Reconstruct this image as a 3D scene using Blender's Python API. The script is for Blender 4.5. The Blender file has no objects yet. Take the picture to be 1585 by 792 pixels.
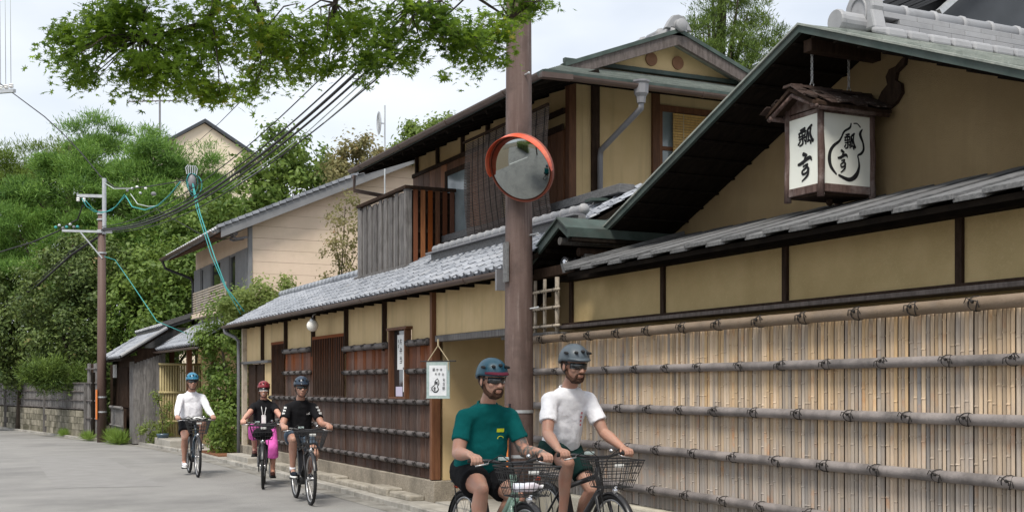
import bpy, bmesh, math, random
import numpy as np
from mathutils import Vector as V, Matrix, noise, Euler
PI = math.pi
random.seed(7); np.random.seed(7)
sc = bpy.context.scene
col = sc.collection
# ------------------------------------------------------------------ camera
# world axes: +Y runs along the street away from the camera, +X goes from the street into the houses
cam_d = bpy.data.cameras.new("camera"); cam = bpy.data.objects.new("camera", cam_d); col.objects.link(cam)
cam.location = (0, 0, 1.5); cam.rotation_euler = (PI / 2, 0, -math.radians(25.57))
cam_d.sensor_width = 36; cam_d.lens = 42.36; cam_d.shift_y = 0.1274; cam_d.shift_x = 0.0
cam_d.clip_start = .05; cam_d.clip_end = 2000
sc.camera = cam
# ------------------------------------------------------------------ sky and sun
SUN_EL, SUN_AZ = math.radians(58), math.radians(222)      # azimuth measured clockwise from +Y
w = bpy.data.worlds.new("World"); sc.world = w; w.use_nodes = True
nt = w.node_tree; nt.nodes.clear()
def wn(t, **k):
    n = nt.nodes.new(t)
    for a, b in k.items(): setattr(n, a, b)
    return n
sky = wn('ShaderNodeTexSky', sky_type='NISHITA', sun_disc=False)
sky.sun_elevation = SUN_EL; sky.sun_rotation = SUN_AZ; sky.altitude = 100; sky.air_density = 1.0; sky.dust_density = 1.5
tc = wn('ShaderNodeTexCoord'); mp = wn('ShaderNodeMapping'); mp.inputs['Scale'].default_value = (1.2, 1.2, 3.0)
mp.inputs['Location'].default_value = (3.3, 1.1, .4)
nz = wn('ShaderNodeTexNoise'); nz.inputs['Scale'].default_value = 2.1; nz.inputs['Detail'].default_value = 5; nz.inputs['Roughness'].default_value = .5
rp = wn('ShaderNodeValToRGB'); rp.color_ramp.elements[0].position = .32; rp.color_ramp.elements[1].position = .62
rp.color_ramp.elements[0].color = (.58, .58, .58, 1); rp.color_ramp.elements[1].color = (1, 1, 1, 1)
mx = wn('ShaderNodeMixRGB'); mx.inputs[2].default_value = (9.1, 9.5, 10.05, 1)
bg = wn('ShaderNodeBackground'); bg.inputs['Strength'].default_value = .1
wo = wn('ShaderNodeOutputWorld')
L = nt.links.new
L(tc.outputs['Generated'], mp.inputs[0]); L(mp.outputs[0], nz.inputs['Vector']); L(nz.outputs['Fac'], rp.inputs[0])
L(rp.outputs[0], mx.inputs[0]); L(sky.outputs[0], mx.inputs[1]); L(mx.outputs[0], bg.inputs['Color']); L(bg.outputs[0], wo.inputs[0])
sd = bpy.data.lights.new("sun", 'SUN'); sd.energy = 3.5; sd.angle = math.radians(18); sd.color = (1, .94, .84)
sun = bpy.data.objects.new("sun", sd); col.objects.link(sun)
sv = V((math.sin(SUN_AZ) * math.cos(SUN_EL), math.cos(SUN_AZ) * math.cos(SUN_EL), math.sin(SUN_EL)))
sun.rotation_euler = sv.to_track_quat('Z', 'Y').to_euler(); sun.location = (0, 0, 30)
sc.view_settings.view_transform = 'Standard'; sc.view_settings.look = 'None'
sc.view_settings.exposure = 0.27; sc.view_settings.gamma = 1
sc.cycles.max_bounces = 6; sc.cycles.transparent_max_bounces = 8

# ------------------------------------------------------------------ mesh helpers
class MB:
    def __init__(s): s.v = []; s.f = []
    def add(s, vs, fs):
        n = len(s.v); s.v += [tuple(p) for p in vs]; s.f += [tuple(i + n for i in f) for f in fs]; return s
    def box(s, x0, x1, y0, y1, z0, z1):
        return s.add([(x0, y0, z0), (x1, y0, z0), (x1, y1, z0), (x0, y1, z0), (x0, y0, z1), (x1, y0, z1), (x1, y1, z1), (x0, y1, z1)],
                     [(0, 3, 2, 1), (4, 5, 6, 7), (0, 1, 5, 4), (1, 2, 6, 5), (2, 3, 7, 6), (3, 0, 4, 7)])
    def hexa(s, bot, top):        # two quads, same winding (counter-clockwise seen from above)
        return s.add(list(bot) + list(top), [(0, 3, 2, 1), (4, 5, 6, 7), (0, 1, 5, 4), (1, 2, 6, 5), (2, 3, 7, 6), (3, 0, 4, 7)])
    def bar(s, p0, p1, w, h, up=(0, 0, 1)):
        p0, p1 = V(p0), V(p1); d = (p1 - p0).normalized(); u = V(up)
        r = d.cross(u)
        if r.length < 1e-4: r = d.cross(V((1, 0, 0)))
        r.normalize(); u = r.cross(d)
        q = [p0 + r * a * w / 2 + u * b * h / 2 for a, b in ((-1, -1), (1, -1), (1, 1), (-1, 1))]
        q += [p1 + r * a * w / 2 + u * b * h / 2 for a, b in ((-1, -1), (1, -1), (1, 1), (-1, 1))]
        return s.add(q, [(0, 1, 2, 3), (7, 6, 5, 4), (4, 5, 1, 0), (5, 6, 2, 1), (6, 7, 3, 2), (7, 4, 0, 3)])
    def tube(s, pts, r, n=8, cap=True, closed=False):
        pts = [V(p) for p in pts]; m = len(pts)
        rs = r if hasattr(r, '__len__') else [r] * m
        prev = None; b = len(s.v)
        for i, p in enumerate(pts):
            if closed: t = pts[(i + 1) % m] - pts[i - 1]
            else: t = pts[min(i + 1, m - 1)] - pts[max(i - 1, 0)]
            if t.length < 1e-9: t = V((0, 0, 1))
            t.normalize()
            if prev is None:
                a = V((0, 0, 1)) if abs(t.z) < .9 else V((1, 0, 0))
                u = t.cross(a).normalized()
            else:
                u = prev - t * prev.dot(t)
                if u.length < 1e-6: u = t.cross(V((0, 0, 1)) if abs(t.z) < .9 else V((1, 0, 0)))
                u.normalize()
            prev = u; w_ = t.cross(u)
            for k in range(n):
                an = 2 * PI * k / n
                s.v.append(tuple(p + (u * math.cos(an) + w_ * math.sin(an)) * rs[i]))
        for i in range(m if closed else m - 1):
            j = (i + 1) % m
            for k in range(n):
                k2 = (k + 1) % n
                s.f.append((b + i * n + k, b + i * n + k2, b + j * n + k2, b + j * n + k))
        if cap and not closed:
            s.f.append(tuple(b + k for k in range(n))[::-1]); s.f.append(tuple(b + (m - 1) * n + k for k in range(n)))
        return s
    def lathe(s, prof, c=(0, 0, 0), axis='z', n=16):    # prof: (radius, height)
        b = len(s.v)
        for r, h in prof:
            for k in range(n):
                a = 2 * PI * k / n; x, y = r * math.cos(a), r * math.sin(a)
                p = {'z': (x, y, h), 'x': (h, x, y), 'y': (y, h, x)}[axis]
                s.v.append((p[0] + c[0], p[1] + c[1], p[2] + c[2]))
        m = len(prof)
        for i in range(m - 1):
            for k in range(n):
                k2 = (k + 1) % n
                s.f.append((b + i * n + k, b + i * n + k2, b + (i + 1) * n + k2, b + (i + 1) * n + k))
        if prof[0][0] > 1e-6: s.f.append(tuple(b + k for k in range(n))[::-1])
        if prof[-1][0] > 1e-6: s.f.append(tuple(b + (m - 1) * n + k for k in range(n)))
        return s
    def ball(s, c, r, n=10, rot=None):
        rr = r if hasattr(r, '__len__') else (r, r, r); b = len(s.v); m = max(5, n // 2 + 1)
        pts = []
        for i in range(m + 1):
            ph = PI * i / m
            for k in range(n):
                a = 2 * PI * k / n
                p = V((math.sin(ph) * math.cos(a) * rr[0], math.sin(ph) * math.sin(a) * rr[1], math.cos(ph) * rr[2]))
                if rot is not None: p = rot @ p
                s.v.append(tuple(p + V(c)))
        for i in range(m):
            for k in range(n):
                k2 = (k + 1) % n
                s.f.append((b + i * n + k, b + (i + 1) * n + k, b + (i + 1) * n + k2, b + i * n + k2))
        return s
    def prism(s, poly, axis, lo, hi):     # poly in the two other axes, in order
        n = len(poly)
        def P3(p, t):
            return {'x': (t, p[0], p[1]), 'y': (p[0], t, p[1]), 'z': (p[0], p[1], t)}[axis]
        return s.add([P3(p, lo) for p in poly] + [P3(p, hi) for p in poly],
                     [tuple(range(n))[::-1], tuple(range(n, 2 * n))] + [(i, (i + 1) % n, (i + 1) % n + n, i + n) for i in range(n)])

base = {}
def mesh_of(name, mb, mt, off=(0, 0, 0), smooth=False, fixn=True):
    me = bpy.data.meshes.new(name)
    ox, oy, oz = off
    me.from_pydata([(x - ox, y - oy, z - oz) for x, y, z in mb.v], [], mb.f)
    if fixn:
        bm = bmesh.new(); bm.from_mesh(me); bmesh.ops.recalc_face_normals(bm, faces=bm.faces); bm.to_mesh(me); bm.free()
    if mt: me.materials.append(mt)
    if smooth: me.polygons.foreach_set('use_smooth', [True] * len(me.polygons))
    me.update(); return me
def bev(o, wd=.006, seg=2):
    m = o.modifiers.new('bevel', 'BEVEL'); m.width = wd; m.segments = seg; m.limit_method = 'ANGLE'; m.angle_limit = math.radians(40); return o
def thing(name, label, cat, loc=(0, 0, 0), group=None, rz=0):
    o = bpy.data.objects.new(name, None); o.empty_display_size = .2; col.objects.link(o); o.location = loc
    o['label'] = label; o['category'] = cat; base[o.name] = V(loc)
    if rz: o.rotation_euler = (0, 0, rz)
    if group: o['group'] = group
    return o
def part(name, mb, mt, parent, smooth=False, bevel=0, label=None, kind=None, fixn=True):
    b = base[parent.name]
    o = bpy.data.objects.new(name, mesh_of(name, mb, mt, b, smooth, fixn)); col.objects.link(o); o.parent = parent; base[o.name] = b
    if bevel: bev(o, bevel)
    if label: o['label'] = label
    if kind: o['kind'] = kind
    return o
def solo(name, label, cat, mb, mt, loc=(0, 0, 0), smooth=False, bevel=0, group=None):
    o = bpy.data.objects.new(name, mesh_of(name, mb, mt, loc, smooth)); col.objects.link(o); o.location = loc; base[o.name] = V(loc)
    o['label'] = label; o['category'] = cat
    if group: o['group'] = group
    if bevel: bev(o, bevel)
    return o
def setting(name, mb, mt, smooth=False, kind='structure'):
    o = bpy.data.objects.new(name, mesh_of(name, mb, mt, (0, 0, 0), smooth)); col.objects.link(o); o['kind'] = kind; base[o.name] = V((0, 0, 0)); return o
def inst(name, me, parent, loc, rot=(0, 0, 0), scale=(1, 1, 1), mt=None):
    o = bpy.data.objects.new(name, me); col.objects.link(o); o.parent = parent
    o.location = V(loc) - base[parent.name]; o.rotation_euler = rot; o.scale = scale; return o
def copy_tree(o, parent=None):
    c = o.copy(); col.objects.link(c)
    if parent: c.parent = parent
    for ch in list(o.children): copy_tree(ch, c)
    return c
def lerp(a, b, t): return a + (b - a) * t
def vl(a, b, t): return tuple(a[i] + (b[i] - a[i]) * t for i in range(len(a)))

# ------------------------------------------------------------------ materials
def mat(name, c1, c2=None, rough=.7, sc_=5, st=(1, 1, 1), bump=0, bs=60, bst=None, rnd=0, metal=0, spec=.3, c3=None, s3=1.5, t3=(.45, .7),
        rnd_off=False, hue=0, lo=.35, hi=.65, coat=0, world=False, ramp=None, detail=5, c4=None, s4=3, t4=(.55, .75), st4=(1, 1, 1), zmix=None, b2=0, bs2=8):
    m = bpy.data.materials.new(name); m.use_nodes = True; t = m.node_tree; N = t.nodes; K = t.links.new
    bs_ = N['Principled BSDF']; bs_.inputs['Roughness'].default_value = rough; bs_.inputs['Metallic'].default_value = metal
    bs_.inputs['Specular IOR Level'].default_value = spec
    if coat: bs_.inputs['Coat Weight'].default_value = coat; bs_.inputs['Coat Roughness'].default_value = .15
    tcn = N.new('ShaderNodeTexCoord'); oi = N.new('ShaderNodeObjectInfo')
    if world:
        g = N.new('ShaderNodeNewGeometry'); src = g.outputs['Position']
    else: src = tcn.outputs['Object']
    if rnd_off:
        a = N.new('ShaderNodeVectorMath'); a.operation = 'MULTIPLY_ADD'
        cb = N.new('ShaderNodeCombineXYZ')
        for i in range(3): K(oi.outputs['Random'], cb.inputs[i])
        K(cb.outputs[0], a.inputs[0]); a.inputs[1].default_value = (37, 23, 51); K(src, a.inputs[2]); src = a.outputs[0]
    def noise_(scale, stretch, det=5, rg=.55):
        mpn = N.new('ShaderNodeMapping'); mpn.inputs['Scale'].default_value = stretch; K(src, mpn.inputs[0])
        n = N.new('ShaderNodeTexNoise'); n.inputs['Scale'].default_value = scale; n.inputs['Detail'].default_value = det; n.inputs['Roughness'].default_value = rg
        K(mpn.outputs[0], n.inputs['Vector']); return n
    def rampn(inp, a, b):
        r = N.new('ShaderNodeMapRange'); r.inputs['From Min'].default_value = a; r.inputs['From Max'].default_value = b; K(inp, r.inputs['Value']); return r.outputs[0]
    def mixc(f, a, b, mode='MIX'):
        x = N.new('ShaderNodeMixRGB'); x.blend_type = mode
        for i, q in ((0, f), (1, a), (2, b)):
            if isinstance(q, (int, float)): x.inputs[i].default_value = q
            elif isinstance(q, tuple): x.inputs[i].default_value = (*q, 1)
            else: K(q, x.inputs[i])
        return x.outputs[0]
    c = c1
    if c2 is not None: c = mixc(rampn(noise_(sc_, st, detail).outputs['Fac'], lo, hi), c1, c2)
    if c4 is not None: c = mixc(rampn(noise_(s4, st4, 4).outputs['Fac'], *t4), c, c4)
    if zmix is not None:       # (colour, z0, z1): wear that depends on height on the thing, broken up by noise
        sx = N.new('ShaderNodeSeparateXYZ'); K(tcn.outputs['Object'], sx.inputs[0])
        nn = noise_(3.5, (1, 1, .35) if not isinstance(zmix[0], float) else (1, 1, 1), 4)
        ad = N.new('ShaderNodeMath'); ad.operation = 'MULTIPLY_ADD'; K(nn.outputs['Fac'], ad.inputs[0]); ad.inputs[1].default_value = zmix[3]; K(sx.outputs[2], ad.inputs[2])
        c = mixc(rampn(ad.outputs[0], zmix[1] + zmix[3] / 2, zmix[2] + zmix[3] / 2), c, zmix[0])
    if c3 is not None: c = mixc(rampn(noise_(s3, (1, 1, 1), 6, .65).outputs['Fac'], *t3), c, c3)
    if rnd or hue:
        h = N.new('ShaderNodeHueSaturation')
        r = N.new('ShaderNodeMapRange'); K(oi.outputs['Random'], r.inputs['Value']); r.inputs['To Min'].default_value = 1 - rnd; r.inputs['To Max'].default_value = 1 + rnd
        K(r.outputs[0], h.inputs['Value'])
        if hue:
            w2 = N.new('ShaderNodeTexWhiteNoise'); w2.noise_dimensions = '1D'; K(oi.outputs['Random'], w2.inputs['W'])
            r2 = N.new('ShaderNodeMapRange'); K(w2.outputs['Value'], r2.inputs['Value']); r2.inputs['To Min'].default_value = 1 - hue; r2.inputs['To Max'].default_value = 1 + hue
            K(r2.outputs[0], h.inputs['Saturation'])
        if isinstance(c, tuple): h.inputs['Color'].default_value = (*c, 1)
        else: K(c, h.inputs['Color'])
        c = h.outputs[0]
    if isinstance(c, tuple): bs_.inputs['Base Color'].default_value = (*c, 1)
    else: K(c, bs_.inputs['Base Color'])
    if bump:
        nb = noise_(bs, bst or (1, 1, 1), 4, .6); bn = N.new('ShaderNodeBump'); bn.inputs['Strength'].default_value = bump; bn.inputs['Distance'].default_value = .02
        K(nb.outputs['Fac'], bn.inputs['Height']); K(bn.outputs[0], bs_.inputs['Normal'])
        if b2:
            n2 = noise_(bs2, (1, 1, 1), 4, .55); q = N.new('ShaderNodeBump'); q.inputs['Strength'].default_value = b2; q.inputs['Distance'].default_value = .05
            K(n2.outputs['Fac'], q.inputs['Height']); K(q.outputs[0], bn.inputs['Normal'])
    return m
def leafmat(name, dark, light, trans=.35, tip=None, rough=.5):
    m = bpy.data.materials.new(name); m.use_nodes = True; t = m.node_tree; N = t.nodes; K = t.links.new
    p = N['Principled BSDF']; p.inputs['Roughness'].default_value = rough; p.inputs['Specular IOR Level'].default_value = .25
    g = N.new('ShaderNodeNewGeometry'); r = N.new('ShaderNodeValToRGB')
    r.color_ramp.elements[0].color = (*dark, 1); r.color_ramp.elements[1].color = (*light, 1)
    if tip:
        e = r.color_ramp.elements.new(.93); e.color = (*light, 1); r.color_ramp.elements[-1].color = (*tip, 1); r.color_ramp.elements[-1].position = 1
    n = N.new('ShaderNodeTexNoise'); n.inputs['Scale'].default_value = .9; n.inputs['Detail'].default_value = 3; K(g.outputs['Position'], n.inputs['Vector'])
    a = N.new('ShaderNodeMath'); a.operation = 'MULTIPLY_ADD'; a.inputs[1].default_value = 1.2; K(n.outputs['Fac'], a.inputs[0])
    b = N.new('ShaderNodeMath'); b.operation = 'MULTIPLY_ADD'; b.inputs[1].default_value = .7; b.inputs[2].default_value = -.45; K(g.outputs['Random Per Island'], b.inputs[0])
    K(b.outputs[0], a.inputs[2]); K(a.outputs[0], r.inputs[0]); K(r.outputs[0], p.inputs['Base Color'])
    tr = N.new('ShaderNodeBsdfTranslucent'); hs = N.new('ShaderNodeHueSaturation'); hs.inputs['Value'].default_value = 1.6; hs.inputs['Hue'].default_value = .485; K(r.outputs[0], hs.inputs['Color']); K(hs.outputs[0], tr.inputs['Color'])
    ms = N.new('ShaderNodeMixShader'); ms.inputs[0].default_value = trans; K(p.outputs[0], ms.inputs[1]); K(tr.outputs[0], ms.inputs[2])
    K(ms.outputs[0], N['Material Output'].inputs['Surface']); return m
def glassy(name, c, rough=.08, metal=0.0):
    return mat(name, c, rough=rough, spec=.6, metal=metal)
m_plaster = mat('plaster', (.56, .42, .225), (.62, .47, .265), .9, 2.5, bump=.25, bs=220, c3=(.46, .34, .18), s3=1.1, t3=(.5, .85), c4=(.45, .34, .19), s4=2.4, t4=(.52, .8), st4=(2.5, 2.5, .25))
m_plaster2 = mat('sand_plaster', (.53, .405, .205), (.61, .465, .245), .9, 3, bump=.5, bs=150, c3=(.44, .32, .15), s3=.9, t3=(.45, .8), c4=(.60, .47, .25), s4=45, t4=(.55, .7))
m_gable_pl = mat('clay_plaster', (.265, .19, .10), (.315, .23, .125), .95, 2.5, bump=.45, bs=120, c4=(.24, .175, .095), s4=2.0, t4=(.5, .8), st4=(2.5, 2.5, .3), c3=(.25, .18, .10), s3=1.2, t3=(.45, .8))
m_siding = mat('beige_siding', (.66, .53, .42), (.71, .575, .455), .8, 2, bump=.08, bs=90, c3=(.57, .47, .355), s3=.8)
m_plank = mat('brown_plank', (.058, .034, .027), (.11, .068, .052), .8, 9, (5, 5, .6), .5, 60, (6, 6, .5), rnd=.28, rnd_off=False, hue=.25, zmix=((.17, .055, .022), 1.55, 2.0, .5), c4=(.20, .165, .15), s4=7, t4=(.55, .85), st4=(4, 4, .35))
m_darkwood = mat('dark_wood', (.030, .019, .014), (.052, .033, .024), .8, 8, (4, 4, 1), .3, 50, spec=.08)
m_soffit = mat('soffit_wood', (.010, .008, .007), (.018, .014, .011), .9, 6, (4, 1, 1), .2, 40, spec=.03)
m_redwood = mat('red_brown_wood', (.11, .045, .022), (.17, .075, .036), .6, 7, (5, 5, .6), .3, 50, (5, 5, .5), rnd=.2)
m_orangewood = mat('orange_wood', (.30, .12, .045), (.20, .075, .03), .55, 6, (5, 5, .6), .25, 50, (5, 5, .5), rnd=.35, rnd_off=True)
m_greywood = mat('weathered_wood', (.115, .108, .106), (.22, .21, .205), .85, 9, (6, 6, .5), .5, 60, (6, 6, .4), rnd=.25, rnd_off=True, c3=(.09, .085, .082), s3=3, t3=(.5, .75))
m_barge = mat('barge_wood', (.085, .072, .068), (.14, .12, .115), .8, 8, (4, 4, 1), .3, 50, spec=.1)
m_greyboard = mat('grey_board', (.095, .097, .10), (.16, .16, .165), .8, 7, (1, 5, 5), .3, 60, rnd=.18, rnd_off=True)
m_slat = mat('bamboo_slat', (.50, .375, .25), (.66, .50, .34), .75, 3, (1.5, 1.5, .8), .3, 50, (7, 7, .5), rnd=.22, rnd_off=True, hue=.25,
             c4=(.25, .235, .23), s4=1.3, t4=(.48, .70), st4=(1.0, 1.0, .7), zmix=((.33, .305, .29), 1.1, -.1, .8), c3=(.48, .25, .13), s3=4, t3=(.56, .82))
m_culm = mat('bamboo_culm', (.19, .17, .165), (.27, .24, .23), .6, 5, (2, .6, 2), .25, 60, rnd=.08, rnd_off=True, c3=(.10, .09, .088), s3=3.5, t3=(.45, .7))
m_culm_b = mat('brown_culm', (.15, .11, .075), (.22, .165, .12), .6, 5, (2, .6, 2), .25, 60, c3=(.15, .12, .10), s3=3.5, t3=(.5, .75))
m_culm_d = mat('dark_bamboo_culm', (.085, .075, .075), (.15, .135, .13), .6, 5, (2, .6, 2), .25, 60, rnd=.1, c3=(.05, .04, .04), s3=4)
m_culm_l = mat('pale_bamboo', (.42, .36, .29), (.50, .44, .36), .6, 6, (2, 2, .6), .2, 60, c3=(.25, .2, .16), s3=6, t3=(.5, .7))
m_cord = mat('black_palm_cord', (.022, .02, .02), (.05, .045, .042), .9, 40, bump=.5, bs=200)
m_tile = mat('silver_roof_tile', (.17, .185, .215), (.34, .36, .40), .34, 4, bump=.12, bs=60, rnd=.13, rnd_off=True, spec=.5, c3=(.22, .22, .23), s3=4, t3=(.55, .8))
m_ridge = mat('pale_ridge_tile', (.25, .255, .27), (.34, .345, .36), .5, 4, bump=.12, bs=60, rnd=.07, rnd_off=True, c3=(.21, .21, .22), s3=4, t3=(.48, .75))
m_copper = mat('green_copper', (.18, .20, .185), (.27, .295, .27), .7, 5, (1, 1, 1), .3, 50, rnd=.12, rnd_off=True, c3=(.33, .34, .31), s3=8, t3=(.52, .75))
m_patina = mat('patina_edge', (.035, .055, .049), (.065, .09, .082), .6, 6, bump=.1, bs=40, c3=(.05, .06, .055), s3=4)
m_gutter = mat('brown_gutter', (.075, .05, .042), (.105, .072, .06), .45, 4, spec=.4, bump=.05)
m_pipe = mat('grey_pipe', (.15, .15, .165), (.20, .20, .215), .45, 4, spec=.4)
m_stone = mat('aggregate_base', (.235, .20, .16), (.36, .32, .26), .9, 45, bump=.7, bs=90, c3=(.14, .125, .10), s3=2, t3=(.45, .75), c4=(.5, .46, .38), s4=120, t4=(.58, .7))
m_rock = mat('rough_ledge', (.27, .245, .205), (.38, .35, .30), .9, 9, bump=.9, bs=25, c3=(.13, .12, .10), s3=3, t3=(.5, .75))
m_conc = mat('pavement_concrete', (.30, .285, .255), (.38, .36, .325), .9, 6, bump=.3, bs=90, c3=(.20, .19, .17), s3=1.3, t3=(.45, .75), rnd=.1)
m_found = mat('fence_base_concrete', (.42, .39, .32), (.50, .465, .385), .9, 6, bump=.4, bs=70, c3=(.30, .28, .22), s3=2.5, t3=(.45, .75))
m_asph = mat('asphalt', (.225, .22, .215), (.265, .26, .25), .85, 1.3, bump=.6, bs=160, c3=(.15, .147, .146), s3=.35, t3=(.48, .75), c4=(.42, .41, .40), s4=150, t4=(.58, .70))
m_ground = mat('earth', (.16, .13, .09), (.22, .18, .13), .95, 3, bump=.5, bs=30)
m_mulch = mat('bark_mulch', (.13, .055, .03), (.24, .11, .055), .95, 40, bump=1, bs=60)
m_block = mat('concrete_block', (.24, .22, .17), (.33, .30, .24), .9, 5, bump=.5, bs=60, rnd=.15, rnd_off=True, c3=(.075, .07, .045), s3=1.6, t3=(.40, .62))
m_poleb = mat('pole_brown', (.10, .066, .057), (.145, .102, .091), .6, 5, (3, 3, .25), .2, 40, spec=.25, c3=(.075, .052, .046), s3=3, t3=(.48, .72), c4=(.24, .19, .175), s4=9, t4=(.58, .8), st4=(4, 4, .2))
m_poleb2 = mat('pole_dark_brown', (.10, .062, .052), (.13, .085, .072), .6, 3, (3, 3, .3), .1, 40)
m_galv = mat('galvanised_steel', (.42, .44, .46), (.52, .54, .56), .45, 8, metal=.5, bump=.05)
m_orange = mat('orange_plate', (.80, .25, .06), (.70, .2, .05), .5, 3)
m_rim = mat('dark_rim', (.20, .05, .03), (.28, .07, .04), .45, 5, spec=.4)
m_vent = mat('brown_vent', (.20, .10, .06), (.26, .14, .085), .8, 8)
m_red = mat('orange_red_rim', (.62, .07, .025), (.68, .11, .04), .4, 4, spec=.5, c3=(.66, .30, .20), s3=3, t3=(.5, .8))
m_mirror = mat('mirror_face', (.38, .41, .41), rough=.05, metal=1)
m_black = mat('black_rubber', (.018, .018, .019), rough=.75)
m_blackp = mat('black_paint', (.022, .022, .025), rough=.35, spec=.5)
m_chrome = mat('chrome', (.6, .6, .62), rough=.22, metal=1)
m_alu = mat('dull_aluminium', (.45, .45, .46), rough=.35, metal=.8)
m_glass = mat('window_glass', (.16, .20, .22), (.26, .31, .33), .12, 2, spec=.8)
m_glassd = mat('dark_glass', (.02, .023, .026), rough=.08, spec=.8)
m_white = mat('white_paper', (.72, .73, .72), (.78, .78, .78), .8, 5)
m_ink = mat('ink', (.012, .012, .014), rough=.9)
m_inkg = mat('grey_ink', (.06, .06, .07), rough=.9)
m_cloth_sign = mat('sign_cloth', (.60, .62, .66), (.68, .70, .73), .95, 9, bump=.3, bs=60)
m_sign_edge = mat('grey_green_silk', (.28, .36, .36), (.36, .43, .42), .9, 30, bump=.2, bs=80)
m_rope = mat('cream_cord', (.5, .42, .28), rough=.9)
m_paper = mat('lantern_paper', (.72, .735, .68), (.77, .785, .73), .55, 3, spec=.3)
m_logw = mat('weathered_log', (.07, .04, .034), (.15, .10, .088), .75, 7, (4, 4, .6), .5, 50, (5, 5, .5), c3=(.30, .25, .24), s3=5, t3=(.5, .75))
m_bark = mat('cedar_bark', (.035, .022, .018), (.075, .048, .040), .9, 14, (1, 6, 6), .8, 50, (2, 8, 8), rnd=.35, rnd_off=True, c3=(.42, .37, .34), s3=6, t3=(.60, .72))
m_globe = mat('opal_glass', (.82, .80, .74), rough=.25, spec=.5)
m_blind = mat('brown_reed', (.08, .064, .058), (.14, .115, .105), .85, 12, (1, 3, 1), .2, 80, rnd=.2)
m_sudare = mat('yellow_reed', (.50, .31, .10), (.60, .40, .16), .7, 12, (3, 3, 1), .2, 80, rnd=.12)
m_yellowb = mat('yellow_bamboo', (.34, .28, .14), (.43, .36, .19), .6, 5, (4, 4, .6), .2, 60, rnd=.12)
m_slate = mat('dark_slate_wall', (.045, .052, .062), (.058, .066, .078), .6, 1.5, bump=.05)
m_blackmet = mat('black_metal_roof', (.016, .017, .019), (.024, .025, .028), .45, 4, spec=.4)
m_trunk = mat('tree_bark', (.045, .035, .028), (.085, .065, .05), .95, 8, (2, 2, .5), .8, 25)
m_greysid = mat('grey_siding', (.17, .175, .185), (.21, .215, .225), .75, 3)
m_cream = mat('cream_render', (.66, .58, .46), (.70, .62, .50), .9, 1)
m_cabT = mat('teal_cable', (.05, .30, .30), rough=.5)
m_cabB = mat('black_cable', (.02, .02, .022), rough=.6)
m_cabW = mat('pale_cable', (.42, .46, .46), rough=.6)
l_maple = leafmat('maple_leaf', (.035, .09, .012), (.20, .32, .03), .55, (.34, .30, .04))
l_pine = leafmat('pine_needle', (.034, .095, .020), (.215, .37, .078), .38)
l_cedar = leafmat('cedar_needle', (.028, .062, .014), (.17, .25, .05), .3)
l_dark = leafmat('evergreen_leaf', (.035, .065, .018), (.13, .18, .045), .22, (.26, .20, .09))
l_mid = leafmat('broad_leaf', (.055, .11, .02), (.18, .26, .055), .38)
l_bamb = leafmat('bamboo_leaf', (.07, .12, .02), (.17, .24, .05), .4)
l_auto = leafmat('pale_leaf', (.12, .13, .045), (.27, .24, .11), .4, (.34, .20, .10))
l_lime = leafmat('light_leaf', (.11, .16, .04), (.24, .30, .09), .45)
l_grass = leafmat('grass_blade', (.10, .17, .03), (.22, .33, .07), .4)
redge = [(5.16, -30), (5.16, 22), (5.05, 28), (4.72, 32.2), (4.3, 34.4), (3.7, 36.4), (2.95, 41), (2.0, 47), (.6, 54), (-2, 64), (-8, 80)]
# ================================================================== setting: ground, street, pavement
setting('side_street', MB().add([(-60, 6.6, .004), (-2.0, 6.6, .004), (-2.0, 12.4, .004), (-60, 12.4, .004)], [(0, 1, 2, 3)]), m_asph)
setting('stop_line', MB().add([(-3.2, 6.9, .008), (-2.8, 6.9, .008), (-2.8, 12.2, .008), (-3.2, 12.2, .008)], [(0, 1, 2, 3)]), mat('road_paint', (.62, .62, .60), (.45, .45, .44), .8, 30))
setting('road_patch', MB().add([(1.6, 19.0, .003), (3.1, 18.6, .003), (3.3, 27.5, .003), (1.9, 28.0, .003)], [(0, 1, 2, 3)]), mat('patched_asphalt', (.225, .22, .215), (.26, .255, .25), .88, 3, bump=.6, bs=160, c4=(.30, .295, .285), s4=150, t4=(.6, .72)))
crk = MB()
for (xa, ya, n_) in ((2.8, 24, 24), (4.6, 16.2, 14)):
    px_, py_ = xa, ya; hd_ = random.uniform(.9, 1.4)
    for k in range(n_):
        hd_ += random.uniform(-.45, .45); hd_ = max(.3, min(2.4, hd_)); qx, qy = px_ + .16 * math.cos(hd_), py_ + .16 * math.sin(hd_); ww = random.uniform(.003, .009)
        crk.add([(px_ - ww, py_, .0045), (px_ + ww, py_, .0045), (qx + ww, qy, .0045), (qx - ww, qy, .0045)], [(0, 1, 2, 3)]); px_, py_ = qx, qy
gd = MB()
for i in range(len(redge) - 5):
    (x0_, y0__), (x1_, y1__) = redge[i], redge[i + 1]
    gd.add([(x0_ - .26, y0__, .004), (x0_ + .03, y0__, .004), (x1_ + .03, y1__, .004), (x1_ - .26, y1__, .004)], [(0, 1, 2, 3)])
setting('gutter_channel', gd, mat('gutter_concrete', (.23, .225, .21), (.29, .28, .26), .9, 8, bump=.5, bs=60, c3=(.13, .12, .105), s3=2.2, t3=(.42, .68)))
setting('road_cracks', crk, mat('crack', (.07, .068, .065), rough=.95))
setting('ground', MB().add([(-300, -200, -.02), (500, -200, -.02), (500, 700, -.02), (-300, 700, -.02)], [(0, 1, 2, 3)]), m_ground)
ledge = [(-30, 6.5), (-3.4, 7.0), (-2.6, 9), (-2.3, 22), (-3.0, 32), (-5, 42), (-8, 52), (-13, 64), (-20, 80)]
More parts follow.
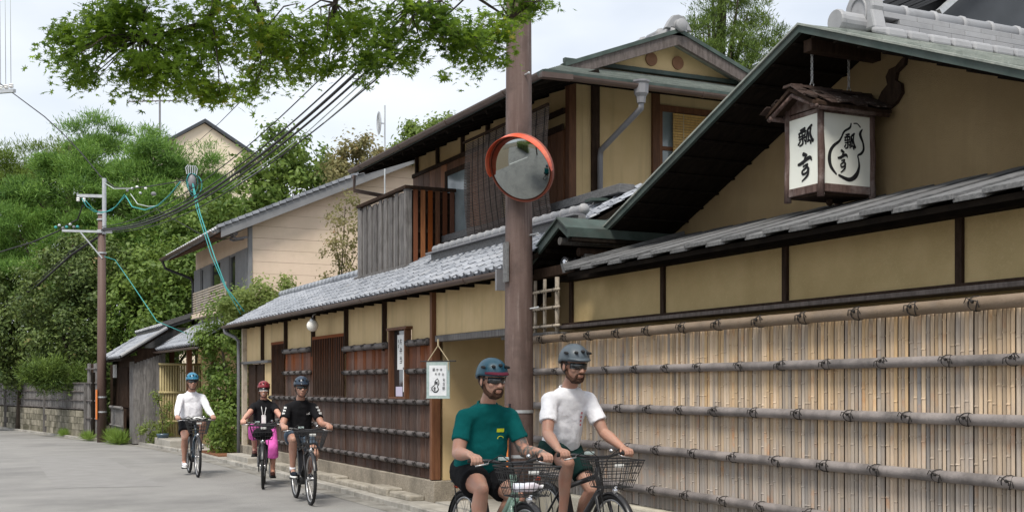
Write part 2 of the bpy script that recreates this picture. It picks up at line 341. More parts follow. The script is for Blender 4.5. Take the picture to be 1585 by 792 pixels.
pv = [(x, y, 0) for x, y in redge] + [(x, y, 0) for x, y in ledge[::-1]] + [(-30, .4, 0), (-2.6, .4, 0), (-2.3, -30, 0)]
setting('road', MB().add(pv, [tuple(range(len(pv)))]), m_asph)
# pavement slab between kerb and walls
sb = MB()
pw = [(5.22, -30), (5.22, 22), (5.11, 28), (4.78, 32.2), (4.36, 34.4), (3.76, 36.4), (3.01, 41), (2.06, 47), (.66, 54)]
for i in range(len(pw) - 1):
    (x0, y0), (x1, y1) = pw[i], pw[i + 1]
    r0, r1 = (9.0, 9.0) if y0 < 30 else (x0 + 3, x1 + 3)
    sb.hexa([(x0, y0, -.01), (r0, y0, -.01), (r1, y1, -.01), (x1, y1, -.01)], [(x0, y0, .045), (r0, y0, .045), (r1, y1, .045), (x1, y1, .045)])
pav = setting('pavement', sb, m_conc)
# kerb stones one by one along the road edge
def along(pts, s):
    for i in range(len(pts) - 1):
        a, b = V(pts[i]), V(pts[i + 1]); l = (b - a).length
        if s <= l: return a + (b - a) * s / l, (b - a).normalized()
        s -= l
    return V(pts[-1]), (V(pts[-1]) - V(pts[-2])).normalized()
kerb = bpy.data.objects.new('kerb', None); col.objects.link(kerb); kerb['kind'] = 'structure'; base['kerb'] = V((0, 0, 0))
km = mesh_of('kerb_stone', MB().box(-.055, .055, .006, .594, -.01, .07), mat('kerb_granite', (.30, .285, .26), (.37, .355, .325), .9, 20, bump=.5, bs=80, rnd=.16, rnd_off=True, c3=(.17, .16, .14), s3=3, t3=(.45, .75)))
kp = [(x - .006, y) for x, y in pw]
kp[0] = (5.214, 8.0)
for i in range(72):
    p, d = along(kp, i * .6)
    o = inst('kerb_stone', km, kerb, (p.x, p.y, random.uniform(-.004, .004)), (0, 0, math.atan2(-d.x, d.y)))
    bev(o, .008, 1)
# pavement slab joints: larger flagstones by the wooden wall
for i in range(16):
    a0 = 10.2 + i * .92
    o = inst('paving_slab', mesh_of('paving_slab', MB().box(5.26, 5.60, .006, .912, 0, .010), m_conc), pav, (0, a0, .046)); bev(o, .005, 1)
solo('manhole_cover', 'round cast iron manhole cover flush in the grey road', 'manhole cover', MB().lathe([(.0, .004), (.30, .004), (.30, .008), (.27, .008), (.27, .005), (.0, .005)], n=28), mat('cast_iron', (.11, .11, .115), (.15, .15, .155), .6, 20, bump=.6, bs=60), (2.2, 17.5, .0))

# ================================================================== tile helper
def pantile(eave=False, w_=.27, ln=.285, th=.02):
    prof = [(0, .016), (.10, .004), (.30, -.006), (.50, .002), (.64, .022), (.76, .044), (.88, .046), (1.0, .020)]
    m = MB(); n = len(prof); vs = []
    for yy, dz in ((0, th), (ln, 0)):
        vs += [(p * w_, yy, z + dz) for p, z in prof]
    dn = -.02 if not eave else -.045
    vs += [(p * w_, 0, z + th + (dn if 0 < i < n - 1 else -.02)) for i, (p, z) in enumerate(prof)]
    fs = [(i, i + 1, n + i + 1, n + i) for i in range(n - 1)] + [(2 * n + i, 2 * n + i + 1, i + 1, i) for i in range(n - 1)]
    m.add(vs, fs)
    if eave:     # round butt end under the roll
        c = (.80 * w_, -.012, .022); k = 9; b = [(c[0] + .048 * math.cos(2 * PI * j / k), c[1], c[2] + .048 * math.sin(2 * PI * j / k)) for j in range(k)]
        b2 = [(x, .02, z) for x, y, z in b]
        m.add(b + b2, [tuple(range(k))] + [(j, (j + 1) % k, k + (j + 1) % k, k + j) for j in range(k)])
    return m
me_tile = mesh_of('roof_tile', pantile(), m_tile, smooth=False); me_eave = mesh_of('eave_tile', pantile(True), m_tile, smooth=False)
def tile_field(parent, o, across, up, ncol, rows, budget=0, w_=.27, ln=.24, name='roof_tile', order=None, mt=None, scl=1.0, skip=None):
    """o: lower corner; across / up: unit vectors; rows(c) -> number of rows in column c. First `budget` tiles are parts, the rest is one joined part."""
    across, up = V(across).normalized(), V(up).normalized(); nrm = across.cross(up)
    R = Matrix((across, up, nrm)).transposed(); eu = R.to_euler(); rest = MB(); left = budget
    cols_ = range(ncol) if order is None else order
    for c in cols_:
        for r in range(rows(c) if callable(rows) else rows):
            if skip and skip(c, r): continue
            p = V(o) + across * c * w_ * scl + up * (r * ln * scl) + nrm * (random.uniform(-.003, .003))
            if left > 0:
                left -= 1
                t = inst(name, me_eave if r == 0 else me_tile, parent, p, (eu.x, eu.y, eu.z), (scl,) * 3)
            else:
                q = pantile(r == 0); rest.add([p + R @ (V(v) * scl) for v in q.v], q.f)
    if rest.v: part('roof_tiles', rest, mt or m_tile, parent, kind='stuff', fixn=False)

def planks(parent, xf, a0, a1, z0, z1, wd, mt, name='plank', th=.018, gap=.006, jit=.004, rails=None):
    """vertical boards on a wall facing -X whose face is at xf"""
    n = max(1, round((a1 - a0) / wd)); ww = (a1 - a0) / n
    for i in range(n):
        j = random.uniform(-jit, jit)
        part(name, MB().box(xf + j, xf + th + j, a0 + i * ww + gap / 2, a0 + (i + 1) * ww - gap / 2, z0 + random.uniform(-.003, .003), z1 + random.uniform(-.003, .003)), mt, parent)
def culm(p0, p1, r, mtl, parent, name='bamboo_rail', step=.28, smooth=True, n=12):
    """a bamboo cane with slightly swollen nodes"""
    p0, p1 = V(p0), V(p1); d = p1 - p0; l = d.length; d.normalize(); pts, rs = [], []
    s = 0.0; pts.append(p0); rs.append(r)
    s = random.uniform(.3, 1) * step
    while s < l - .03:
        for ds, k in ((-.03, 1), (-.008, 1.025), (0, 1.045), (.005, .985), (.014, 1.03), (.035, 1)):
            pts.append(p0 + d * (s + ds)); rs.append(r * k)
        s += step * random.uniform(.85, 1.15)
    pts.append(p1); rs.append(r)
    # keep order
    z = sorted(zip([(p - p0).dot(d) for p in pts], rs)); pts = [p0 + d * t for t, _ in z]; rs = [q for _, q in z]
    return part(name, MB().tube(pts, rs, n), mtl, parent, smooth=smooth)
def knot_mesh(r, tail=True, ax='y'):
    m = MB()
    for k, off in ((0, -.006), (1, .004)):
        tilt = (.030, -.028)[k]
        pts = [((r + .004) * math.cos(t), off + tilt * math.cos(t), (r + .004) * math.sin(t)) for t in [2 * PI * j / 12 for j in range(12)]]
        m.tube(pts, .0034, 5, closed=True)
    if tail:
        m.ball((-r - .006, 0, .012), (.010, .013, .011), 6)
        for sy, l in ((1, .07), (-1, .06), (.4, .05)):
            m.tube([(-r - .008, 0, .01), (-r - .016, .02 * sy, .022), (-r - .010, .045 * sy, l * .35), (-r - .004, .06 * sy, -.01)], .0035, 4)
    return m

# ================================================================== long wooden restaurant building on the left of the pole
A0, A1 = 14.16, 24.6           # near and far end of the panelled wall
wb = thing('wooden_building', 'two storey wooden house with brown plank wall and silver tiled roof, left of mirror pole', 'building', (5.65, 18, 0))
XF = 5.65
part('foundation', MB().box(5.60, 5.80, A0 - .12, A1, .0, .325), m_stone, wb, bevel=.01)
part('pier_foundation', MB().box(5.60, 6.75, A0 - .2, A0 - .121, .0, .322), m_stone, wb, bevel=.01)
for i in range(9):        # rough ledge stones in front of the base
    a = A0 + .1 + i * .78
    me_ = MB().box(5.38 + random.uniform(-.02, .02), 5.596, a, a + .77, .045, .14 + random.uniform(-.02, .02))
    part('ledge_stone', me_, m_rock, wb, bevel=.02)
# plaster: core wall behind everything and the bands above
core = MB()
for a_, b_, c_, d_ in ((A0, 14.97, .33, 2.75), (14.97, 15.65, .33, 1.36), (14.97, 15.65, 2.27, 2.75), (15.65, 22.25, .33, 2.75), (22.25, 24.45, 2.0, 2.75)):
    core.box(5.69, 5.80, a_, b_, c_, d_)
part('wall', core, m_plaster, wb)
part('lintel_plaster', MB().box(5.66, 5.76, 11.85, A0 - .05, 2.14, 2.75), m_plaster, wb)
for a in (11.25, 12.4): pass
grid = [14.13, 15.96, 17.70, 19.48, 21.22, 22.92]
for i, a in enumerate(grid):
    part('post', MB().box(5.625, 5.70, a - .022, a + .022, .33 if i == 0 else 2.0, 2.72), m_redwood if i == 0 else m_darkwood, wb, bevel=.004)
part('corner_post', MB().box(5.60, 5.72, 14.03, 14.107, .33, 2.72), m_redwood, wb, bevel=.006)
part('corner_post', MB().box(5.60, 5.70, 24.33, 24.42, .05, 2.72), m_culm_l, wb, bevel=.006)
part('entrance_lintel', MB().box(5.63, 5.78, 11.85, 14.0, 2.06, 2.135), m_greywood, wb, bevel=.006)
part('plaster_shelf', MB().box(5.60, 5.69, 22.3, 24.5, 1.95, 2.0), m_greyboard, wb, bevel=.005)
part('wall_plate', MB().box(5.62, 5.75, 11.85, A1 - .1, 2.722, 2.82), m_darkwood, wb)
# planks per bay; boards stop at different heights
PB = .333
planks(wb, XF, 14.16, 14.96, PB, 2.06, .134, m_plank)
planks(wb, XF, 14.98, 15.64, PB, 1.33, .132, m_plank)
planks(wb, XF, 15.66, 17.68, PB, 2.06, .134, m_plank)
planks(wb, XF, 17.72, 19.46, PB, 1.31, .134, m_plank)
planks(wb, XF, 19.50, 21.20, PB, 2.10, .134, m_plank)
planks(wb, XF, 21.22, 22.20, PB, 1.31, .134, m_plank)
# slatted shutters standing proud of the boards
for (a0, a1) in ((17.74, 19.44), (21.24, 22.16)):
    part('shutter_frame', MB().box(5.63, 5.66, a0, a1, 2.27, 2.32), m_plank, wb)
    n = round((a1 - a0) / .095)
    for i in range(n):
        a = a0 + (i + .5) * (a1 - a0) / n
        part('shutter_slat', MB().box(5.634, 5.655, a - .032, a + .032, 1.315, 2.275), m_plank, wb)
        part('shutter_batten', MB().box(5.618, 5.633, a - .052, a - .036, 1.36, 2.27), m_darkwood, wb)
# narrow window with paper notices
wf = part('window_frame', MB().box(5.60, 5.69, 14.985, 15.03, 1.36, 2.26).box(5.60, 5.69, 15.60, 15.645, 1.36, 2.26).box(5.59, 5.69, 14.93, 15.70, 2.262, 2.30).box(5.60, 5.69, 14.985, 15.645, 1.335, 1.362), m_redwood, wb, bevel=.004)
part('window_pane', MB().box(5.675, 5.682, 15.03, 15.60, 1.362, 2.262), m_glassd, wb)
# ledge rails of bamboo with cord
kn = mesh_of('cord_knot', knot_mesh(.036), m_cord, smooth=True)
def railrow(a0, a1, z, r=.034, step=.36, mt=m_culm_d, parent=wb, x=5.617):
    culm((x, a0, z), (x, a1, z), r, mt, parent, step=.42)
    n = max(1, round((a1 - a0) / step))
    for i in range(n + 1):
        a = a0 + .05 + (a1 - a0 - .1) * i / n
        inst('cord_knot', kn, parent, (x, a, z), scale=(1, 1.2, r / .036))
for z in (1.30, .89, .50): railrow(14.17, 22.15, z)
for a0, a1, zz in ((14.17, 14.93, (2.07, 1.70)), (15.70, 17.68, (2.07, 1.71)), (19.52, 21.18, (2.12, 1.74))):
    railrow(a0, a1, zz[0], .043, .5); railrow(a0, a1, zz[1], .034, .38)
# dark doorway at the far end
part('door', MB().box(5.71, 5.74, 22.92, 24.3, .06, 1.94), m_darkwood, wb)
part('door_frame', MB().box(5.68, 5.709, 23.58, 23.64, .06, 1.94).box(5.68, 5.709, 22.93, 22.99, .06, 1.94).box(5.68, 5.709, 22.93, 24.3, .06, .14), m_darkwood, wb)
part('door_side_wall', MB().box(5.70, 5.80, 22.26, 22.9, .33, 1.95), m_plaster, wb)
part('door_step', MB().box(5.30, 5.62, 22.6, 24.4, .045, .16), m_conc, wb, bevel=.01)
# entrance recess
part('entrance_wall', MB().box(5.76, 6.75, A0 - .12, A0 + .0, .325, 2.75), m_plaster, wb)
part('entrance_inner_wall', MB().box(6.75, 7.45, 13.55, 13.65, .05, 2.75).box(7.44, 7.55, 10.6, 13.7, .05, 2.75), m_plaster, wb)
part('entrance_back_wall', MB().box(8.3, 8.4, 10.0, 15.0, .0, 2.75), m_plaster, wb)
part('entrance_post', MB().box(6.70, 6.80, 13.96, 14.03, .05, 2.75), m_darkwood, wb)
part('entrance_post', MB().box(7.36, 7.44, 13.0, 13.08, .05, 2.75), m_redwood, wb)
part('entrance_ceiling', MB().box(5.76, 7.5, 11.85, 14.2, 2.78, 2.82), m_soffit, wb)
part('entrance_floor', MB().box(5.62, 7.44, 11.3, 14.0, .046, .07), m_conc, wb)
# lower tiled roof
TH = math.atan(.55); UP = (math.cos(TH), 0, math.sin(TH)); X0, Z0 = 5.36, 2.735
def rz(x): return Z0 + .55 * (x - X0)
def ca(a): return 0 if a > 18.9 else 1
ncol = round((24.75 - 11.35) / .2025)
nr = lambda c: 12 if 11.35 + c * .2025 < 18.8 else 7
part('roof_boards', MB().hexa([(X0 - .02, 11.35, rz(X0) - .09), (7.2, 11.35, rz(7.2) - .09), (7.2, 19.0, rz(7.2) - .09), (X0 - .02, 19.0, rz(X0) - .09)],
                              [(X0 - .02, 11.35, rz(X0) - .03), (7.2, 11.35, rz(7.2) - .03), (7.2, 19.0, rz(7.2) - .03), (X0 - .02, 19.0, rz(X0) - .03)])
     .hexa([(X0 - .02, 19.0, rz(X0) - .09), (6.5, 19.0, rz(6.5) - .09), (6.5, 24.7, rz(6.5) - .09), (X0 - .02, 24.7, rz(X0) - .09)],
           [(X0 - .02, 19.0, rz(X0) - .03), (6.5, 19.0, rz(6.5) - .03), (6.5, 24.7, rz(6.5) - .03), (X0 - .02, 24.7, rz(X0) - .03)])
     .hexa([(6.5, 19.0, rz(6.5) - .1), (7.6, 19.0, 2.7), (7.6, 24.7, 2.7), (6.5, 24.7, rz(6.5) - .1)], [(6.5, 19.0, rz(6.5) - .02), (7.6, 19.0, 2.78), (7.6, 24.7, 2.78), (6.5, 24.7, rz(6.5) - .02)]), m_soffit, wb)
# tiles run from the near end so that the nearest 300 are single parts; across = -Y, so start each column at its far edge
tile_field(wb, (X0, 11.35 + .2025, Z0), (0, -1, 0), UP, ncol, lambda c: nr(-c), budget=290, order=[-c for c in range(ncol)], scl=.75)
rp_ = MB()
for i in range(24): rp_.tube([(6.5, 19.05 + i * .235, rz(6.5) + .05), (6.5, 19.05 + i * .235 + .22, rz(6.5) + .055)], [.07, .078], 8)
part('ridge_cap', rp_, m_tile, wb, smooth=True)
# small raised ridge with round cap tiles lying on the slope
part('ridge_board', MB().bar((6.24, 11.3, rz(6.24) + .05), (6.24, 15.55, rz(6.24) + .05), .09, .12), m_greyboard, wb, bevel=.006)
part('ridge_flashing', MB().bar((6.20, 11.3, rz(6.24) + .12), (6.20, 15.6, rz(6.24) + .12), .14, .018), m_pipe, wb)
capm = mesh_of('ridge_cap_tile', MB().lathe([(.060, 0), (.064, .03), (.055, .04), (.055, .22), (.05, .235)], axis='y', n=12), m_ridge, smooth=True)
for i in range(19): inst('ridge_cap_tile', capm, wb, (6.27, 11.3 + i * .225, rz(6.27) + .165), (random.uniform(-.01, .01), 0, 0))
part('wall_flashing', MB().bar((6.98, 11.6, rz(6.98) + .09), (6.98, 17.2, rz(6.98) + .09), .2, .10), m_greyboard, wb, bevel=.006)
capm2 = mesh_of('upper_cap_tile', MB().lathe([(.07, 0), (.074, .03), (.062, .04), (.062, .22)], axis='y', n=10), m_ridge, smooth=True)
# ridge-end tile with scroll
og = MB().prism([(6.62, 3.33), (7.38, 3.33), (7.40, 3.43), (7.28, 3.46), (7.24, 3.55), (7.14, 3.64), (7.0, 3.67), (6.86, 3.64), (6.76, 3.55), (6.72, 3.46), (6.60, 3.43)], 'y', 12.02, 12.12)
og.lathe([(.09, -.04), (.09, 0), (.06, 0), (.06, .03)], (7.0, 12.04, 3.52), 'y', 14)
part('ridge_end_tile', og, m_ridge, wb, bevel=.01)
part('coping_tile', MB().bar((6.7, 12.0, 3.62), (7.35, 11.95, 3.65), .18, .03), m_patina, wb)
part('coping_bracket', MB().bar((7.25, 11.95, 3.63), (7.25, 11.95, 3.45), .05, .05), m_greywood, wb)
# gutter and downspout
def gutter(parent, p0, p1, r=.05, mt=m_gutter, seg=1.8):
    d = V(p1) - V(p0); L_ = d.length; d.normalize(); side = d.cross(V((0, 0, 1))).normalized(); m = MB(); k = 9
    pr = [side * math.cos(PI + PI * i / (k - 1)) * r + V((0, 0, 1)) * math.sin(PI + PI * i / (k - 1)) * r for i in range(k)]
    pi_ = [q * .86 for q in pr[::-1]]
    ring = pr + pi_; n = len(ring)
    m.add([V(p0) + q for q in ring] + [V(p1) + q for q in ring], [tuple(range(n)), tuple(range(n, 2 * n))[::-1]] + [(i, n + i, n + (i + 1) % n, (i + 1) % n) for i in range(n)])
    g = part('gutter', m, mt, parent, smooth=False)
    jm = MB(); s = .9
    while s < L_:
        c = V(p0) + d * s
        rr = [(q * 1.12) for q in pr]; ri = [q * .84 for q in pr[::-1]]; rg = rr + ri
        jm.add([c + q for q in rg] + [c + d * .04 + q for q in rg], [tuple(range(n)), tuple(range(n, 2 * n))[::-1]] + [(i, n + i, n + (i + 1) % n, (i + 1) % n) for i in range(n)]); s += seg
    if jm.v: part('gutter_joint', jm, mt, parent)
    return g
gutter(wb, (5.33, 11.4, 2.70), (5.33, 24.85, 2.735), .055)
part('gutter_end', MB().box(5.26, 5.40, 11.36, 11.40, 2.5, 2.72), m_pipe, wb)
dsp = part('downspout', MB().tube([(5.33, 24.75, 2.68), (5.34, 24.74, 2.60), (5.50, 24.56, 2.50), (5.56, 24.5, 2.42), (5.56, 24.5, .1)], .035, 8), m_pipe, wb, smooth=True)
rf_ = MB()
for i in range(30): rf_.box(5.40, 5.66, 11.5 + i * .445, 11.545 + i * .445, 2.655, 2.70)
part('rafter_ends', rf_, m_soffit, wb, kind='stuff')

# ---- upper storey
U, UA = 7.10, 13.20
part('upper_wall', MB().box(U + .02, U + .2, UA + .02, 18.6, 3.3, 5.35), m_plaster, wb)
part('upper_side_wall', MB().box(U + .202, 10.8, UA + .02, UA + .2, 3.0, 5.40), m_plaster, wb)
part('upper_corner_post', MB().box(U - .01, U + .09, UA - .03, UA + .08, 3.3, 5.38), m_redwood, wb, bevel=.005)
part('upper_post', MB().box(7.42, 7.53, UA - .025, UA + .02, 3.2, 5.38), m_darkwood, wb, bevel=.005)
part('upper_post', MB().box(8.31, 8.42, UA - .025, UA + .02, 3.2, 5.38), m_redwood, wb, bevel=.005)
# brown boards of the street front
n = 14
for i in range(n):
    a0 = 15.2 + i * .243
    part('upper_board', MB().box(U - .008 + random.uniform(-.003, .003), U + .019, a0 + .004, a0 + .239, 3.4, 4.92), m_orangewood if i in (2, 3, 4, 8, 10) else m_redwood, wb)
part('upper_rail', MB().box(U - .03, U + .02, 13.3, 18.6, 4.92, 4.98), m_darkwood, wb)
for a in (14.7, 15.6, 16.5, 17.5, 18.4): part('eave_post', MB().box(U - .03, U + .015, a, a + .06, 4.98, 5.34), m_darkwood, wb)
dr = part('balcony_door', MB().box(U - .03, U + .03, 16.26, 16.33, 3.5, 4.72).box(U - .03, U + .03, 17.10, 17.18, 3.5, 4.72).box(U - .03, U + .03, 16.26, 17.18, 4.72, 4.80), m_darkwood, wb)
part('pane', MB().box(U - .018, U - .009, 16.33, 17.10, 3.5, 4.72), m_glass, dr)
for i in range(6):
    a0 = 13.32 + i * .17
    part('shutter_board', MB().box(U - .02, U + .018, a0, a0 + .162, 3.6, 4.72), m_redwood, wb)
part('shutter_rail', MB().box(U - .04, U - .019, 13.3, 14.4, 4.70, 4.78).box(U - .04, U - .019, 13.3, 14.4, 3.62, 3.70), m_darkwood, wb)
# side window with yellow reed blind
part('side_window_frame', MB().box(8.42, 10.6, UA - .02, UA + .02, 5.05, 5.13).box(8.42, 8.46, UA - .02, UA + .02, 3.4, 5.05), m_redwood, wb)
part('side_pane', MB().box(8.46, 10.6, UA + .008, UA + .018, 3.4, 5.05), m_glass, wb)
part('window_bar', MB().box(8.66, 8.70, UA - .012, UA + .007, 3.4, 5.05).box(8.46, 8.66, UA - .012, UA + .007, 4.55, 4.60), m_redwood, wb)
sbld = thing('yellow_reed_blind', 'yellow reed blind hanging in the upper side window under the green roof', 'blind', (8.5, UA - .06, 5.04))
for i in range(46): part('reed', MB().box(8.60, 10.3, UA - .055, UA - .045, 5.03 - i * .034 - .028, 5.03 - i * .034), m_sudare, sbld)
for x in (8.75, 9.2, 9.7): part('string', MB().box(x, x + .012, UA - .060, UA - .043, 3.46, 5.03), m_rope, sbld)
# balcony
BX, BA0, BA1 = 6.30, 16.80, 19.0
part('balcony_floor', MB().box(BX + .03, U, BA0 + .03, BA1 - .03, 3.30, 3.38), m_greyboard, wb)
part('balcony_beam', MB().box(BX - .06, BX + .03, BA0 - .1, BA1 + .1, 3.19, 3.30), m_greywood, wb, bevel=.006)
part('balcony_top_rail', MB().box(BX - .04, BX + .05, BA0 - .05, BA1 + .04, 4.43, 4.48).box(BX + .05, U, BA0 - .05, BA0 + .04, 4.43, 4.478), m_darkwood, wb, bevel=.006)
part('balcony_post', MB().box(BX - .02, BX + .08, BA0 - .03, BA0 + .07, 3.30, 4.43), m_greywood, wb, bevel=.006)
part('balcony_post', MB().box(BX - .02, BX + .08, BA1 - .07, BA1 + .03, 3.30, 4.43), m_greywood, wb, bevel=.006)
for i in range(17):
    a0 = BA0 + .10 + i * .1225
    part('balcony_slat', MB().box(BX - .012 + (i % 2) * .022, BX + .008 + (i % 2) * .022, a0, a0 + .116, 3.31, 4.40 + random.uniform(-.02, .02)), m_greywood, wb)
for i in range(6):
    x0 = BX + .11 + i * .118
    part('balcony_side_slat', MB().box(x0, x0 + .068, BA0 - .015, BA0 + .005, 3.31, 4.43), m_orangewood if i == 1 else m_redwood if i == 3 else m_plank, wb)
for z in (3.50, 3.80, 4.10, 4.33): part('balcony_side_rail', MB().box(BX + .08, U - .02, BA0 + .006, BA0 + .03, z, z + .05), m_darkwood, wb)
part('balcony_backing', MB().box(BX + .045, BX + .055, BA0 + .08, BA1 - .05, 3.39, 4.38), m_darkwood, wb)
part('balcony_inner_panel', MB().box(BX + .06, U, BA0 + .06, BA0 + .075, 3.4, 4.43), m_darkwood, wb)
# upper roof: street slope, side skirt, gable above it
E_, RZ, RX = 5.06, 5.98, 8.46
def slab(pts, th=.07): return [(x, y, z - th) for x, y, z in pts], pts
def shingles(parent, A, B, C_, D_, rows, mt, name='shingle_course', lift=.016):
    """quad A-B (eave) to D-C (top), split into lapped courses"""
    A, B, C_, D_ = map(V, (A, B, C_, D_)); nn = (B - A).cross(D_ - A).normalized()
    if nn.z < 0: nn = -nn
    for i in range(rows):
        t0, t1 = i / rows, (i + 1.15) / rows if i < rows - 1 else 1
        a, b, c, d = A.lerp(D_, t0), B.lerp(C_, t0), B.lerp(C_, t1), A.lerp(D_, t1)
        lo = [a - nn * .03, b - nn * .03, c - nn * .03, d - nn * .03]; hi = [a + nn * lift, b + nn * lift, c + nn * .002, d + nn * .002]
        part(name, MB().hexa(lo, hi), mt, parent)
y0_, y1_ = 12.10, 18.85
shingles(wb, (6.2, y1_, E_), (6.2, y0_ + .02, E_), (7.02, 12.97, E_ + .333), (7.02, y1_, E_ + .333), 5, m_copper)
shingles(wb, (7.02, y1_, E_ + .333), (7.02, 12.86, E_ + .333), (RX, 12.86, RZ - .04), (RX, y1_, RZ - .04), 8, m_copper)
shingles(wb, (RX, y1_, RZ - .04), (RX, 12.86, RZ - .04), (10.8, 12.86, E_), (10.8, y1_, E_), 1, m_copper)
shingles(wb, (6.2, y0_, E_), (11.0, y0_, E_), (10.2, 13.1, E_ + .40), (7.0, 13.1, E_ + .40), 12, m_copper)
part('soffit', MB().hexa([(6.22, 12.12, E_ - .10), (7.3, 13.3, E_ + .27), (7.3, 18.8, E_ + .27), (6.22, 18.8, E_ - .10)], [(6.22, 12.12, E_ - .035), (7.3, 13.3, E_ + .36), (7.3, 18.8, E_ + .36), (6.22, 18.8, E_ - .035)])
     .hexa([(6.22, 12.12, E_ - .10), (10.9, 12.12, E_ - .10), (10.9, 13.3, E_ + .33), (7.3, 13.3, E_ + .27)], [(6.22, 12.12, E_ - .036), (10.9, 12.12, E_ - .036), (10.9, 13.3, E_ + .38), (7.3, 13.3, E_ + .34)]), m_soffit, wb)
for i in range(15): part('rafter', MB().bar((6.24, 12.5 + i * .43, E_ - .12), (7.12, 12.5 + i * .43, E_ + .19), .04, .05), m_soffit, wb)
part('eave_fascia', MB().bar((6.19, 12.1, E_ - .03), (6.19, 18.88, E_ - .03), .03, .09).bar((6.19, 12.09, E_ - .03), (11, 12.09, E_ - .03), .03, .09), m_patina, wb)
gutter(wb, (6.12, 12.05, E_ - .05), (6.12, 18.9, E_ - .03), .055); gutter(wb, (11.0, 12.02, E_ - .05), (6.5, 12.02, E_ - .05), .055)
part('gutter_corner', MB().bar((6.12, 12.05, E_ - .07), (6.5, 12.02, E_ - .07), .1, .06), m_gutter, wb)
part('rain_head', MB().lathe([(.05, -.24), (.06, -.17), (.085, -.13), (.09, -.02), (.105, 0), (.105, .02)], (7.42, 12.02, E_ - .02), 'z', 8), m_pipe, wb)
part('downspout', MB().tube([(7.42, 12.02, E_ - .24), (7.42, 12.02, E_ - .32), (7.50, 13.1, 4.45), (7.50, 13.12, 4.35), (7.50, 13.12, 3.62), (7.62, 13.1, 3.56)], .036, 10), m_pipe, wb, smooth=True)
part('downspout_end', MB().tube([(6.2, 18.95, E_ - .1), (6.2, 18.95, E_ - .35), (6.9, 18.75, 4.6), (7.05, 18.72, 4.5), (7.05, 18.72, 3.4)], .035, 8), m_gutter, wb, smooth=True)
part('gable_wall', MB().prism([(7.05, E_ + .42), (10.1, E_ + .42), (8.46, RZ - .02)], 'y', 13.08, 13.15), m_plaster, wb)
part('gable_flashing', MB().bar((6.95, 13.05, E_ + .44), (10.0, 13.05, E_ + .44), .06, .05), m_patina, wb)
for s in (-1, 1):
    m = MB(); x0, x1 = RX, RX + s * 1.62; za, zb = RZ + .0, RZ - 1.62 * .39
    m.prism([(x0, za - .17), (x1, zb - .13), (x1, zb + .0), (x0, za - .02)], 'y', 12.80, 12.85); part('barge_board', m, m_barge, wb)
    m = MB(); m.prism([(x0, za - .02), (x1, zb + .0), (x1 + s * .02, zb + .045), (x0, za + .03)], 'y', 12.78, 12.9); part('barge_cap', m, m_patina, wb)
for x in (8.22, 8.62): part('gable_vent', MB().lathe([(0, 0), (.085, 0), (.085, .02), (.07, .02), (.07, .012), (0, .012)], (x, 13.06, E_ + .60), 'y', 18), m_vent, wb)
oe = MB().lathe([(.07, 0), (.08, .01), (.08, .05), (.06, .06)], (8.46, 12.72, RZ + .06), 'y', 14)
for i in range(14): oe.lathe([(.075, 0), (.08, .03), (.065, .04), (.065, .3)], (8.46, 12.78 + i * .42, RZ + .07), 'y', 10).box(8.34, 8.58, 12.8 + i * .42, 13.2 + i * .42, RZ - .06, RZ + .04)
part('roof_ridge', oe, m_ridge, wb, smooth=True)
part('ridge_crest', MB().prism([(8.26, RZ + .02), (8.66, RZ + .02), (8.60, RZ + .12), (8.54, RZ + .19), (8.46, RZ + .21), (8.38, RZ + .19), (8.32, RZ + .12)], 'y', 12.80, 12.87), m_ridge, wb, bevel=.01)

# brown reed blind hanging in front of the upper storey (outward at the foot)
bl = thing('brown_reed_blind', 'large dark brown reed blind hanging outside the upper floor behind the pole', 'blind', (6.75, 14.4, 4.9))
NB = 68
for i in range(NB):
    t = i / NB; z = 4.90 - 1.50 * t
    def bx(y): return 6.72 - .05 * math.sin(t * PI) + .08 * t + .015 * math.sin(y * 5 + t * 3)
    pts = [(bx(y) , y, z + .015 * math.sin(y * 2)) for y in [13.02 + j * .362 for j in range(8)]]
    part('reed', MB().tube(pts, .0085, 4), m_blind, bl)
for a in [13.1 + .2 * k for k in range(12)]:
    pts = []
    for j in range(9):
        t = j / 8; pts.append((6.72 - .05 * math.sin(t * PI) + .08 * t + .015 * math.sin(a * 5 + t * 3) - .010, a, 4.90 - 1.50 * t))
    part('binding_cord', MB().tube(pts, .006, 4), m_cord, bl)
part('hanging_rail', MB().bar((6.70, 12.98, 4.92), (6.70, 15.58, 4.92), .03, .03), m_darkwood, bl)
# ================================================================== bamboo fence on the right
FA0, FA1, FB, FT = 4.6, 11.62, .46, 2.02
def fx(a): return 5.63 + (a - 8.6) * .020        # the fence runs very slightly askew to the houses
fn = thing('bamboo_fence', 'tall pale bamboo slat fence with round bamboo rails tied with black cord', 'fence', (5.6, 8, 0))
part('fence_base', MB().hexa([(fx(FA0) - .12, FA0, 0), (5.95, FA0, 0), (5.95, FA1, 0), (fx(FA1) - .12, FA1, 0)], [(fx(FA0) - .09, FA0, FB - .015), (5.95, FA0, FB - .015), (5.95, FA1, FB - .015), (fx(FA1) - .09, FA1, FB - .015)]), m_found, fn, bevel=.02)
part('fence_backing', MB().hexa([(fx(FA0) + .02, FA0, FB - .014), (fx(FA0) + .06, FA0, FB - .014), (fx(FA1) + .06, FA1, FB - .014), (fx(FA1) + .02, FA1, FB - .014)],
                                [(fx(FA0) + .02, FA0, FT), (fx(FA0) + .06, FA0, FT), (fx(FA1) + .06, FA1, FT), (fx(FA1) + .02, FA1, FT)]), m_darkwood, fn)
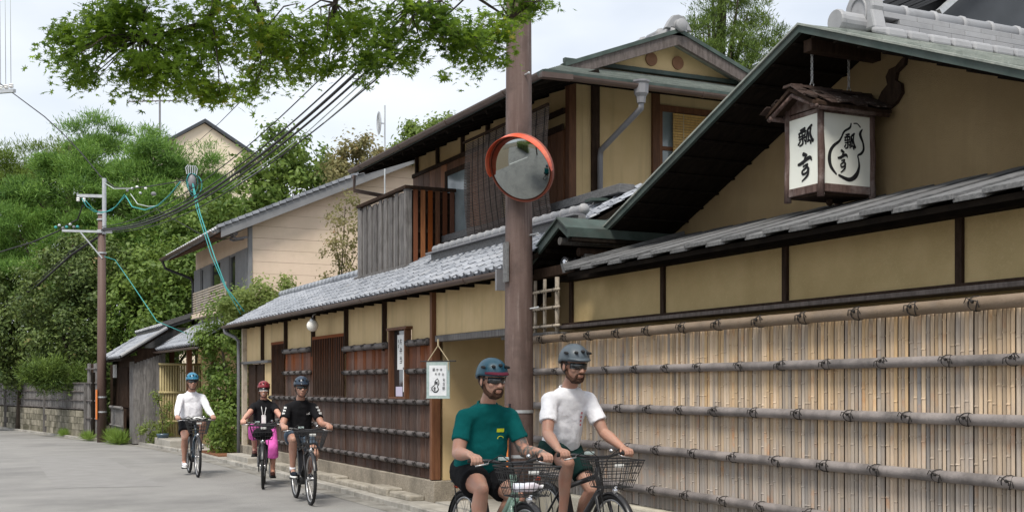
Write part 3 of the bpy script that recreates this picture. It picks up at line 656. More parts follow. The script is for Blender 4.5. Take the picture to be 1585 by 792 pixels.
def slatmesh(seed):
    r = random.Random(seed); m = MB(); w_ = .0165; H_ = FT - FB
    zs = [0]; z = r.uniform(.03, .36)
    while z < H_ - .04:
        zs += [z - .008, z, z + .006]; z += r.uniform(.24, .38)
    zs.append(H_)
    k = 5; vs = []; fs = []
    for i, z in enumerate(zs):
        bump = 0
        if 0 < i < len(zs) - 1: bump = (.0008, .006, .0012)[(i - 1) % 3]
        for j in range(k):
            t = -1 + 2 * j / (k - 1)
            vs.append((-(1 - t * t) * .0105 - bump * (1 - .5 * t * t), t * w_ * (1 + bump * 6), z))
    for i in range(len(zs) - 1):
        for j in range(k - 1): a = i * k + j; fs.append((a, a + k, a + k + 1, a + 1))
    m.add(vs, fs); return m
slm = [mesh_of('bamboo_slat', slatmesh(i), m_slat, smooth=False, fixn=False) for i in range(26)]
a = FA0 + .02; i = 0
while a < FA1 - .01:
    wdt = random.uniform(.78, 1.14); a += .0175 * wdt
    inst('bamboo_slat', random.choice(slm), fn, (fx(a) + .012 + random.uniform(-.005, .003), a, FB - .01 + random.uniform(-.006, .004)), (0, 0, random.uniform(-.06, .06)), (1, wdt, 1)); a += .0175 * wdt + random.uniform(.0018, .0045)
kf = mesh_of('cord_tie', knot_mesh(.040), m_cord, smooth=True)
for zi, (z, r, mt) in enumerate(((1.985, .041, m_culm_b), (1.655, .034, m_culm), (1.305, .036, m_culm), (.955, .037, m_culm), (.605, .037, m_culm))):
    x = -.036 - (.02 if zi == 0 else 0)
    culm((fx(FA0) + x, FA0, z), (fx(FA1) + x, FA1, z), r, mt, fn, step=.30, n=14)
    off = (.05, .33, .10, .36, .02)[zi]; a = FA0 + off
    while a < FA1:
        o = inst('cord_tie', kf, fn, (fx(a) + x, a, z), (random.uniform(-.3, .3), 0, random.uniform(-.06, .06)), (1, random.choice((1, 1.1, -1)), 1)); o.scale = (r / .040, o.scale[1], r / .040); a += .53 + random.uniform(-.05, .05)
# flat timber over the top cane
# ================================================================== gabled house behind the fence
gh = thing('gabled_house', 'dark roofed gabled house with ochre plaster wall standing behind the bamboo fence', 'building', (7, 8, 0))
W1 = 6.05
part('lower_wall', MB().box(W1, W1 + .15, 3.5, 11.17, .0, 2.72), m_plaster2, gh)
for a in (11.17, 9.40, 7.63, 5.84, 4.05): part('post', MB().box(W1 - .028, W1 + .05, a - .03, a + .03, 2.16, 2.64), m_darkwood, gh, bevel=.004)
part('sill', MB().box(W1 - .19, W1 - .001, 3.5, 11.22, 2.10, 2.135), m_barge, gh, bevel=.006)
part('sill_trim', MB().box(W1 - .10, W1 - .001, 3.5, 11.22, 2.136, 2.165), m_darkwood, gh)
part('eave_beam', MB().box(W1 - .12, W1 + .03, 3.5, 11.25, 2.60, 2.70), m_soffit, gh)
# lean-to roof of lapped boards
LE, LW, LZ0, LZ1 = 5.60, 7.0, 2.655, 3.055
def lz(x): return LZ0 + (LZ1 - LZ0) * (x - LE) / (LW - LE)
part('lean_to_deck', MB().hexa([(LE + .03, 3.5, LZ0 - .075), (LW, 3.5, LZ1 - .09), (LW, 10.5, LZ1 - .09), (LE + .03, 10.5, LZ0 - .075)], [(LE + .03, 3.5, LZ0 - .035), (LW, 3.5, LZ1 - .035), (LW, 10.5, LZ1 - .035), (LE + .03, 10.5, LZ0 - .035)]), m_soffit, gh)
n = 26
for i in range(n):
    a0 = 3.64 + i * .262; hi = i % 2; dz = .018 if hi else 0.0
    p = part('lapped_board', MB().hexa([(LE - (.018 if hi else 0), a0 - .02 * hi, LZ0 - .035 + dz), (LW, a0 - .02 * hi, LZ1 - .035 + dz), (LW, a0 + .262 + .02 * hi, LZ1 - .035 + dz), (LE - (.018 if hi else 0), a0 + .262 + .02 * hi, LZ0 - .035 + dz)],
                                       [(LE - (.018 if hi else 0), a0 - .02 * hi, LZ0 + dz + (0 if hi else -.002)), (LW, a0 - .02 * hi, LZ1 + dz), (LW, a0 + .262 + .02 * hi, LZ1 + dz), (LE - (.018 if hi else 0), a0 + .262 + .02 * hi, LZ0 + dz)]), m_greyboard, gh, bevel=.004)
part('lean_to_verge', MB().bar((LE - .02, 10.50, LZ0 + .01), (LW, 10.50, LZ1 + .01), .05, .09), m_greyboard, gh)
# gable wall and main roof
GW, GV, AP, AZ, PS = 7.0, 6.2, 7.66, 4.36, .40
def gz(a): return AZ - PS * abs(a - AP)
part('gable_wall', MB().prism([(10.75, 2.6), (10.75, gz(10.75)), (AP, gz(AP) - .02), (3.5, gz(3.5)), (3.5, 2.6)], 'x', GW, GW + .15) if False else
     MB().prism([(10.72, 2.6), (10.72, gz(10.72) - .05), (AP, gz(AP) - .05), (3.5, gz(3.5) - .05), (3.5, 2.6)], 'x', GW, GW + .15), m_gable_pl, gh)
def roofpart(name, x0, x1, z0, z1, mt, a_l=10.93, a_r=3.0, bevel=0):
    m = MB()
    m.prism([(AP, AZ + z0), (a_l, gz(a_l) + z0), (a_l, gz(a_l) + z1), (AP, AZ + z1)], 'x', x0, x1)
    m.prism([(AP, AZ + z0), (AP, AZ + z1), (a_r, gz(a_r) + z1), (a_r, gz(a_r) + z0)], 'x', x0, x1)
    return part(name, m, mt, gh, bevel=bevel)
roofpart('roof_deck', GV + .03, 12.5, -.05, .01, m_soffit)
roofpart('verge_board', GV - .005, GV + .029, -.045, .012, m_patina)
roofpart('verge_cap', GV - .02, GV + .07, .013, .03, m_copper)
for i in range(13):
    for s in (1, -1):
        a_ = AP + s * (.12 + i * .265)
        if (s == 1 and a_ < 10.9) or (s == -1 and a_ > 3.4):
            part('soffit_board', MB().bar((GV + .035, a_, gz(a_) - .059), (GW - .002, a_, gz(a_) - .059), .05, .016), m_soffit, gh)
part('purlin', MB().box(GV + .08, GW - .001, AP - .05, AP + .05, AZ - .19, AZ - .09), m_darkwood, gh, bevel=.005)
0 and part('purlin', MB().tube([(GV + .1, 10.2, gz(10.2) - .13), (GW - .001, 10.2, gz(10.2) - .13)], .05, 10), m_darkwood, gh)
# shingle slope towards the camera and the far slope
for i in range(12):
    a0, a1 = 3.0 + i * .38, 3.0 + (i + 1.12) * .38
    if a1 > AP: a1 = AP
    if a0 < AP: part('shingle_course', MB().hexa([(GV + .071, a0, gz(a0) + .011), (12.5, a0, gz(a0) + .011), (12.5, a1, gz(a1) + .011), (GV + .071, a1, gz(a1) + .011)],
                                [(GV + .071, a0, gz(a0) + .055), (12.5, a0, gz(a0) + .055), (12.5, a1, gz(a1) + .03), (GV + .071, a1, gz(a1) + .03)]), m_copper, gh)
for i in range(9):
    a0, a1 = 10.93 - i * .38, 10.93 - (i + 1.12) * .38
    if a1 < AP: a1 = AP
    part('shingle_course', MB().hexa([(GV + .071, a1, gz(a1) + .011), (12.5, a1, gz(a1) + .011), (12.5, a0, gz(a0) + .011), (GV + .071, a0, gz(a0) + .011)],
                                [(GV + .071, a1, gz(a1) + .03), (12.5, a1, gz(a1) + .03), (12.5, a0, gz(a0) + .055), (GV + .071, a0, gz(a0) + .055)]), m_copper, gh)
# stacked ridge
RD = 6.80
ez = AZ + .04
for k, (hw, z0, z1) in enumerate(((.15, .0, .05), (.14, .054, .10), (.125, .104, .15))):
    for i in range(13):
        x0 = RD + .16 + i * .36 + (k % 2) * .16
        part('ridge_layer_tile', MB().box(x0, x0 + .355, AP - hw, AP + hw, ez + z0, ez + z1), m_ridge, gh, bevel=.004)
cpm = mesh_of('ridge_top_tile', MB().lathe([(.078, 0), (.085, .01), (.085, .035), (.074, .045), (.074, .33)], axis='x', n=14), m_ridge, smooth=True)
for i in range(14): inst('ridge_top_tile', cpm, gh, (RD + .12 + i * .325, AP, ez + .185))
og = MB(); arch = [(AP - .20, ez - .02)] + [(AP - .155 + 0 * t, ez + .14) for t in (0,)] + [(AP + .165 * -math.cos(PI * t / 8), ez + .17 + .165 * math.sin(PI * t / 8)) for t in range(9)] + [(AP + .155, ez + .14), (AP + .20, ez - .02)]
og.prism(arch, 'x', RD, RD + .13)
inner = [(AP + .095 * -math.cos(PI * t / 8), ez + .15 + .115 * math.sin(PI * t / 8)) for t in range(9)] + [(AP + .095, ez + .04), (AP - .095, ez + .04)]
rg = MB(); nI = len(inner)
rg.tube([(RD - .002, *q) for q in inner], .011, 6, closed=True)
t_ = part('ridge_end_tile', og, m_ridge, gh, bevel=.018); part('ridge_end_ring', rg, m_ridge, t_, smooth=True)
part('round_end_tile', MB().lathe([(.0, 0), (.088, .0), (.095, .012), (.095, .04), (.085, .05), (.085, .34)], (RD - .26, AP - .02, ez + .045), 'x', 18), m_ridge, gh, smooth=False)
cp2 = mesh_of('verge_tile', MB().prism([(-.13, 0), (-.12, .075), (-.09, .10), (.09, .10), (.12, .075), (.13, 0)], 'y', -.1, .1), m_ridge)
for i in range(15):
    x0 = RD - .02 + i * .235
    o = part('slope_tile', MB().hexa([(x0, AP - .36, gz(AP - .36) + .05), (x0 + .222, AP - .36, gz(AP - .36) + .05), (x0 + .222, AP - .16, gz(AP - .16) + .05), (x0, AP - .16, gz(AP - .16) + .05)],
                                     [(x0 + .01, AP - .35, gz(AP - .36) + .125), (x0 + .205, AP - .35, gz(AP - .36) + .125), (x0 + .205, AP - .16, gz(AP - .16) + .10), (x0 + .01, AP - .16, gz(AP - .16) + .10)]), m_ridge, gh, bevel=.02)
# dark gourd-shaped wall ornament behind the lantern
orn = [(0, 0), (.10, -.02), (.20, .02), (.27, .10), (.26, .19), (.19, .24), (.21, .31), (.30, .36), (.32, .44), (.27, .42), (.20, .37), (.12, .36), (.08, .30), (.10, .22), (.03, .17), (-.03, .08)]
part('wall_ornament', MB().prism([(7.60 - x * .95, 3.76 + y * .85) for x, y in orn], 'x', GW - .035, GW - .001), m_darkwood, gh)

# ================================================================== small gate roof over the bamboo lattice
gt = thing('gate_roof', 'small green edged gabled roof over the bamboo lattice beside the mirror pole', 'roof', (6.2, 11, 2.6))
gx0, ga, gzp = 5.74, 10.90, 3.19
def g2(a): return gzp - .5 * (a - ga) if a > ga else gzp + .62 * (a - ga)
for nm, x0, x1, z0, z1, mt in (('roof_deck', gx0 + .03, 7.0, -.06, .0, m_soffit), ('verge_board', gx0, gx0 + .028, -.07, .02, m_patina), ('roof_cover', gx0 - .02, 7.0, .021, .040, m_patina)):
    part(nm, MB().prism([(ga, gzp + z0), (12.35, g2(12.35) + z0), (12.35, g2(12.35) + z1), (ga, gzp + z1), (10.70, g2(10.70) + z1), (10.70, g2(10.70) + z0)], 'x', x0, x1), mt, gt)
part('eave_board', MB().box(gx0, 7.0, 10.655, 10.70, g2(10.7) - .06, g2(10.7) + .03), m_patina, gt)
part('eave_board_lower', MB().box(gx0 + .03, 7.0, 10.66, 10.74, g2(10.7) - .10, g2(10.7) - .062), m_soffit, gt)
part('ridge_log', MB().tube([(gx0 + .03, 10.93, 2.99), (7.0, 10.93, 2.99)], .04, 12), m_greywood, gt)
part('cross_beam', MB().tube([(5.95, 10.86, 2.88), (7.0, 10.86, 2.88)], .045, 10), m_darkwood, gt)
part('short_post', MB().box(6.0, 6.10, 10.80, 10.90, 2.62, 2.86), m_greywood, gt, bevel=.005)
part('side_board', MB().box(6.1, 7.0, 10.84, 10.87, 2.6, 2.83), m_greyboard, gt)
part('gate_beam', MB().box(5.83, 5.93, 10.9, 12.3, 2.66, 2.76), m_darkwood, gt)
for i in range(6): part('rafter', MB().bar((gx0 + .04, 11.05 + i * .2, g2(11.05 + i * .2) - .09), (6.9, 11.05 + i * .2, g2(11.05 + i * .2) - .09), .035, .04), m_soffit, gt)
lamp = thing('flood_lamp', 'small round chrome lamp mounted under the little gate roof', 'lamp', (5.86, 10.95, 2.74))
part('lamp_housing', MB().lathe([(.03, .10), (.075, .06), (.085, 0), (.085, -.02), (.078, -.02)], (5.86, 10.97, 2.75), 'x', 16), m_blackp, lamp, smooth=True)
part('lamp_lens', MB().ball((5.845, 10.97, 2.75), (.02, .07, .07), 12), m_chrome, lamp, smooth=True)
part('lamp_bracket', MB().bar((5.9, 10.97, 2.75), (5.98, 10.97, 2.82), .03, .03), m_blackp, lamp)
la = thing('bamboo_lattice', 'open lattice of pale bamboo poles on top of the fence end beside the pole', 'lattice', (5.78, 11.2, 2.06))
part('lattice_sill', MB().box(5.70, 5.92, 10.98, 12.2, 2.02, 2.065), m_greywood, la, bevel=.005)
for a in (11.02, 11.30, 11.52, 11.78, 12.0): culm((5.79, a, 2.066), (5.79, a, 2.63), .024 if a < 11.1 else .019, m_culm_l, la, 'lattice_pole', step=.22, n=8)
kl = mesh_of('lattice_tie', knot_mesh(.022, False), m_cord, smooth=True)
for z in (2.13, 2.32, 2.50):
    culm((5.765, 10.93, z), (5.765, 12.15, z), .015, m_culm_l, la, 'lattice_rail', step=.25, n=8)
    for a in (11.02, 11.30, 11.52, 11.78): inst('lattice_tie', kl, la, (5.775, a, z), (0, 0, .5))
part('gate_back_wall', MB().box(6.25, 6.3, 10.9, 12.95, .1, 2.66), m_gable_pl, gt)

# ================================================================== wooden lantern with brush writing
LX0, LX1, LA0, LA1, LZb, LZt = 6.30, 6.82, 7.52, 7.93, 3.06, 3.67
ln = thing('hanging_lantern', 'square wooden paper lantern with black brush writing hanging by chains under the gable', 'lantern', (6.55, 7.72, 3.0))
for (x, a) in ((LX0, LA0), (LX0, LA1), (LX1, LA0), (LX1, LA1)):
    p = [(x + random.uniform(-.004, .004), a + random.uniform(-.004, .004), z) for z in (LZb - .06, LZb + .1, LZb + .3, LZb + .45, LZt + .08)]
    part('corner_pole', MB().tube(p, [.030, .027, .030, .026, .028], 9), m_logw, ln, smooth=True)
for (x0, x1, a0, a1, z0, z1) in ((LX0 - .015, LX0 + .015, LA0 + .027, LA1 - .027, LZb - .02, LZb + .045), (LX0 + .028, LX1 - .028, LA0 - .015, LA0 + .015, LZb - .02, LZb + .045),
                         (LX0 - .012, LX0 + .012, LA0 + .027, LA1 - .027, LZt - .005, LZt + .03), (LX0 + .028, LX1 - .028, LA0 - .012, LA0 + .012, LZt - .005, LZt + .05),
                         (LX1 - .012, LX1 + .012, LA0 + .027, LA1 - .027, LZb - .02, LZb + .045), (LX0 + .028, LX1 - .028, LA1 - .012, LA1 + .012, LZb - .02, LZb + .045)):
    part('frame_rail', MB().box(x0, x1, a0, a1, z0, z1), m_logw, ln, bevel=.004)
part('bottom_board', MB().box(LX0 + .02, LX1 - .02, LA0 + .02, LA1 - .02, LZb - .035, LZb - .0), m_darkwood, ln)
part('bottom_knob', MB().ball(((LX0 + LX1) / 2, (LA0 + LA1) / 2, LZb - .06), (.03, .03, .035), 10), m_darkwood, ln, smooth=True)
pS = part('street_panel', MB().box(LX0 - .004, LX0 + .006, LA0 + .024, LA1 - .024, LZb + .046, LZt - .006), m_paper, ln)
pC = part('side_panel', MB().box(LX0 + .024, LX1 - .024, LA0 - .004, LA0 + .006, LZb + .046, LZt - .006), m_paper, ln)
part('side_panel', MB().box(LX1 - .006, LX1 + .004, LA0 + .024, LA1 - .024, LZb + .046, LZt - .006), m_paper, ln)
part('side_panel', MB().box(LX0 + .024, LX1 - .024, LA1 - .006, LA1 + .004, LZb + .046, LZt - .006), m_paper, ln)
part('gable_board', MB().prism([(LA0 - .05, LZt + .04), (LA1 + .05, LZt + .04), ((LA0 + LA1) / 2, LZt + .18)], 'x', LX0 - .01, LX0 + .01), m_logw, ln)
def brush(strokes, mapf, name, parent, mt=m_ink):
    """variable-width pen strokes as flat ribbons lying on a panel; mapf(u, v) -> point"""
    m = MB()
    for kz, st in enumerate(strokes):
        ps = [(q[0], q[1]) for q in st]; ws = [q[2] for q in st]
        fine, fw = [], []
        for i in range(len(ps) - 1):        # catmull-rom
            p0, p1, p2, p3 = ps[max(i - 1, 0)], ps[i], ps[i + 1], ps[min(i + 2, len(ps) - 1)]
            for j in range(5):
                t = j / 5
                fine.append(tuple(.5 * (2 * p1[k] + (p2[k] - p0[k]) * t + (2 * p0[k] - 5 * p1[k] + 4 * p2[k] - p3[k]) * t * t + (3 * p1[k] - p0[k] - 3 * p2[k] + p3[k]) * t ** 3) for k in (0, 1)))
                fw.append(lerp(ws[i], ws[i + 1], t))
        fine.append(ps[-1]); fw.append(ws[-1]); vs = []
        for i, (x, y) in enumerate(fine):
            a, b = fine[max(i - 1, 0)], fine[min(i + 1, len(fine) - 1)]
            dx, dy = b[0] - a[0], b[1] - a[1]; l = math.hypot(dx, dy) or 1
            nx, ny = -dy / l, dx / l; hw = fw[i] / 2
            vs += [mapf(x + nx * hw, y + ny * hw, kz), mapf(x - nx * hw, y - ny * hw, kz)]
        m.add(vs, [(2 * i, 2 * i + 1, 2 * i + 3, 2 * i + 2) for i in range(len(fine) - 1)])
        for end in (0, -1):    # blunt brush ends
            x, y = fine[end]; k = 8
            m.add([mapf(x + math.cos(2 * PI * j / k) * fw[end] * .5, y + math.sin(2 * PI * j / k) * fw[end] * .5, kz + .5) for j in range(k)], [tuple(range(k))])
    return part(name, m, mt, parent, fixn=False)
HYO = [[(.18, .14, .10), (.45, .09, .14)], [(.06, .30, .08), (.28, .25, .13), (.52, .22, .09)], [(.12, .30, .09), (.09, .48, .11)], [(.09, .48, .08), (.45, .42, .10)], [(.50, .22, .08), (.47, .44, .09)],
       [(.30, .10, .09), (.29, .44, .09)], [(.10, .61, .08), (.50, .54, .10)], [(.31, .54, .10), (.33, .84, .12), (.14, .93, .08)], [(.17, .70, .08), (.05, .84, .11)], [(.44, .66, .07), (.50, .76, .09)],
       [(.90, .03, .13), (.66, .20, .12), (.60, .48, .10), (.53, .88, .09)], [(.86, .12, .09), (.82, .45, .12), (.98, .82, .15), (1.02, .74, .05)], [(.70, .32, .08), (.71, .62, .09), (.66, .78, .08)], [(.66, .80, .09), (.80, .76, .08), (.86, .92, .11)]]
TEI = [[(.40, .02, .16), (.60, .08, .12)], [(.05, .36, .10), (.25, .34, .14), (.80, .19, .15), (.95, .30, .06)], [(.52, .18, .13), (.38, .36, .08)], [(.38, .47, .07), (.68, .42, .09), (.55, .55, .08)],
       [(.42, .60, .08), (.62, .52, .10), (.74, .62, .13), (.60, .72, .09), (.38, .75, .10), (.30, .66, .09), (.42, .58, .07)], [(.72, .62, .13), (.68, .82, .11), (.30, 1.0, .05)]]
def place(st, x0, y0, w_, h_): return [[(x0 + x * w_, y0 + y * h_, q * (w_ + h_) / 2 * 1.1) for x, y, q in s] for s in st]
Hs, Ws, Wc = LZt - .006 - LZb - .046, LA1 - LA0 - .048, LX1 - LX0 - .048
eps = .0006
def mS(u, v, k): return (LX0 - .0055 - k * .0001, LA1 - .024 - u * Ws, LZt - .006 - v * Hs)
def mS2(u, v, k): return mS(u, v * 1.0, k)
asp = Ws / Hs
# units: fraction of panel width / height -> work in height units so that pen widths stay round
def mS3(u, v, k): return (LX0 - .0055 - k * .00012, LA1 - .024 - u * Hs, LZt - .006 - v * Hs)
brush(place(HYO, asp * .30, .145, asp * .52, .28) + place(TEI, asp * .30, .53, asp * .50, .39), mS3, 'brush_writing', pS)
aC = Wc / Hs
def G(px, py, w_): return ((px - 365) / 420 * aC, (py - 50) / 640, w_ / 640)
def mC(u, v, k): return (LX0 + .024 + u * Hs, LA0 - .0055 - k * .00012, LZt - .006 - v * Hs)
gourd = [[G(610, 125, 14), G(598, 165, 22), G(548, 205, 20), G(522, 262, 18), G(500, 300, 24), G(452, 345, 30), G(422, 400, 34), G(414, 470, 40), G(430, 540, 34), G(476, 600, 16)],
         [G(635, 122, 12), G(665, 120, 12), G(693, 148, 14)], [G(712, 168, 12), G(692, 215, 34), G(718, 290, 22), G(724, 350, 24), G(702, 390, 26), G(672, 412, 18), G(678, 450, 16), G(682, 520, 26), G(652, 600, 46), G(590, 640, 38), G(500, 608, 22)]]
c1 = G(545, 212, 1); c2 = G(487, 378, 1)
brush(gourd + place(HYO, c1[0], c1[1], .205, .245) + place(TEI, c2[0], c2[1], .185, .315), mC, 'gourd_emblem', pC)
# bark roof of the lantern
RA, RZ_ = (LA0 + LA1) / 2, LZt + .215
for s in (-1, 1):
    part('roof_board', MB().hexa([(LX0 - .15, *(RA, RZ_ - .03)), (LX1 + .12, RA, RZ_ - .03), (LX1 + .12, RA + s * .30, LZt + .025), (LX0 - .15, RA + s * .30, LZt + .025)] if s > 0 else
                                 [(LX0 - .15, RA + s * .30, LZt + .025), (LX1 + .12, RA + s * .30, LZt + .025), (LX1 + .12, RA, RZ_ - .03), (LX0 - .15, RA, RZ_ - .03)],
                                 [(LX0 - .15, RA, RZ_ - .0), (LX1 + .12, RA, RZ_ - .0), (LX1 + .12, RA + s * .30, LZt + .05), (LX0 - .15, RA + s * .30, LZt + .05)] if s > 0 else
                                 [(LX0 - .15, RA + s * .30, LZt + .05), (LX1 + .12, RA + s * .30, LZt + .05), (LX1 + .12, RA, RZ_), (LX0 - .15, RA, RZ_)]), m_darkwood, ln)
    for i in range(44):
        x0 = LX0 - .19 + random.random() * .76; ww = random.uniform(.05, .16); t0 = random.random() * .85; t1 = min(1.12, t0 + random.uniform(.2, .5)); lift = .003 + random.random() * .022
        def q(x, t, dz): return (x, RA + s * .31 * t, lerp(RZ_, LZt + .05, t) + dz)
        m = MB().hexa([q(x0, t0, lift), q(x0 + ww, t0, lift + .005), q(x0 + ww, t1, lift + random.uniform(-.005, .01)), q(x0 + random.uniform(-.02, .02), t1, lift)],
                      [q(x0, t0, lift + .008), q(x0 + ww, t0, lift + .012), q(x0 + ww, t1, lift + .014), q(x0, t1, lift + .010)])
        part('bark_strip', m, m_bark, ln)
for i in range(8):
    x0 = LX0 - .17 + i * .102; part('ridge_bark', MB().hexa([(x0, RA - .06, RZ_ - .0), (x0 + .12, RA - .06, RZ_), (x0 + .12, RA + .06, RZ_), (x0, RA + .06, RZ_)], [(x0, RA - .05, RZ_ + .02), (x0 + .12, RA - .04, RZ_ + .03), (x0 + .12, RA + .04, RZ_ + .025), (x0, RA + .05, RZ_ + .02)]), m_bark, ln)
for a in (LA0 - .06, LA1 + .06): part('eave_log', MB().tube([(LX0 - .14, a, LZt + .02), (LX1 + .12, a, LZt + .02)], .022, 8), m_logw, ln, smooth=True)
for s in (-1, 1): part('verge_pole', MB().tube([(LX0 - .12, RA, RZ_ - .06), (LX0 - .12, RA + s * .30, LZt + .01)], .018, 8), m_logw, ln, smooth=True)
# chains
cl = mesh_of('chain_link', MB().tube([(.009 * math.cos(t), 0, .017 * math.sin(t)) for t in [2 * PI * k / 12 for k in range(12)]], .0042, 5, closed=True), m_alu, smooth=True)
for i, x in enumerate((6.38, 6.76)):
    ch = thing('lantern_chain', ('front' if i == 0 else 'rear') + ' steel chain holding the paper lantern, ' + ('the one nearer the street' if i == 0 else 'the one nearer the wall'), 'chain', (x, RA, 4.2), 'chains of the lantern')
    zt = gz(RA) - .09; z = RZ_ + .05; k = 0
    part('eye_hook', MB().tube([(x, RA, RZ_ + .0), (x, RA, RZ_ + .03)] + [(x + .018 * math.sin(t), RA, RZ_ + .048 - .018 * math.cos(t)) for t in [2 * PI * j / 10 for j in range(11)]], .004, 6), m_alu, ch, smooth=True)
    while z < zt:
        inst('chain_link', cl, ch, (x, RA, z + .02), (0, 0, (k % 2) * PI / 2)); z += .027; k += 1

# ================================================================== dark modern building behind, top right
RA_ = 20.0
db = thing('dark_building', 'black ribbed roof and dark slate wall rising behind the gabled house', 'building', (18, 14, 0))
part('slate_wall', MB().box(18.6, 30, RA_ - .29, 28, 0, 9.6), m_slate, db)

RA_ = 20.0
for i in range(17):
    t = i / 16; x0 = 17.15 + t * 1.75; z0 = 8.78 + t * 1.8
    part('roof_rib', MB().bar((x0 + (i % 2) * .03, RA_ - .5, z0), (x0 + 3.4, RA_ - .5, z0 + 1.55), .10, .045), m_blackmet, db)
part('roof_backing', MB().prism([(17.3, 8.75), (19.1, 10.6), (22, 12), (22, 9), (19.3, 8.2)], 'y', RA_ - .40, RA_ - .3), m_blackmet, db)
part('trim', MB().bar((19.25, RA_ - .8, 9.45), (21.6, RA_ - .8, 11.3), .12, .12), m_galv, db)
part('gable_panel', MB().prism([(19.55, 8.0), (19.55, 9.7), (21.6, 11.3), (30, 11.3), (30, 8.0)], 'y', RA_ - .62, RA_ - .55), m_slate, db)
# ================================================================== beige house behind the wooden one
bh = thing('beige_house', 'two storey house with beige siding and grey sloping roof beyond the wooden house', 'building', (6.7, 31, 0))
HA, HD = 28.0, 6.64
def hr(x): return 5.08 + .438 * (x - 5.83)
def hinv(z): return 5.83 + (z + .16 - 5.08) / .438
part('wall', MB().prism([(HD + .04, 0), (HD + .04, hr(HD + .04) - .2), (12, hr(12) - .2), (12, 0)], 'y', HA + .02, HA + .12), m_siding, bh)
z = 2.2
while z < 7.4:
    z1 = z + .272; xa, xb = max(HD, hinv(z)), max(HD, hinv(z1))
    if xa < 11.9: part('siding_board', MB().prism([(xa, z), (min(xb, 12), z1), (12, z1), (12, z)], 'y', HA - .004 + random.uniform(0, .004), HA + .018), m_siding, bh)
    z += .278
part('front_wall', MB().box(HD, HD + .12, HA + .121, 34.6, 0, 5.25), m_siding, bh)
part('corner_trim', MB().box(HD - .06, HD + .03, HA - .03, HA + .08, 2.4, 5.35), m_greysid, bh)
for (a0, a1, mt) in ((28.15, 29.3, m_greysid), (29.35, 30.0, m_glassd), (30.05, 31.0, m_greysid), (31.05, 32.2, m_glassd), (32.25, 33.2, m_greysid), (33.25, 33.6, m_glassd), (33.65, 34.55, m_greysid)):
    if mt is m_glassd:
        f = part('window', MB().box(HD - .05, HD - .001, a0, a0 + .06, 3.6, 4.75).box(HD - .05, HD - .001, a1 - .06, a1, 3.6, 4.75).box(HD - .05, HD - .001, a0 + .06, a1 - .06, 4.69, 4.75), m_greysid, bh); part('pane', MB().box(HD - .02, HD - .002, a0 + .06, a1 - .06, 3.6, 4.69), m_glassd, f)
    else: part('grey_panel', MB().box(HD - .06, HD - .001, a0, a1, 2.9 if a0 < 29 else 3.4, 4.75), mt, bh)
for i in range(9): part('railing_slat', MB().box(6.12, 6.15, 28.6, 32.3, 3.42 + i * .062, 3.42 + i * .062 + .034), m_culm_l, bh)
for a in (28.6, 30.4, 32.26): part('railing_post', MB().box(6.151, 6.20, a, a + .05, 3.40, 3.98), m_culm_l, bh)
part('balcony_base', MB().box(6.10, HD - .001, 28.55, 32.4, 3.28, 3.39), m_siding, bh)
part('roof_slab', MB().prism([(5.83, hr(5.83) - .06), (11.2, hr(11.2) - .06), (14.5, hr(11.2) - 1.2), (14.5, hr(11.2) - 1.1), (11.2, hr(11.2) + .04), (5.83, hr(5.83) + .04)], 'y', 27.7, 34.7), m_greyboard, bh)
part('verge_board', MB().prism([(5.88, hr(5.88) - .20), (11.2, hr(11.2) - .20), (11.2, hr(11.2) + .02), (5.88, hr(5.88) + .02)], 'y', 27.66, 27.698), m_greysid, bh)
part('soffit', MB().prism([(5.9, hr(5.9) - .1), (6.9, hr(6.9) - .1), (6.9, hr(6.9) - .065), (5.9, hr(5.9) - .065)], 'y', 27.7, 34.6), m_redwood, bh)
for i in range(34): part('verge_tile', MB().bar((5.80 + i * .158, 27.72, hr(5.80 + i * .158) + .085), (5.80 + i * .158 + .15, 27.72, hr(5.80 + i * .158 + .15) + .07), .2, .07), m_tile, bh)
for i in range(24): part('roof_tile_row', MB().tube([(5.80, 28.0 + i * .28, hr(5.8) + .05), (11.2, 28.0 + i * .28, hr(11.2) + .05)], .055, 5), m_tile, bh)
gutter(bh, (5.72, 27.7, hr(5.8) - .03), (5.72, 34.75, hr(5.8) + .0), .07)
part('downspout', MB().tube([(5.72, 34.6, 5.0), (5.8, 34.6, 4.8), (6.5, 34.6, 4.55), (6.56, 34.6, 4.4), (6.56, 34.6, 2.9)], .04, 6), m_blackp, bh)
for a in (28.0, 28.35): part('cable_bracket', MB().tube([(6.55, a, 4.98), (6.30, a - .05, 4.92), (6.22, a - .05, 4.95)], .03, 6).ball((6.28, a, 5.05), .06, 6), m_pipe, bh)
part('porch_wall', MB().box(6.5, 6.63, 28.0, 34, 0, 2.9), m_plaster2, bh)

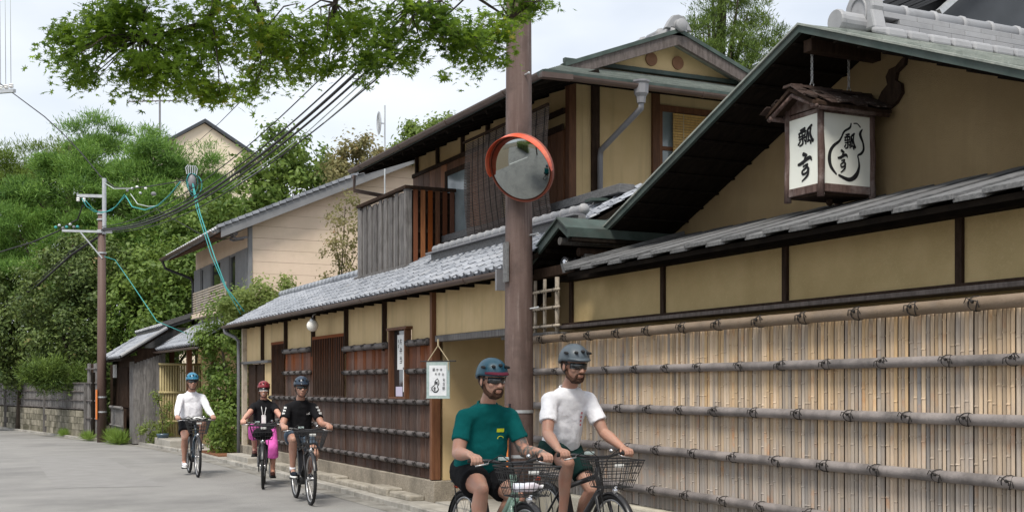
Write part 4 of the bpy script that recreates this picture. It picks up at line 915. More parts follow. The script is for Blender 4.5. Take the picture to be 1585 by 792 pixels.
# ================================================================== porch, gate and shed farther along
pr = thing('entrance_porch', 'open entrance porch with silver tiled roof beyond the bushes', 'porch', (5.8, 30, 0))
thp = math.atan(.60); upp = (math.cos(thp), 0, math.sin(thp))
part('roof_boards', MB().prism([(5.2, 2.34), (6.45, 3.09), (6.45, 3.15), (5.2, 2.40)], 'y', 26.6, 32.7), m_soffit, pr)
tile_field(pr, (5.16, 26.9, 2.44), (0, -1, 0), upp, 22, 6, budget=0, order=[-c for c in range(22)])
part('ridge', MB().tube([(6.45, 26.6, 3.20), (6.45, 32.7, 3.20)], .09, 8), m_ridge, pr)
part('side_ridge', MB().tube([(5.2, 32.72, 2.46), (6.45, 32.72, 3.20)], .05, 8), m_ridge, pr)
gutter(pr, (5.12, 26.6, 2.37), (5.12, 32.8, 2.40), .05)
for a in (27.2, 30.0, 32.4): part('post', MB().box(5.55, 5.67, a, a + .12, .05, 2.45), m_redwood, pr)
part('beam', MB().box(5.54, 5.66, 26.8, 32.6, 2.451, 2.55), m_darkwood, pr)
part('back_wall', MB().box(6.2, 6.3, 28, 31.6, 0, 2.7), m_plaster2, pr)
part('house_notice', MB().box(6.17, 6.198, 29.2, 29.7, 1.4, 2.1), m_siding, pr)
part('step', MB().box(5.0, 5.6, 29.2, 31.4, .045, .22), m_conc, pr, bevel=.01)
yg = thing('yellow_bamboo_gate', 'gate leaf of yellow vertical bamboo canes beside the tall green bush', 'gate', (5.4, 31.9, 0))
for i in range(17):
    x0 = 5.24 + i * .066
    part('cane', MB().tube([(x0, 31.95, .08), (x0, 31.95, 2.10)], .031, 7), m_yellowb, yg, smooth=True)
for z in (.6, 1.35, 2.08): part('cross_cane', MB().tube([(5.18, 31.91, z), (6.34, 31.91, z)], .03, 8), m_yellowb, yg, smooth=True)
hu = thing('plank_shed', 'low grey plank shed with tiled eave and dark slatted window beside the far pole', 'shed', (4.7, 34, 0))
part('roof_boards', MB().prism([(4.25, 2.16), (5.4, 2.90), (5.4, 2.96), (4.25, 2.22)], 'y', 31.95, 36.6), m_soffit, hu)
ths = math.atan(.64); ups = (math.cos(ths), 0, math.sin(ths))
tile_field(hu, (4.22, 32.2, 2.25), (0, -1, 0), ups, 16, 5, budget=0, order=[-c for c in range(16)])
part('roof_verge', MB().tube([(4.25, 31.95, 2.28), (5.4, 31.95, 3.02)], .045, 8), m_ridge, hu)
part('upper_roof', MB().prism([(5.5, 3.02), (6.9, 3.5), (6.9, 3.6), (5.5, 3.12)], 'y', 33.2, 39.5).bar((5.5, 33.2, 3.17), (6.9, 33.2, 3.66), .12, .12), m_greyboard, hu)
for i in range(22): part('roof_tile_row', MB().tube([(5.45, 33.3 + i * .28, 3.13), (6.9, 33.3 + i * .28, 3.62)], .055, 5), m_tile, hu)
part('upper_wall', MB().box(5.8, 6.4, 33.4, 39, 2.6, 3.1), m_greywood, hu)
part('wall', MB().box(4.62, 4.7, 32.2, 36.4, .0, 2.3).box(4.701, 5.3, 32.2, 32.28, 0, 2.5), m_darkwood, hu)
for i in range(10): part('plank', MB().box(4.60 + i * .08, 4.676 + i * .08, 32.165, 32.198, .03, 2.1 + i * .03), m_greywood, hu)
for i in range(4): part('plank', MB().box(4.585, 4.618, 32.18 + i * .16, 32.33 + i * .16, .03, 2.15), m_greywood, hu)
for i in range(14): part('window_slat', MB().box(4.56, 4.60, 33.0 + i * .14, 33.07 + i * .14, .95, 2.0), m_darkwood, hu)
part('end_wall', MB().box(4.75, 4.85, 34.0, 38.0, 0, 2.15), m_darkwood, hu)
part('low_boarding', MB().box(4.45, 4.52, 32.9, 35.2, .05, .92), m_darkwood, hu)
for i in range(19): part('low_board', MB().box(4.42, 4.449, 32.92 + i * .12, 33.03 + i * .12, .05, .92), m_greywood, hu)
part('low_rail', MB().tube([(4.40, 32.9, .94), (4.40, 35.2, .94)], .04, 8).tube([(4.40, 32.9, .45), (4.40, 35.2, .45)], .025, 8), m_greywood, hu)
part('meter_box', MB().box(4.50, 4.585, 35.2, 35.45, 1.75, 2.12), m_white, hu, bevel=.01)

# ================================================================== far wall: bamboo fence on concrete blocks, following the bend
fw = thing('far_wall', 'weathered bamboo fence standing on old concrete block wall at the bend', 'wall', (3.5, 40, 0))
FP = [(4.12, 35.3), (3.95, 36.6), (3.2, 41.2), (2.3, 46.5), (.9, 53.5), (-1.5, 62)]
def seg(i):
    p, q = V((*FP[i], 0)), V((*FP[i + 1], 0)); d = (q - p).normalized(); return p, q, d, V((-d.y, d.x, 0))
for i in range(len(FP) - 1):
    p, q, d, nn = seg(i); l = (q - p).length; top = 2.16 if i == 0 else 1.6
    if nn.x > 0: nn = -nn
    part('core', MB().bar(p - nn * .08 + V((0, 0, top / 2)), q - nn * .08 + V((0, 0, top / 2)), .08, top - .02), m_darkwood, fw)
    nb = int(l / .40)
    if 0 < i < 4:
        for k in range(nb):
            for r in range(4):
                s0 = k * .40 + (.2 if r % 2 else 0)
                if s0 + .4 > l: continue
                a_ = p + d * (s0 + .01) + V((0, 0, .05 + r * .19)); part('block', MB().bar(a_ + V((0, 0, .09)), a_ + d * .385 + V((0, 0, .09)), .12, .18), m_block, fw)
    n2 = int(l / .125); z0 = .83 if i else .05
    for k in range(n2):
        a_ = p + d * (k * .125 + .004) + nn * random.uniform(-.008, .008); zc = (z0 + top) / 2
        if i == 0 and 4 <= k <= 7: continue
        part('fence_board', MB().bar(a_ + V((0, 0, zc)), a_ + d * .117 + V((0, 0, zc)), .05, top - z0 + random.uniform(-.02, .02)), m_greywood, fw)
    for z in ((.86, 1.1, 1.36, 1.60) if i else (.6, 1.1, 1.6, 2.0)):
        part('bamboo_rail', MB().tube([p + nn * .045 + V((0, 0, z)), q + nn * .045 + V((0, 0, z))], .022, 7), m_culm_d, fw)
    if i: part('post', MB().bar(p + nn * .05 + V((0, 0, 0)), p + nn * .05 + V((0, 0, top + .02)), .1, .1), m_greywood, fw)
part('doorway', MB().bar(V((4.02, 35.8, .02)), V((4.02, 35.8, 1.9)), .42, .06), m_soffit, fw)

# ================================================================== large pale building far behind the trees
pb = thing('far_apartment_building', 'pale gabled apartment building showing above the pine trees', 'building', (18, 95, 0))
part('wall', MB().prism([(14.2, 0), (14.2, 18.6), (17.9, 20.9), (22.2, 18.4), (22.2, 0)], 'y', 90, 104), m_cream, pb)
part('roof', MB().prism([(13.9, 18.4), (17.9, 20.95), (22.5, 18.25), (22.5, 18.5), (17.9, 21.2), (13.9, 18.65)], 'y', 89.7, 104.3), m_slate, pb)
for x in (15.5, 17.6, 19.8):
    f = part('window', MB().box(x, x + 1.2, 89.92, 89.99, 13.5, 14.9), m_alu, pb); part('pane', MB().box(x + .08, x + 1.12, 89.90, 89.919, 13.58, 14.82), m_glassd, f)
an = thing('roof_antenna', 'thin television aerial standing above the left trees', 'antenna', (9.8, 60, 9))
part('mast', MB().tube([(9.8, 60, 9), (9.8, 60, 15.4)], .05, 6), m_pipe, an)
part('boom', MB().bar((8.35, 60.3, 15.2), (10.9, 60, 15.45), .05, .05), m_pipe, an)
for i in range(12): part('element', MB().bar((8.4 + i * .21, 59.9, 15.2 + i * .02), (8.4 + i * .21, 60.4, 15.2 + i * .02), .03, .03), m_pipe, an)
dh = thing('antenna_dish', 'round mesh dish antenna on a thin mast above the roofs', 'antenna', (7.1, 20.4, 5.2))
part('mast', MB().tube([(7.10, 20.0, 4.0), (7.10, 20.0, 6.42)], .013, 6), m_galv, dh)
dm = MB()
for k in range(1, 8): dm.tube([(7.02 - .03 + .1 * (k / 7) ** 2 * 0 , 20.0 + .115 * math.cos(t) * k / 7 + .0, 6.1 + .20 * math.sin(t) * k / 7) for t in [2 * PI * j / 20 for j in range(20)]], .0035 if k < 7 else .006, 4, closed=True)
for j in range(10): dm.bar((6.99, 20.0, 6.1), (6.99, 20.0 + .115 * math.cos(PI * j / 5), 6.1 + .20 * math.sin(PI * j / 5)), .005, .005)
part('mesh_dish', dm, m_galv, dh); part('dish_plate', MB().add([(6.995, 20.0 + .11 * math.cos(t), 6.1 + .19 * math.sin(t)) for t in [2 * PI * j / 24 for j in range(24)]] + [(6.999, 20.0 + .11 * math.cos(t), 6.1 + .19 * math.sin(t)) for t in [2 * PI * j / 24 for j in range(24)]], [tuple(range(24)), tuple(range(24, 48))[::-1]]), mat('dish_mesh', (.55, .57, .6), rough=.5), dh)
part('dish_arm', MB().bar((6.99, 20, 6.1), (7.1, 20, 6.1), .02, .02), m_galv, dh)

# ================================================================== poles
np_ = thing('utility_pole', 'thick brown utility pole carrying the round traffic mirror', 'pole', (5.33, 10.98, 0))
part('shaft', MB().lathe([(.150, .0), (.147, 1.0), (.138, 3.0), (.126, 5.5), (.112, 9.2)], (5.33, 10.98, 0), 'z', 28), m_poleb, np_, smooth=True)
for z, s in ((3.02, 1), (3.75, -1), (5.28, 1), (4.62, 0), (2.28, 1), (6.1, -1)):
    m = MB().tube([(5.33 + .05 * s, 10.98 - .10, z), (5.33 + .10 * s + .02, 10.98 - .19, z + .012)], .009, 6).ball((5.33 + .10 * s + .02, 10.98 - .19, z + .012), .014, 6)
    part('step_bolt', m, m_galv, np_)
part('marker_plate', MB().hexa([(5.05, 10.93, .55), (5.16, 10.87, .55), (5.165, 10.88, .55), (5.055, 10.94, .55)], [(5.05, 10.93, 1.30), (5.16, 10.87, 1.30), (5.165, 10.88, 1.30), (5.055, 10.94, 1.30)]), m_orange, np_)
part('marker_edge', MB().bar((5.168, 10.862, .5), (5.168, 10.862, 1.33), .03, .02), m_blackp, np_)
for z in (.8, 1.25): part('band', MB().lathe([(.148, -.015), (.152, -.015), (.152, .015), (.148, .015)], (5.33, 10.98, z), 'z', 28), m_galv, np_)
part('dark_plate', MB().box(5.165, 5.185, 10.91, 11.01, 2.55, 2.95), m_greyboard, np_)
# mirror
cm = V((5.19, 10.63, 3.645)); mr = thing('traffic_mirror', 'round convex traffic mirror with orange red rim and hood on the pole', 'mirror', cm)
nrm = V((-.73, -.50, -.44)).normalized(); q = nrm.to_track_quat('Z', 'Y').to_matrix()
def tm(mb_): mb_.v = [tuple(cm + q @ V(p)) for p in mb_.v]; return mb_
R_ = .328
part('mirror_glass', tm(MB().lathe([(R_ * math.sin(t) / math.sin(.42), .02 + R_ / math.sin(.42) * (math.cos(t) - math.cos(.42))) for t in [.42 * (1 - i / 16) for i in range(17)]], n=64)), m_mirror, mr, smooth=True)
part('rim', tm(MB().lathe([(.338, -.03), (.345, -.02), (.345, .02), (.340, .03), (.330, .032), (.327, .02), (.327, -.02)], n=48)), m_rim, mr, smooth=False, bevel=.003)
part('back_shell', tm(MB().lathe([(.0, -.10), (.18, -.085), (.30, -.05), (.338, -.025)], n=32)), m_red, mr, smooth=True)
hd = MB(); n = 26; vs = []
upm = (V((0, 0, 1)) - nrm * nrm.z).normalized(); sd_ = upm.cross(nrm).normalized()
for i in range(n + 1):
    t = math.radians(-8 + 196 * i / n); dl = .075 * max(0, math.sin(PI * i / n)) ** .5 * .9 + .035; u_ = sd_ * math.cos(t) + upm * math.sin(t)
    for rr, dd in ((.344, .0), (.349, .0), (.352, dl), (.347, dl)): vs.append(cm + u_ * rr + nrm * (dd + .02))
hd.add(vs, [(4 * i + k, 4 * i + (k + 1) % 4, 4 * i + 4 + (k + 1) % 4, 4 * i + 4 + k) for i in range(n) for k in range(4)] + [(0, 1, 2, 3), (4 * n + 3, 4 * n + 2, 4 * n + 1, 4 * n)])
part('hood', hd, m_red, mr, smooth=False)
part('mounting_arm', MB().tube([cm - nrm * .09, cm - nrm * .2, (5.29, 10.91, 3.64)], .022, 8), m_galv, mr)
# far pole
PX, PY = 4.05, 34.12
fp = thing('far_utility_pole', 'slim dark brown utility pole with steel top and cross arm at the bend', 'pole', (PX, PY, 0))
part('shaft', MB().lathe([(.125, 0), (.118, 2.5), (.10, 6.25)], (PX, PY, 0), 'z', 18), m_poleb2, fp, smooth=True)
part('steel_extension', MB().lathe([(.055, 5.6), (.055, 7.1)], (PX + .05, PY - .11, 0), 'z', 12), m_galv, fp)
part('cross_arm', MB().bar((PX - .62, PY + .1, 6.62), (PX + .1, PY - .1, 6.62), .07, .08), m_galv, fp)
part('lower_arm', MB().bar((PX - 1.0, PY + .1, 5.66), (PX + .25, PY - .15, 5.66), .07, .06), m_galv, fp)
part('arm_brace', MB().bar((PX - .55, PY + .0, 5.64), (PX, PY - .1, 4.95), .035, .035), m_galv, fp)
for z in (5.7, 6.0, 6.15, 5.1): part('clamp', MB().lathe([(.108, -.02), (.125, -.02), (.125, .02), (.108, .02)], (PX, PY, z), 'z', 14), m_galv, fp)
part('marker_plate', MB().box(PX - .16, PY * 0 + PX - .13, PY - .12, PY + .02, .62, 1.42), m_orange, fp)
for z in (.82, 1.22): part('band', MB().lathe([(.124, -.02), (.13, -.02), (.13, .02), (.124, .02)], (PX, PY, z), 'z', 18), m_galv, fp)
for dx in (-.6, -.45): part('insulator', MB().lathe([(.03, -.12), (.05, -.1), (.03, -.07), (.05, -.05), (.03, -.02)], (PX + dx, PY + .05, 6.58), 'z', 10), m_white, fp)
# wires
def sagw(A, B, s, n=28):
    return [tuple(V(A).lerp(V(B), i / n) - V((0, 0, 4 * s * (i / n) * (1 - i / n)))) for i in range(n + 1)]
def wire(label, pts, r, mt, name='overhead_cable', group=None): return solo(name, label, 'cable', MB().tube(pts, r, 6), mt, pts[0], smooth=True, group=group)
for k, (dx, dz, r, t) in enumerate(((0, 0, .022, 'thickest black cable of the bundle between the two poles'), (.05, .10, .012, 'upper thin black cable of the bundle between the two poles'),
                                  (-.05, -.09, .016, 'lower black cable of the bundle between the two poles'), (.03, -.17, .010, 'lowest thin cable of the bundle between the two poles'), (0, .24, .009, 'topmost single wire above the cable bundle'))):
    wire(t, sagw((PX + dx * .5, PY - .1, 5.73 + dz * .3), (5.25 + dx, 11.1, 6.23 + dz * 2.0), .81, 40), r, m_cabB, group='cables between the poles')
J = (4.54, 32.0, 6.56)
wire('long dark wire coming in from the upper left to the cable joint', [(1.2, 47, 13.0), (2.9, 38, 9.45), (3.32, 37, 8.8), (3.7, 36, 8.12), (4.07, 34.6, 7.25), (4.3, 33.6, 6.82), J], .016, m_cabB)
wire('pale short wire from the steel pole top to the joint', [(PX + .05, PY - .11, 6.98), (4.22, 33, 6.68), J], .012, m_cabW)
SP = (5.0, 26.5, 5.98)
import math as _m
wire('thin black wire from the joint rising to the splice box', [J, (4.66, 29, 6.2), SP], .013, m_cabB)

TEAL = 'teal cables hanging round the splice box'
wire('teal cable dropping from the splice box to the tiled roof', [SP, (5.08, 26, 5.18), (5.29, 25.5, 4.2), (5.46, 25.2, 3.56), (5.79, 25, 3.06)], .014, m_cabT, group=TEAL)
wire('second teal cable running beside the first down to the tiled roof', [SP, (5.0, 26, 5.3), (5.21, 25.5, 4.25), (5.42, 25.2, 3.6), (5.72, 25, 3.0)], .009, m_cabT, group=TEAL)
wire('slack teal loop hanging between the joint and the splice box', [(4.38, 32, 6.36), (4.47, 31.5, 6.02), (4.71, 31, 5.89), (4.86, 30, 5.88), (4.87, 28.5, 5.91), (4.81, 26.8, 5.95)], .015, m_cabT, group=TEAL)
wire('pale teal loop hanging under the first one at the joint', [(4.5, 32, 6.42), (4.6, 31.5, 6.1), (4.8, 31, 5.98), (4.9, 30.2, 5.9)], .012, m_cabW, group=TEAL)
wire('teal jumper sagging from the cross arm to the joint', [(3.48, 33.5, 6.45), (3.6, 33.55, 6.25), (3.8, 33.6, 6.13), (4.1, 33.6, 6.14), (4.28, 33, 6.22), (4.38, 32.2, 6.42)], .013, m_cabT, group=TEAL)
wire('second teal jumper sagging lower from the cross arm', [(3.55, 33.5, 6.42), (3.75, 33.55, 6.2), (3.95, 33.6, 6.1), (4.2, 33.3, 6.15), (4.4, 32.2, 6.38)], .010, m_cabT, group=TEAL)
wire('thin service wire from the loop to the beige house corner', [(4.82, 31, 6.01), (5.24, 30, 5.56), (5.67, 29, 5.12), (6.1, 28.5, 4.95), (6.28, 28, 4.97)], .010, m_cabB)
wire('black cable leaving the cross arm towards the left edge', [(1.0, 42, 5.6), (1.78, 40, 5.61), (2.56, 38, 5.73), (3.1, 36, 5.85), (3.23, 35.5, 5.94), (3.5, 34.8, 6.05), (3.57, 34.2, 6.36)], .020, m_cabB)
wire('thick black cable leaving the pole lower down towards the left', [(1.2, 47, 3.6), (1.95, 44, 4.02), (2.88, 40, 4.66), (3.44, 36, 5.2), (PX, 34.2, 5.6)], .035, m_cabB)
wire('thin black cable following the thick one to the left', [(1.2, 47, 3.8), (1.95, 44, 4.2), (2.88, 40, 4.78), (3.44, 36, 5.3), (PX, 34.2, 5.7)], .014, m_cabB)
wire('pale guy wire from the pole clamp to the porch roof', [(4.1, 34.0, 5.0), (4.35, 33.8, 4.9), (4.54, 32, 4.11), (4.83, 30, 3.08), (5.5, 29.5, 2.75)], .010, m_cabT)
wire('pale spiral wrapped cable crossing the sky', [(3.2, 8.5, 4.15), (3.52, 10, 4.31), (4.43, 14, 4.95), (5.7, 20, 5.82), (7.02, 27, 6.76), (8.1, 38, 7.6)], .008, m_cabW)
wire('second pale cable crossing the sky beside the first', [(3.2, 8.5, 4.10), (3.52, 10, 4.25), (4.43, 14, 4.87), (5.7, 20, 5.74), (7.02, 27, 6.68), (8.1, 38, 7.5)], .006, m_cabW)
wire('thin grey wire high between maple and pines', [(4.0, 16, 5.9), (4.71, 20, 6.38), (6.34, 30, 8.02), (7.61, 40, 9.37), (8.4, 46, 10.3)], .008, m_cabB)
for i in range(3): wire(('left', 'middle', 'right')[i] + ' one of the thin wires at the upper left corner', [(1.80 + .13 * i, 40 - i * .3, 10.5), (1.75 + .13 * i, 39.6 - i * .3, 14.5)], .010, m_cabW, group='thin wires at the upper left')
cross = thing('wire_cross_arm', 'steel cross arm with insulators at the upper left corner', 'cross arm', (1.9, 40, 10.5))
part('arm', MB().bar((1.2, 40.5, 10.5), (2.15, 39.2, 10.4), .1, .1), m_galv, cross)
for i in range(3): part('insulator', MB().lathe([(.05, 0), (.08, .03), (.05, .06), (.08, .09), (.04, .12)], (1.8 + i * .13, 39.7 - .2 * i, 10.5), 'z', 8), m_white, cross)
sp = thing('splice_box', 'bundle of coiled teal cable round a grey splice box hung on the wires', 'splice box', SP)
part('box', MB().ball((SP[0], SP[1], SP[2] - .05), (.09, .09, .17), 12), m_pipe, sp, smooth=True)
for k in range(5):
    c = (SP[0] - .02 + .02 * k, SP[1], SP[2] - .05 - .02 * k); m = MB()
    m.tube([(c[0] + (.09 + .015 * k) * math.cos(t), c[1] + .05 * math.sin(2 * t + k), c[2] + (.17 + .015 * k) * math.sin(t)) for t in [2 * PI * j / 18 for j in range(18)]], .010, 5, closed=True)
    part('cable_coil', m, m_cabT if k % 2 == 0 else m_cabB, sp, smooth=True)
for k in range(6): part('hanger', MB().tube([(SP[0] + .04 * k - .1, SP[1], SP[2] + .1), (SP[0] + .05 * k - .13, SP[1], SP[2] + .24), (SP[0] + .03 * k - .08, SP[1], SP[2] + .3)], .012, 5), m_galv, sp)
jb = thing('cable_joint', 'grey cable joint with insulators where the wires meet right of the pole top', 'cable joint', J)
for k, (dx, dz) in enumerate(((0, 0), (.12, .05), (-.12, -.06), (.2, -.1), (.33, .03))): part('clamp', MB().ball((J[0] + dx, J[1], J[2] + dz), (.04, .03, .035), 8), (m_galv, m_white, m_pipe)[k % 3], jb, smooth=True)
part('junction_box', MB().ball((J[0] + .5, J[1] - .2, J[2] - .13), (.07, .05, .055), 10), m_pipe, jb, smooth=True)
jc = thing('cable_clamp_cluster', 'cluster of blue and grey cable clamps on the left hand cables', 'cable clamp', (3.2, 35.5, 5.95))
for k in range(7): part('clamp', MB().ball((3.0 + .085 * k, 35.5 - .1 * k, 5.9 + .05 * math.sin(k * 2)), (.045, .035, .04), 8), (m_cabT, m_galv, m_pipe)[k % 3], jc, smooth=True)

# ================================================================== hanging banner, window notices, globe lamp
bn = thing('hanging_banner', 'small white cloth banner with brush writing and gourd drawing hung in the entrance', 'banner', (5.53, 13.52, 1.3))
bA0, bA1, bZ0, bZ1 = 13.30, 13.76, 1.36, 1.80
# cloth facing the street, slightly turned to the camera
cB = V((5.52, 13.62, 0)); dB = V((.55, -.835, 0)).normalized(); WB = .34; HB = bZ1 - bZ0
def mBn(u, v, k): 
    p = cB + dB * ((u * HB) - WB / 2); return (p.x - .006 - k * .0002, p.y - .006, bZ1 - v * HB)
def bandq(u0, u1, v0, v1, off):
    m = MB(); n = 6
    for i in range(n + 1):
        v = lerp(v0, v1, i / n)
        for u in (u0, u1):
            p = cB + dB * (u * WB - WB / 2) + V((-.835, -.55, 0)) * off; m.v.append((p.x, p.y, bZ1 - v * HB))
        if i: a = 2 * i - 2; m.f.append((a, a + 1, a + 3, a + 2))
    return m
part('backing_cloth', MB().bar(cB + V((0, 0, (bZ0 + bZ1) / 2)) - dB * WB / 2, cB + V((0, 0, (bZ0 + bZ1) / 2)) + dB * WB / 2, .006, HB), m_sign_edge, bn)
fc = part('white_face', bandq(.12, .87, .09, .93, .0045), m_cloth_sign, bn, fixn=False)
part('top_rod', MB().tube([cB + V((0, 0, bZ1 + .01)) - dB * .26, cB + V((0, 0, bZ1 + .01)) + dB * .26], .008, 6), m_blackp, bn)
part('bottom_rod', MB().tube([cB + V((0, 0, bZ0)) - dB * .175, cB + V((0, 0, bZ0)) + dB * .175], .007, 6), m_sign_edge, bn)
part('cord', MB().tube([cB + V((0, 0, bZ1 + .01)) - dB * .155, cB + V((0, 0, 2.0))], .006, 6).tube([cB + V((0, 0, 2.0)), cB + V((0, 0, bZ1 + .01)) + dB * .155], .006, 6).tube([cB + V((0, 0, 2.0)), cB + V((0, 0, 2.08))], .011, 6), m_rope, bn)
part('cord_tail', MB().tube([cB + V((0, 0, bZ1)) + dB * .155 + V((-.01, -.01, 0)), cB + V((0, 0, bZ1 - .10)) + dB * .157 + V((-.01, -.01, 0))], .007, 6), m_rope, bn)
def KAN(seed):
    r = random.Random(seed); return [[(.1, .2, .10), (.5, .15, .12), (.9, .2, .08)], [(.5, .02, .10), (.48, .5, .12)], [(.15, .5, .10), (.85, .46, .10)], [(.5, .5, .12), (.15, .95, .08)], [(.5, .55, .10), (.9, .92, .13)], [(.2 + .2 * r.random(), .72, .09), (.7, .7, .10)]]
ASA = [[(.05, .12, .1), (.45, .10, .1)], [(.25, .0, .1), (.25, .3, .1)], [(.08, .3, .09), (.42, .3, .09), (.42, .6, .09), (.08, .6, .09), (.08, .3, .09)], [(.08, .45, .08), (.42, .45, .08)], [(.0, .75, .09), (.48, .73, .09)], [(.25, .6, .1), (.25, .98, .1)],
       [(.6, .08, .1), (.6, .6, .1), (.5, .98, .08)], [(.6, .08, .1), (.92, .08, .1), (.92, .9, .1), (.82, .95, .08)], [(.62, .35, .08), (.9, .35, .08)], [(.62, .58, .08), (.9, .58, .08)]]
KA = [[(.05, .35, .12), (.6, .25, .12), (.55, .8, .12), (.4, .9, .08)], [(.35, .05, .12), (.3, .5, .1), (.1, .9, .08)], [(.78, .2, .1), (.95, .5, .12)]]
YU = [[(.12, .15, .1), (.12, .6, .12), (.25, .7, .08)], [(.15, .45, .08), (.45, .2, .1), (.8, .3, .12), (.85, .55, .1), (.55, .7, .1), (.4, .5, .08)], [(.6, .02, .1), (.62, .5, .1), (.35, .98, .08)]]
O_ = [[(.1, .3, .1), (.6, .27, .1)], [(.33, .05, .1), (.32, .7, .1), (.15, .8, .1), (.12, .6, .08), (.5, .48, .1), (.8, .65, .1), (.6, .92, .1)], [(.75, .15, .1), (.92, .35, .1)]]
BEN = [[(.5, .0, .1), (.25, .28, .1), (.75, .26, .1)], [(.65, .12, .1), (.82, .34, .1)], [(.05, .55, .1), (.95, .53, .1)], [(.35, .4, .1), (.32, .75, .1), (.15, .98, .08)], [(.66, .38, .1), (.66, .98, .1)]]
TO = [[(.5, .0, .1), (.5, .3, .1)], [(.2, .08, .1), (.3, .28, .1)], [(.8, .08, .1), (.7, .28, .1)], [(.15, .38, .1), (.85, .38, .1), (.85, .9, .1)], [(.2, .63, .09), (.85, .63, .09)], [(.15, .9, .1), (.85, .9, .1)]]
bas = WB / HB
wr = place(ASA, bas * .27, .17, .085, .09) + place(KA, bas * .43, .175, .085, .08) + place(YU, bas * .59, .175, .085, .08)
wr += place(O_, bas * .38, .295, .075, .07) + place(BEN, bas * .52, .295, .075, .07) + place(TO, bas * .68, .31, .075, .07)
for k in range(3): wr += place((KAN(1), TO, ASA)[k], bas * .72, .45 + k * .115, .085, .085)
for k in range(2): wr += place(KAN(7 + k), bas * .22, .68 + k * .075, .04, .05)
brush(wr, mBn, 'brush_writing', fc, m_inkg)
def G2(x, y, w_): return ((x - 40) / 690 , (y - 70) / 690, w_ / 690)
brush([[G2(*q) for q in s] for s in ([(295, 385, 10), (325, 440, 16), (325, 490, 16), (295, 540, 14), (318, 590, 20), (280, 635, 22), (215, 640, 16), (170, 590, 18), (180, 545, 14), (230, 505, 12), (232, 455, 12), (255, 420, 12), (295, 385, 10)],)]
      + place(HYO, *G2(240, 440, 1)[:2], .10, .09) + place(TEI, *G2(200, 545, 1)[:2], .10, .12), mBn, 'gourd_drawing', fc, m_ink)
nts = ((15.14, 15.40, 1.70, 2.17, 'upper white paper notice with black writing in the narrow window'), (15.06, 15.24, 1.42, 1.72, 'lower plain white paper strip in the narrow window'))
for i, (a0, a1, z0, z1, lb) in enumerate(((15.19, 15.46, 1.73, 2.20, nts[0][4]), (15.05, 15.24, 1.43, 1.76, nts[1][4]))):
    t = thing('window_notice', lb, 'notice', (5.66, (a0 + a1) / 2, z0)); f = part('sheet', MB().box(5.668, 5.672, a0, a1, z0, z1), m_white, t)
    if i == 0:
        def mN(u, v, k): return (5.6674 - k * .0001, a1 - u, z1 - v)
        brush(place(O_, .09, .05, .10, .09) + place(BEN, .09, .17, .10, .09) + place(TO, .09, .29, .10, .10) + place(KAN(3), .03, .06, .04, .05) + place(KAN(4), .03, .13, .04, .05), mN, 'brush_writing', f, m_ink)
    else:
        def mN2(u, v, k): return (5.6674 - k * .0001, a1 - u, z1 - v)
        brush(place(KAN(9), .07, .24, .05, .05), mN2, 'brush_writing', f, m_ink)
t = thing('window_notice', 'small pale lilac card at the foot of the narrow window', 'notice', (5.66, 15.4, 1.37)); part('sheet', MB().box(5.668, 5.672, 15.27, 15.52, 1.37, 1.50), mat('lilac_card', (.55, .52, .66)), t)
gl = thing('globe_lamp', 'white glass globe lamp hanging from a brass arm under the eave', 'lamp', (5.42, 18.69, 2.4))
part('globe', MB().ball((5.42, 18.69, 2.47), .094, 24), m_globe, gl, smooth=True)
part('holder', MB().lathe([(.045, .06), (.05, .085), (.035, .11), (.012, .13)], (5.42, 18.69, 2.47), 'z', 12), m_alu, gl, smooth=True)
part('arm', MB().tube([(5.42, 18.69, 2.6), (5.43, 18.69, 2.64), (5.48, 18.67, 2.665), (5.6, 18.66, 2.66)], .009, 8), m_alu, gl, smooth=True)

# ================================================================== vegetation
def emit(name, cen, nrmv, size, tmpl, tfaces, mt, parent, kind='stuff', spin=True, droop=None):
    """many small faces: cen (n,3), nrmv (n,3) leaf normals, size (n,), template (k,3) with z = normal"""
    n = len(cen); k = len(tmpl); tm_ = np.array(tmpl, float)
    nv = nrmv / (np.linalg.norm(nrmv, axis=1, keepdims=True) + 1e-9)
    if droop is None:
        r = np.random.normal(size=(n, 3))
    else: r = droop
    u = r - nv * np.sum(r * nv, axis=1, keepdims=True); u /= (np.linalg.norm(u, axis=1, keepdims=True) + 1e-9); v = np.cross(nv, u)
    P_ = cen[:, None, :] + size[:, None, None] * (tm_[None, :, 0:1] * u[:, None, :] + tm_[None, :, 1:2] * v[:, None, :] + tm_[None, :, 2:3] * nv[:, None, :])
    P_ = P_.reshape(-1, 3) - np.array(base[parent.name])
    tf = np.array(tfaces); nf = len(tf); m_ = tf.shape[1]
    F = (tf[None] + (np.arange(n) * k)[:, None, None]).reshape(-1)
    me = bpy.data.meshes.new(name); me.vertices.add(n * k); me.vertices.foreach_set('co', P_.ravel().astype(np.float32))
    me.loops.add(len(F)); me.loops.foreach_set('vertex_index', F.astype(np.int32))
    me.polygons.add(n * nf); me.polygons.foreach_set('loop_start', (np.arange(n * nf) * m_).astype(np.int32)); me.polygons.foreach_set('loop_total', np.full(n * nf, m_, np.int32))
    me.materials.append(mt); me.update(calc_edges=True); me.validate()
    o = bpy.data.objects.new(name, me); col.objects.link(o); o.parent = parent; base[o.name] = base[parent.name]
    if kind: o['kind'] = kind
    return o
THIN = ([(0, 0, 0), (.5, .022, .02), (1, 0, .16), (.5, -.022, .02)], [(0, 1, 2, 3)])
LEAF = ([(0, 0, 0), (.5, .28, .05), (1, 0, 0), (.5, -.28, .05)], [(0, 1, 2, 3)])
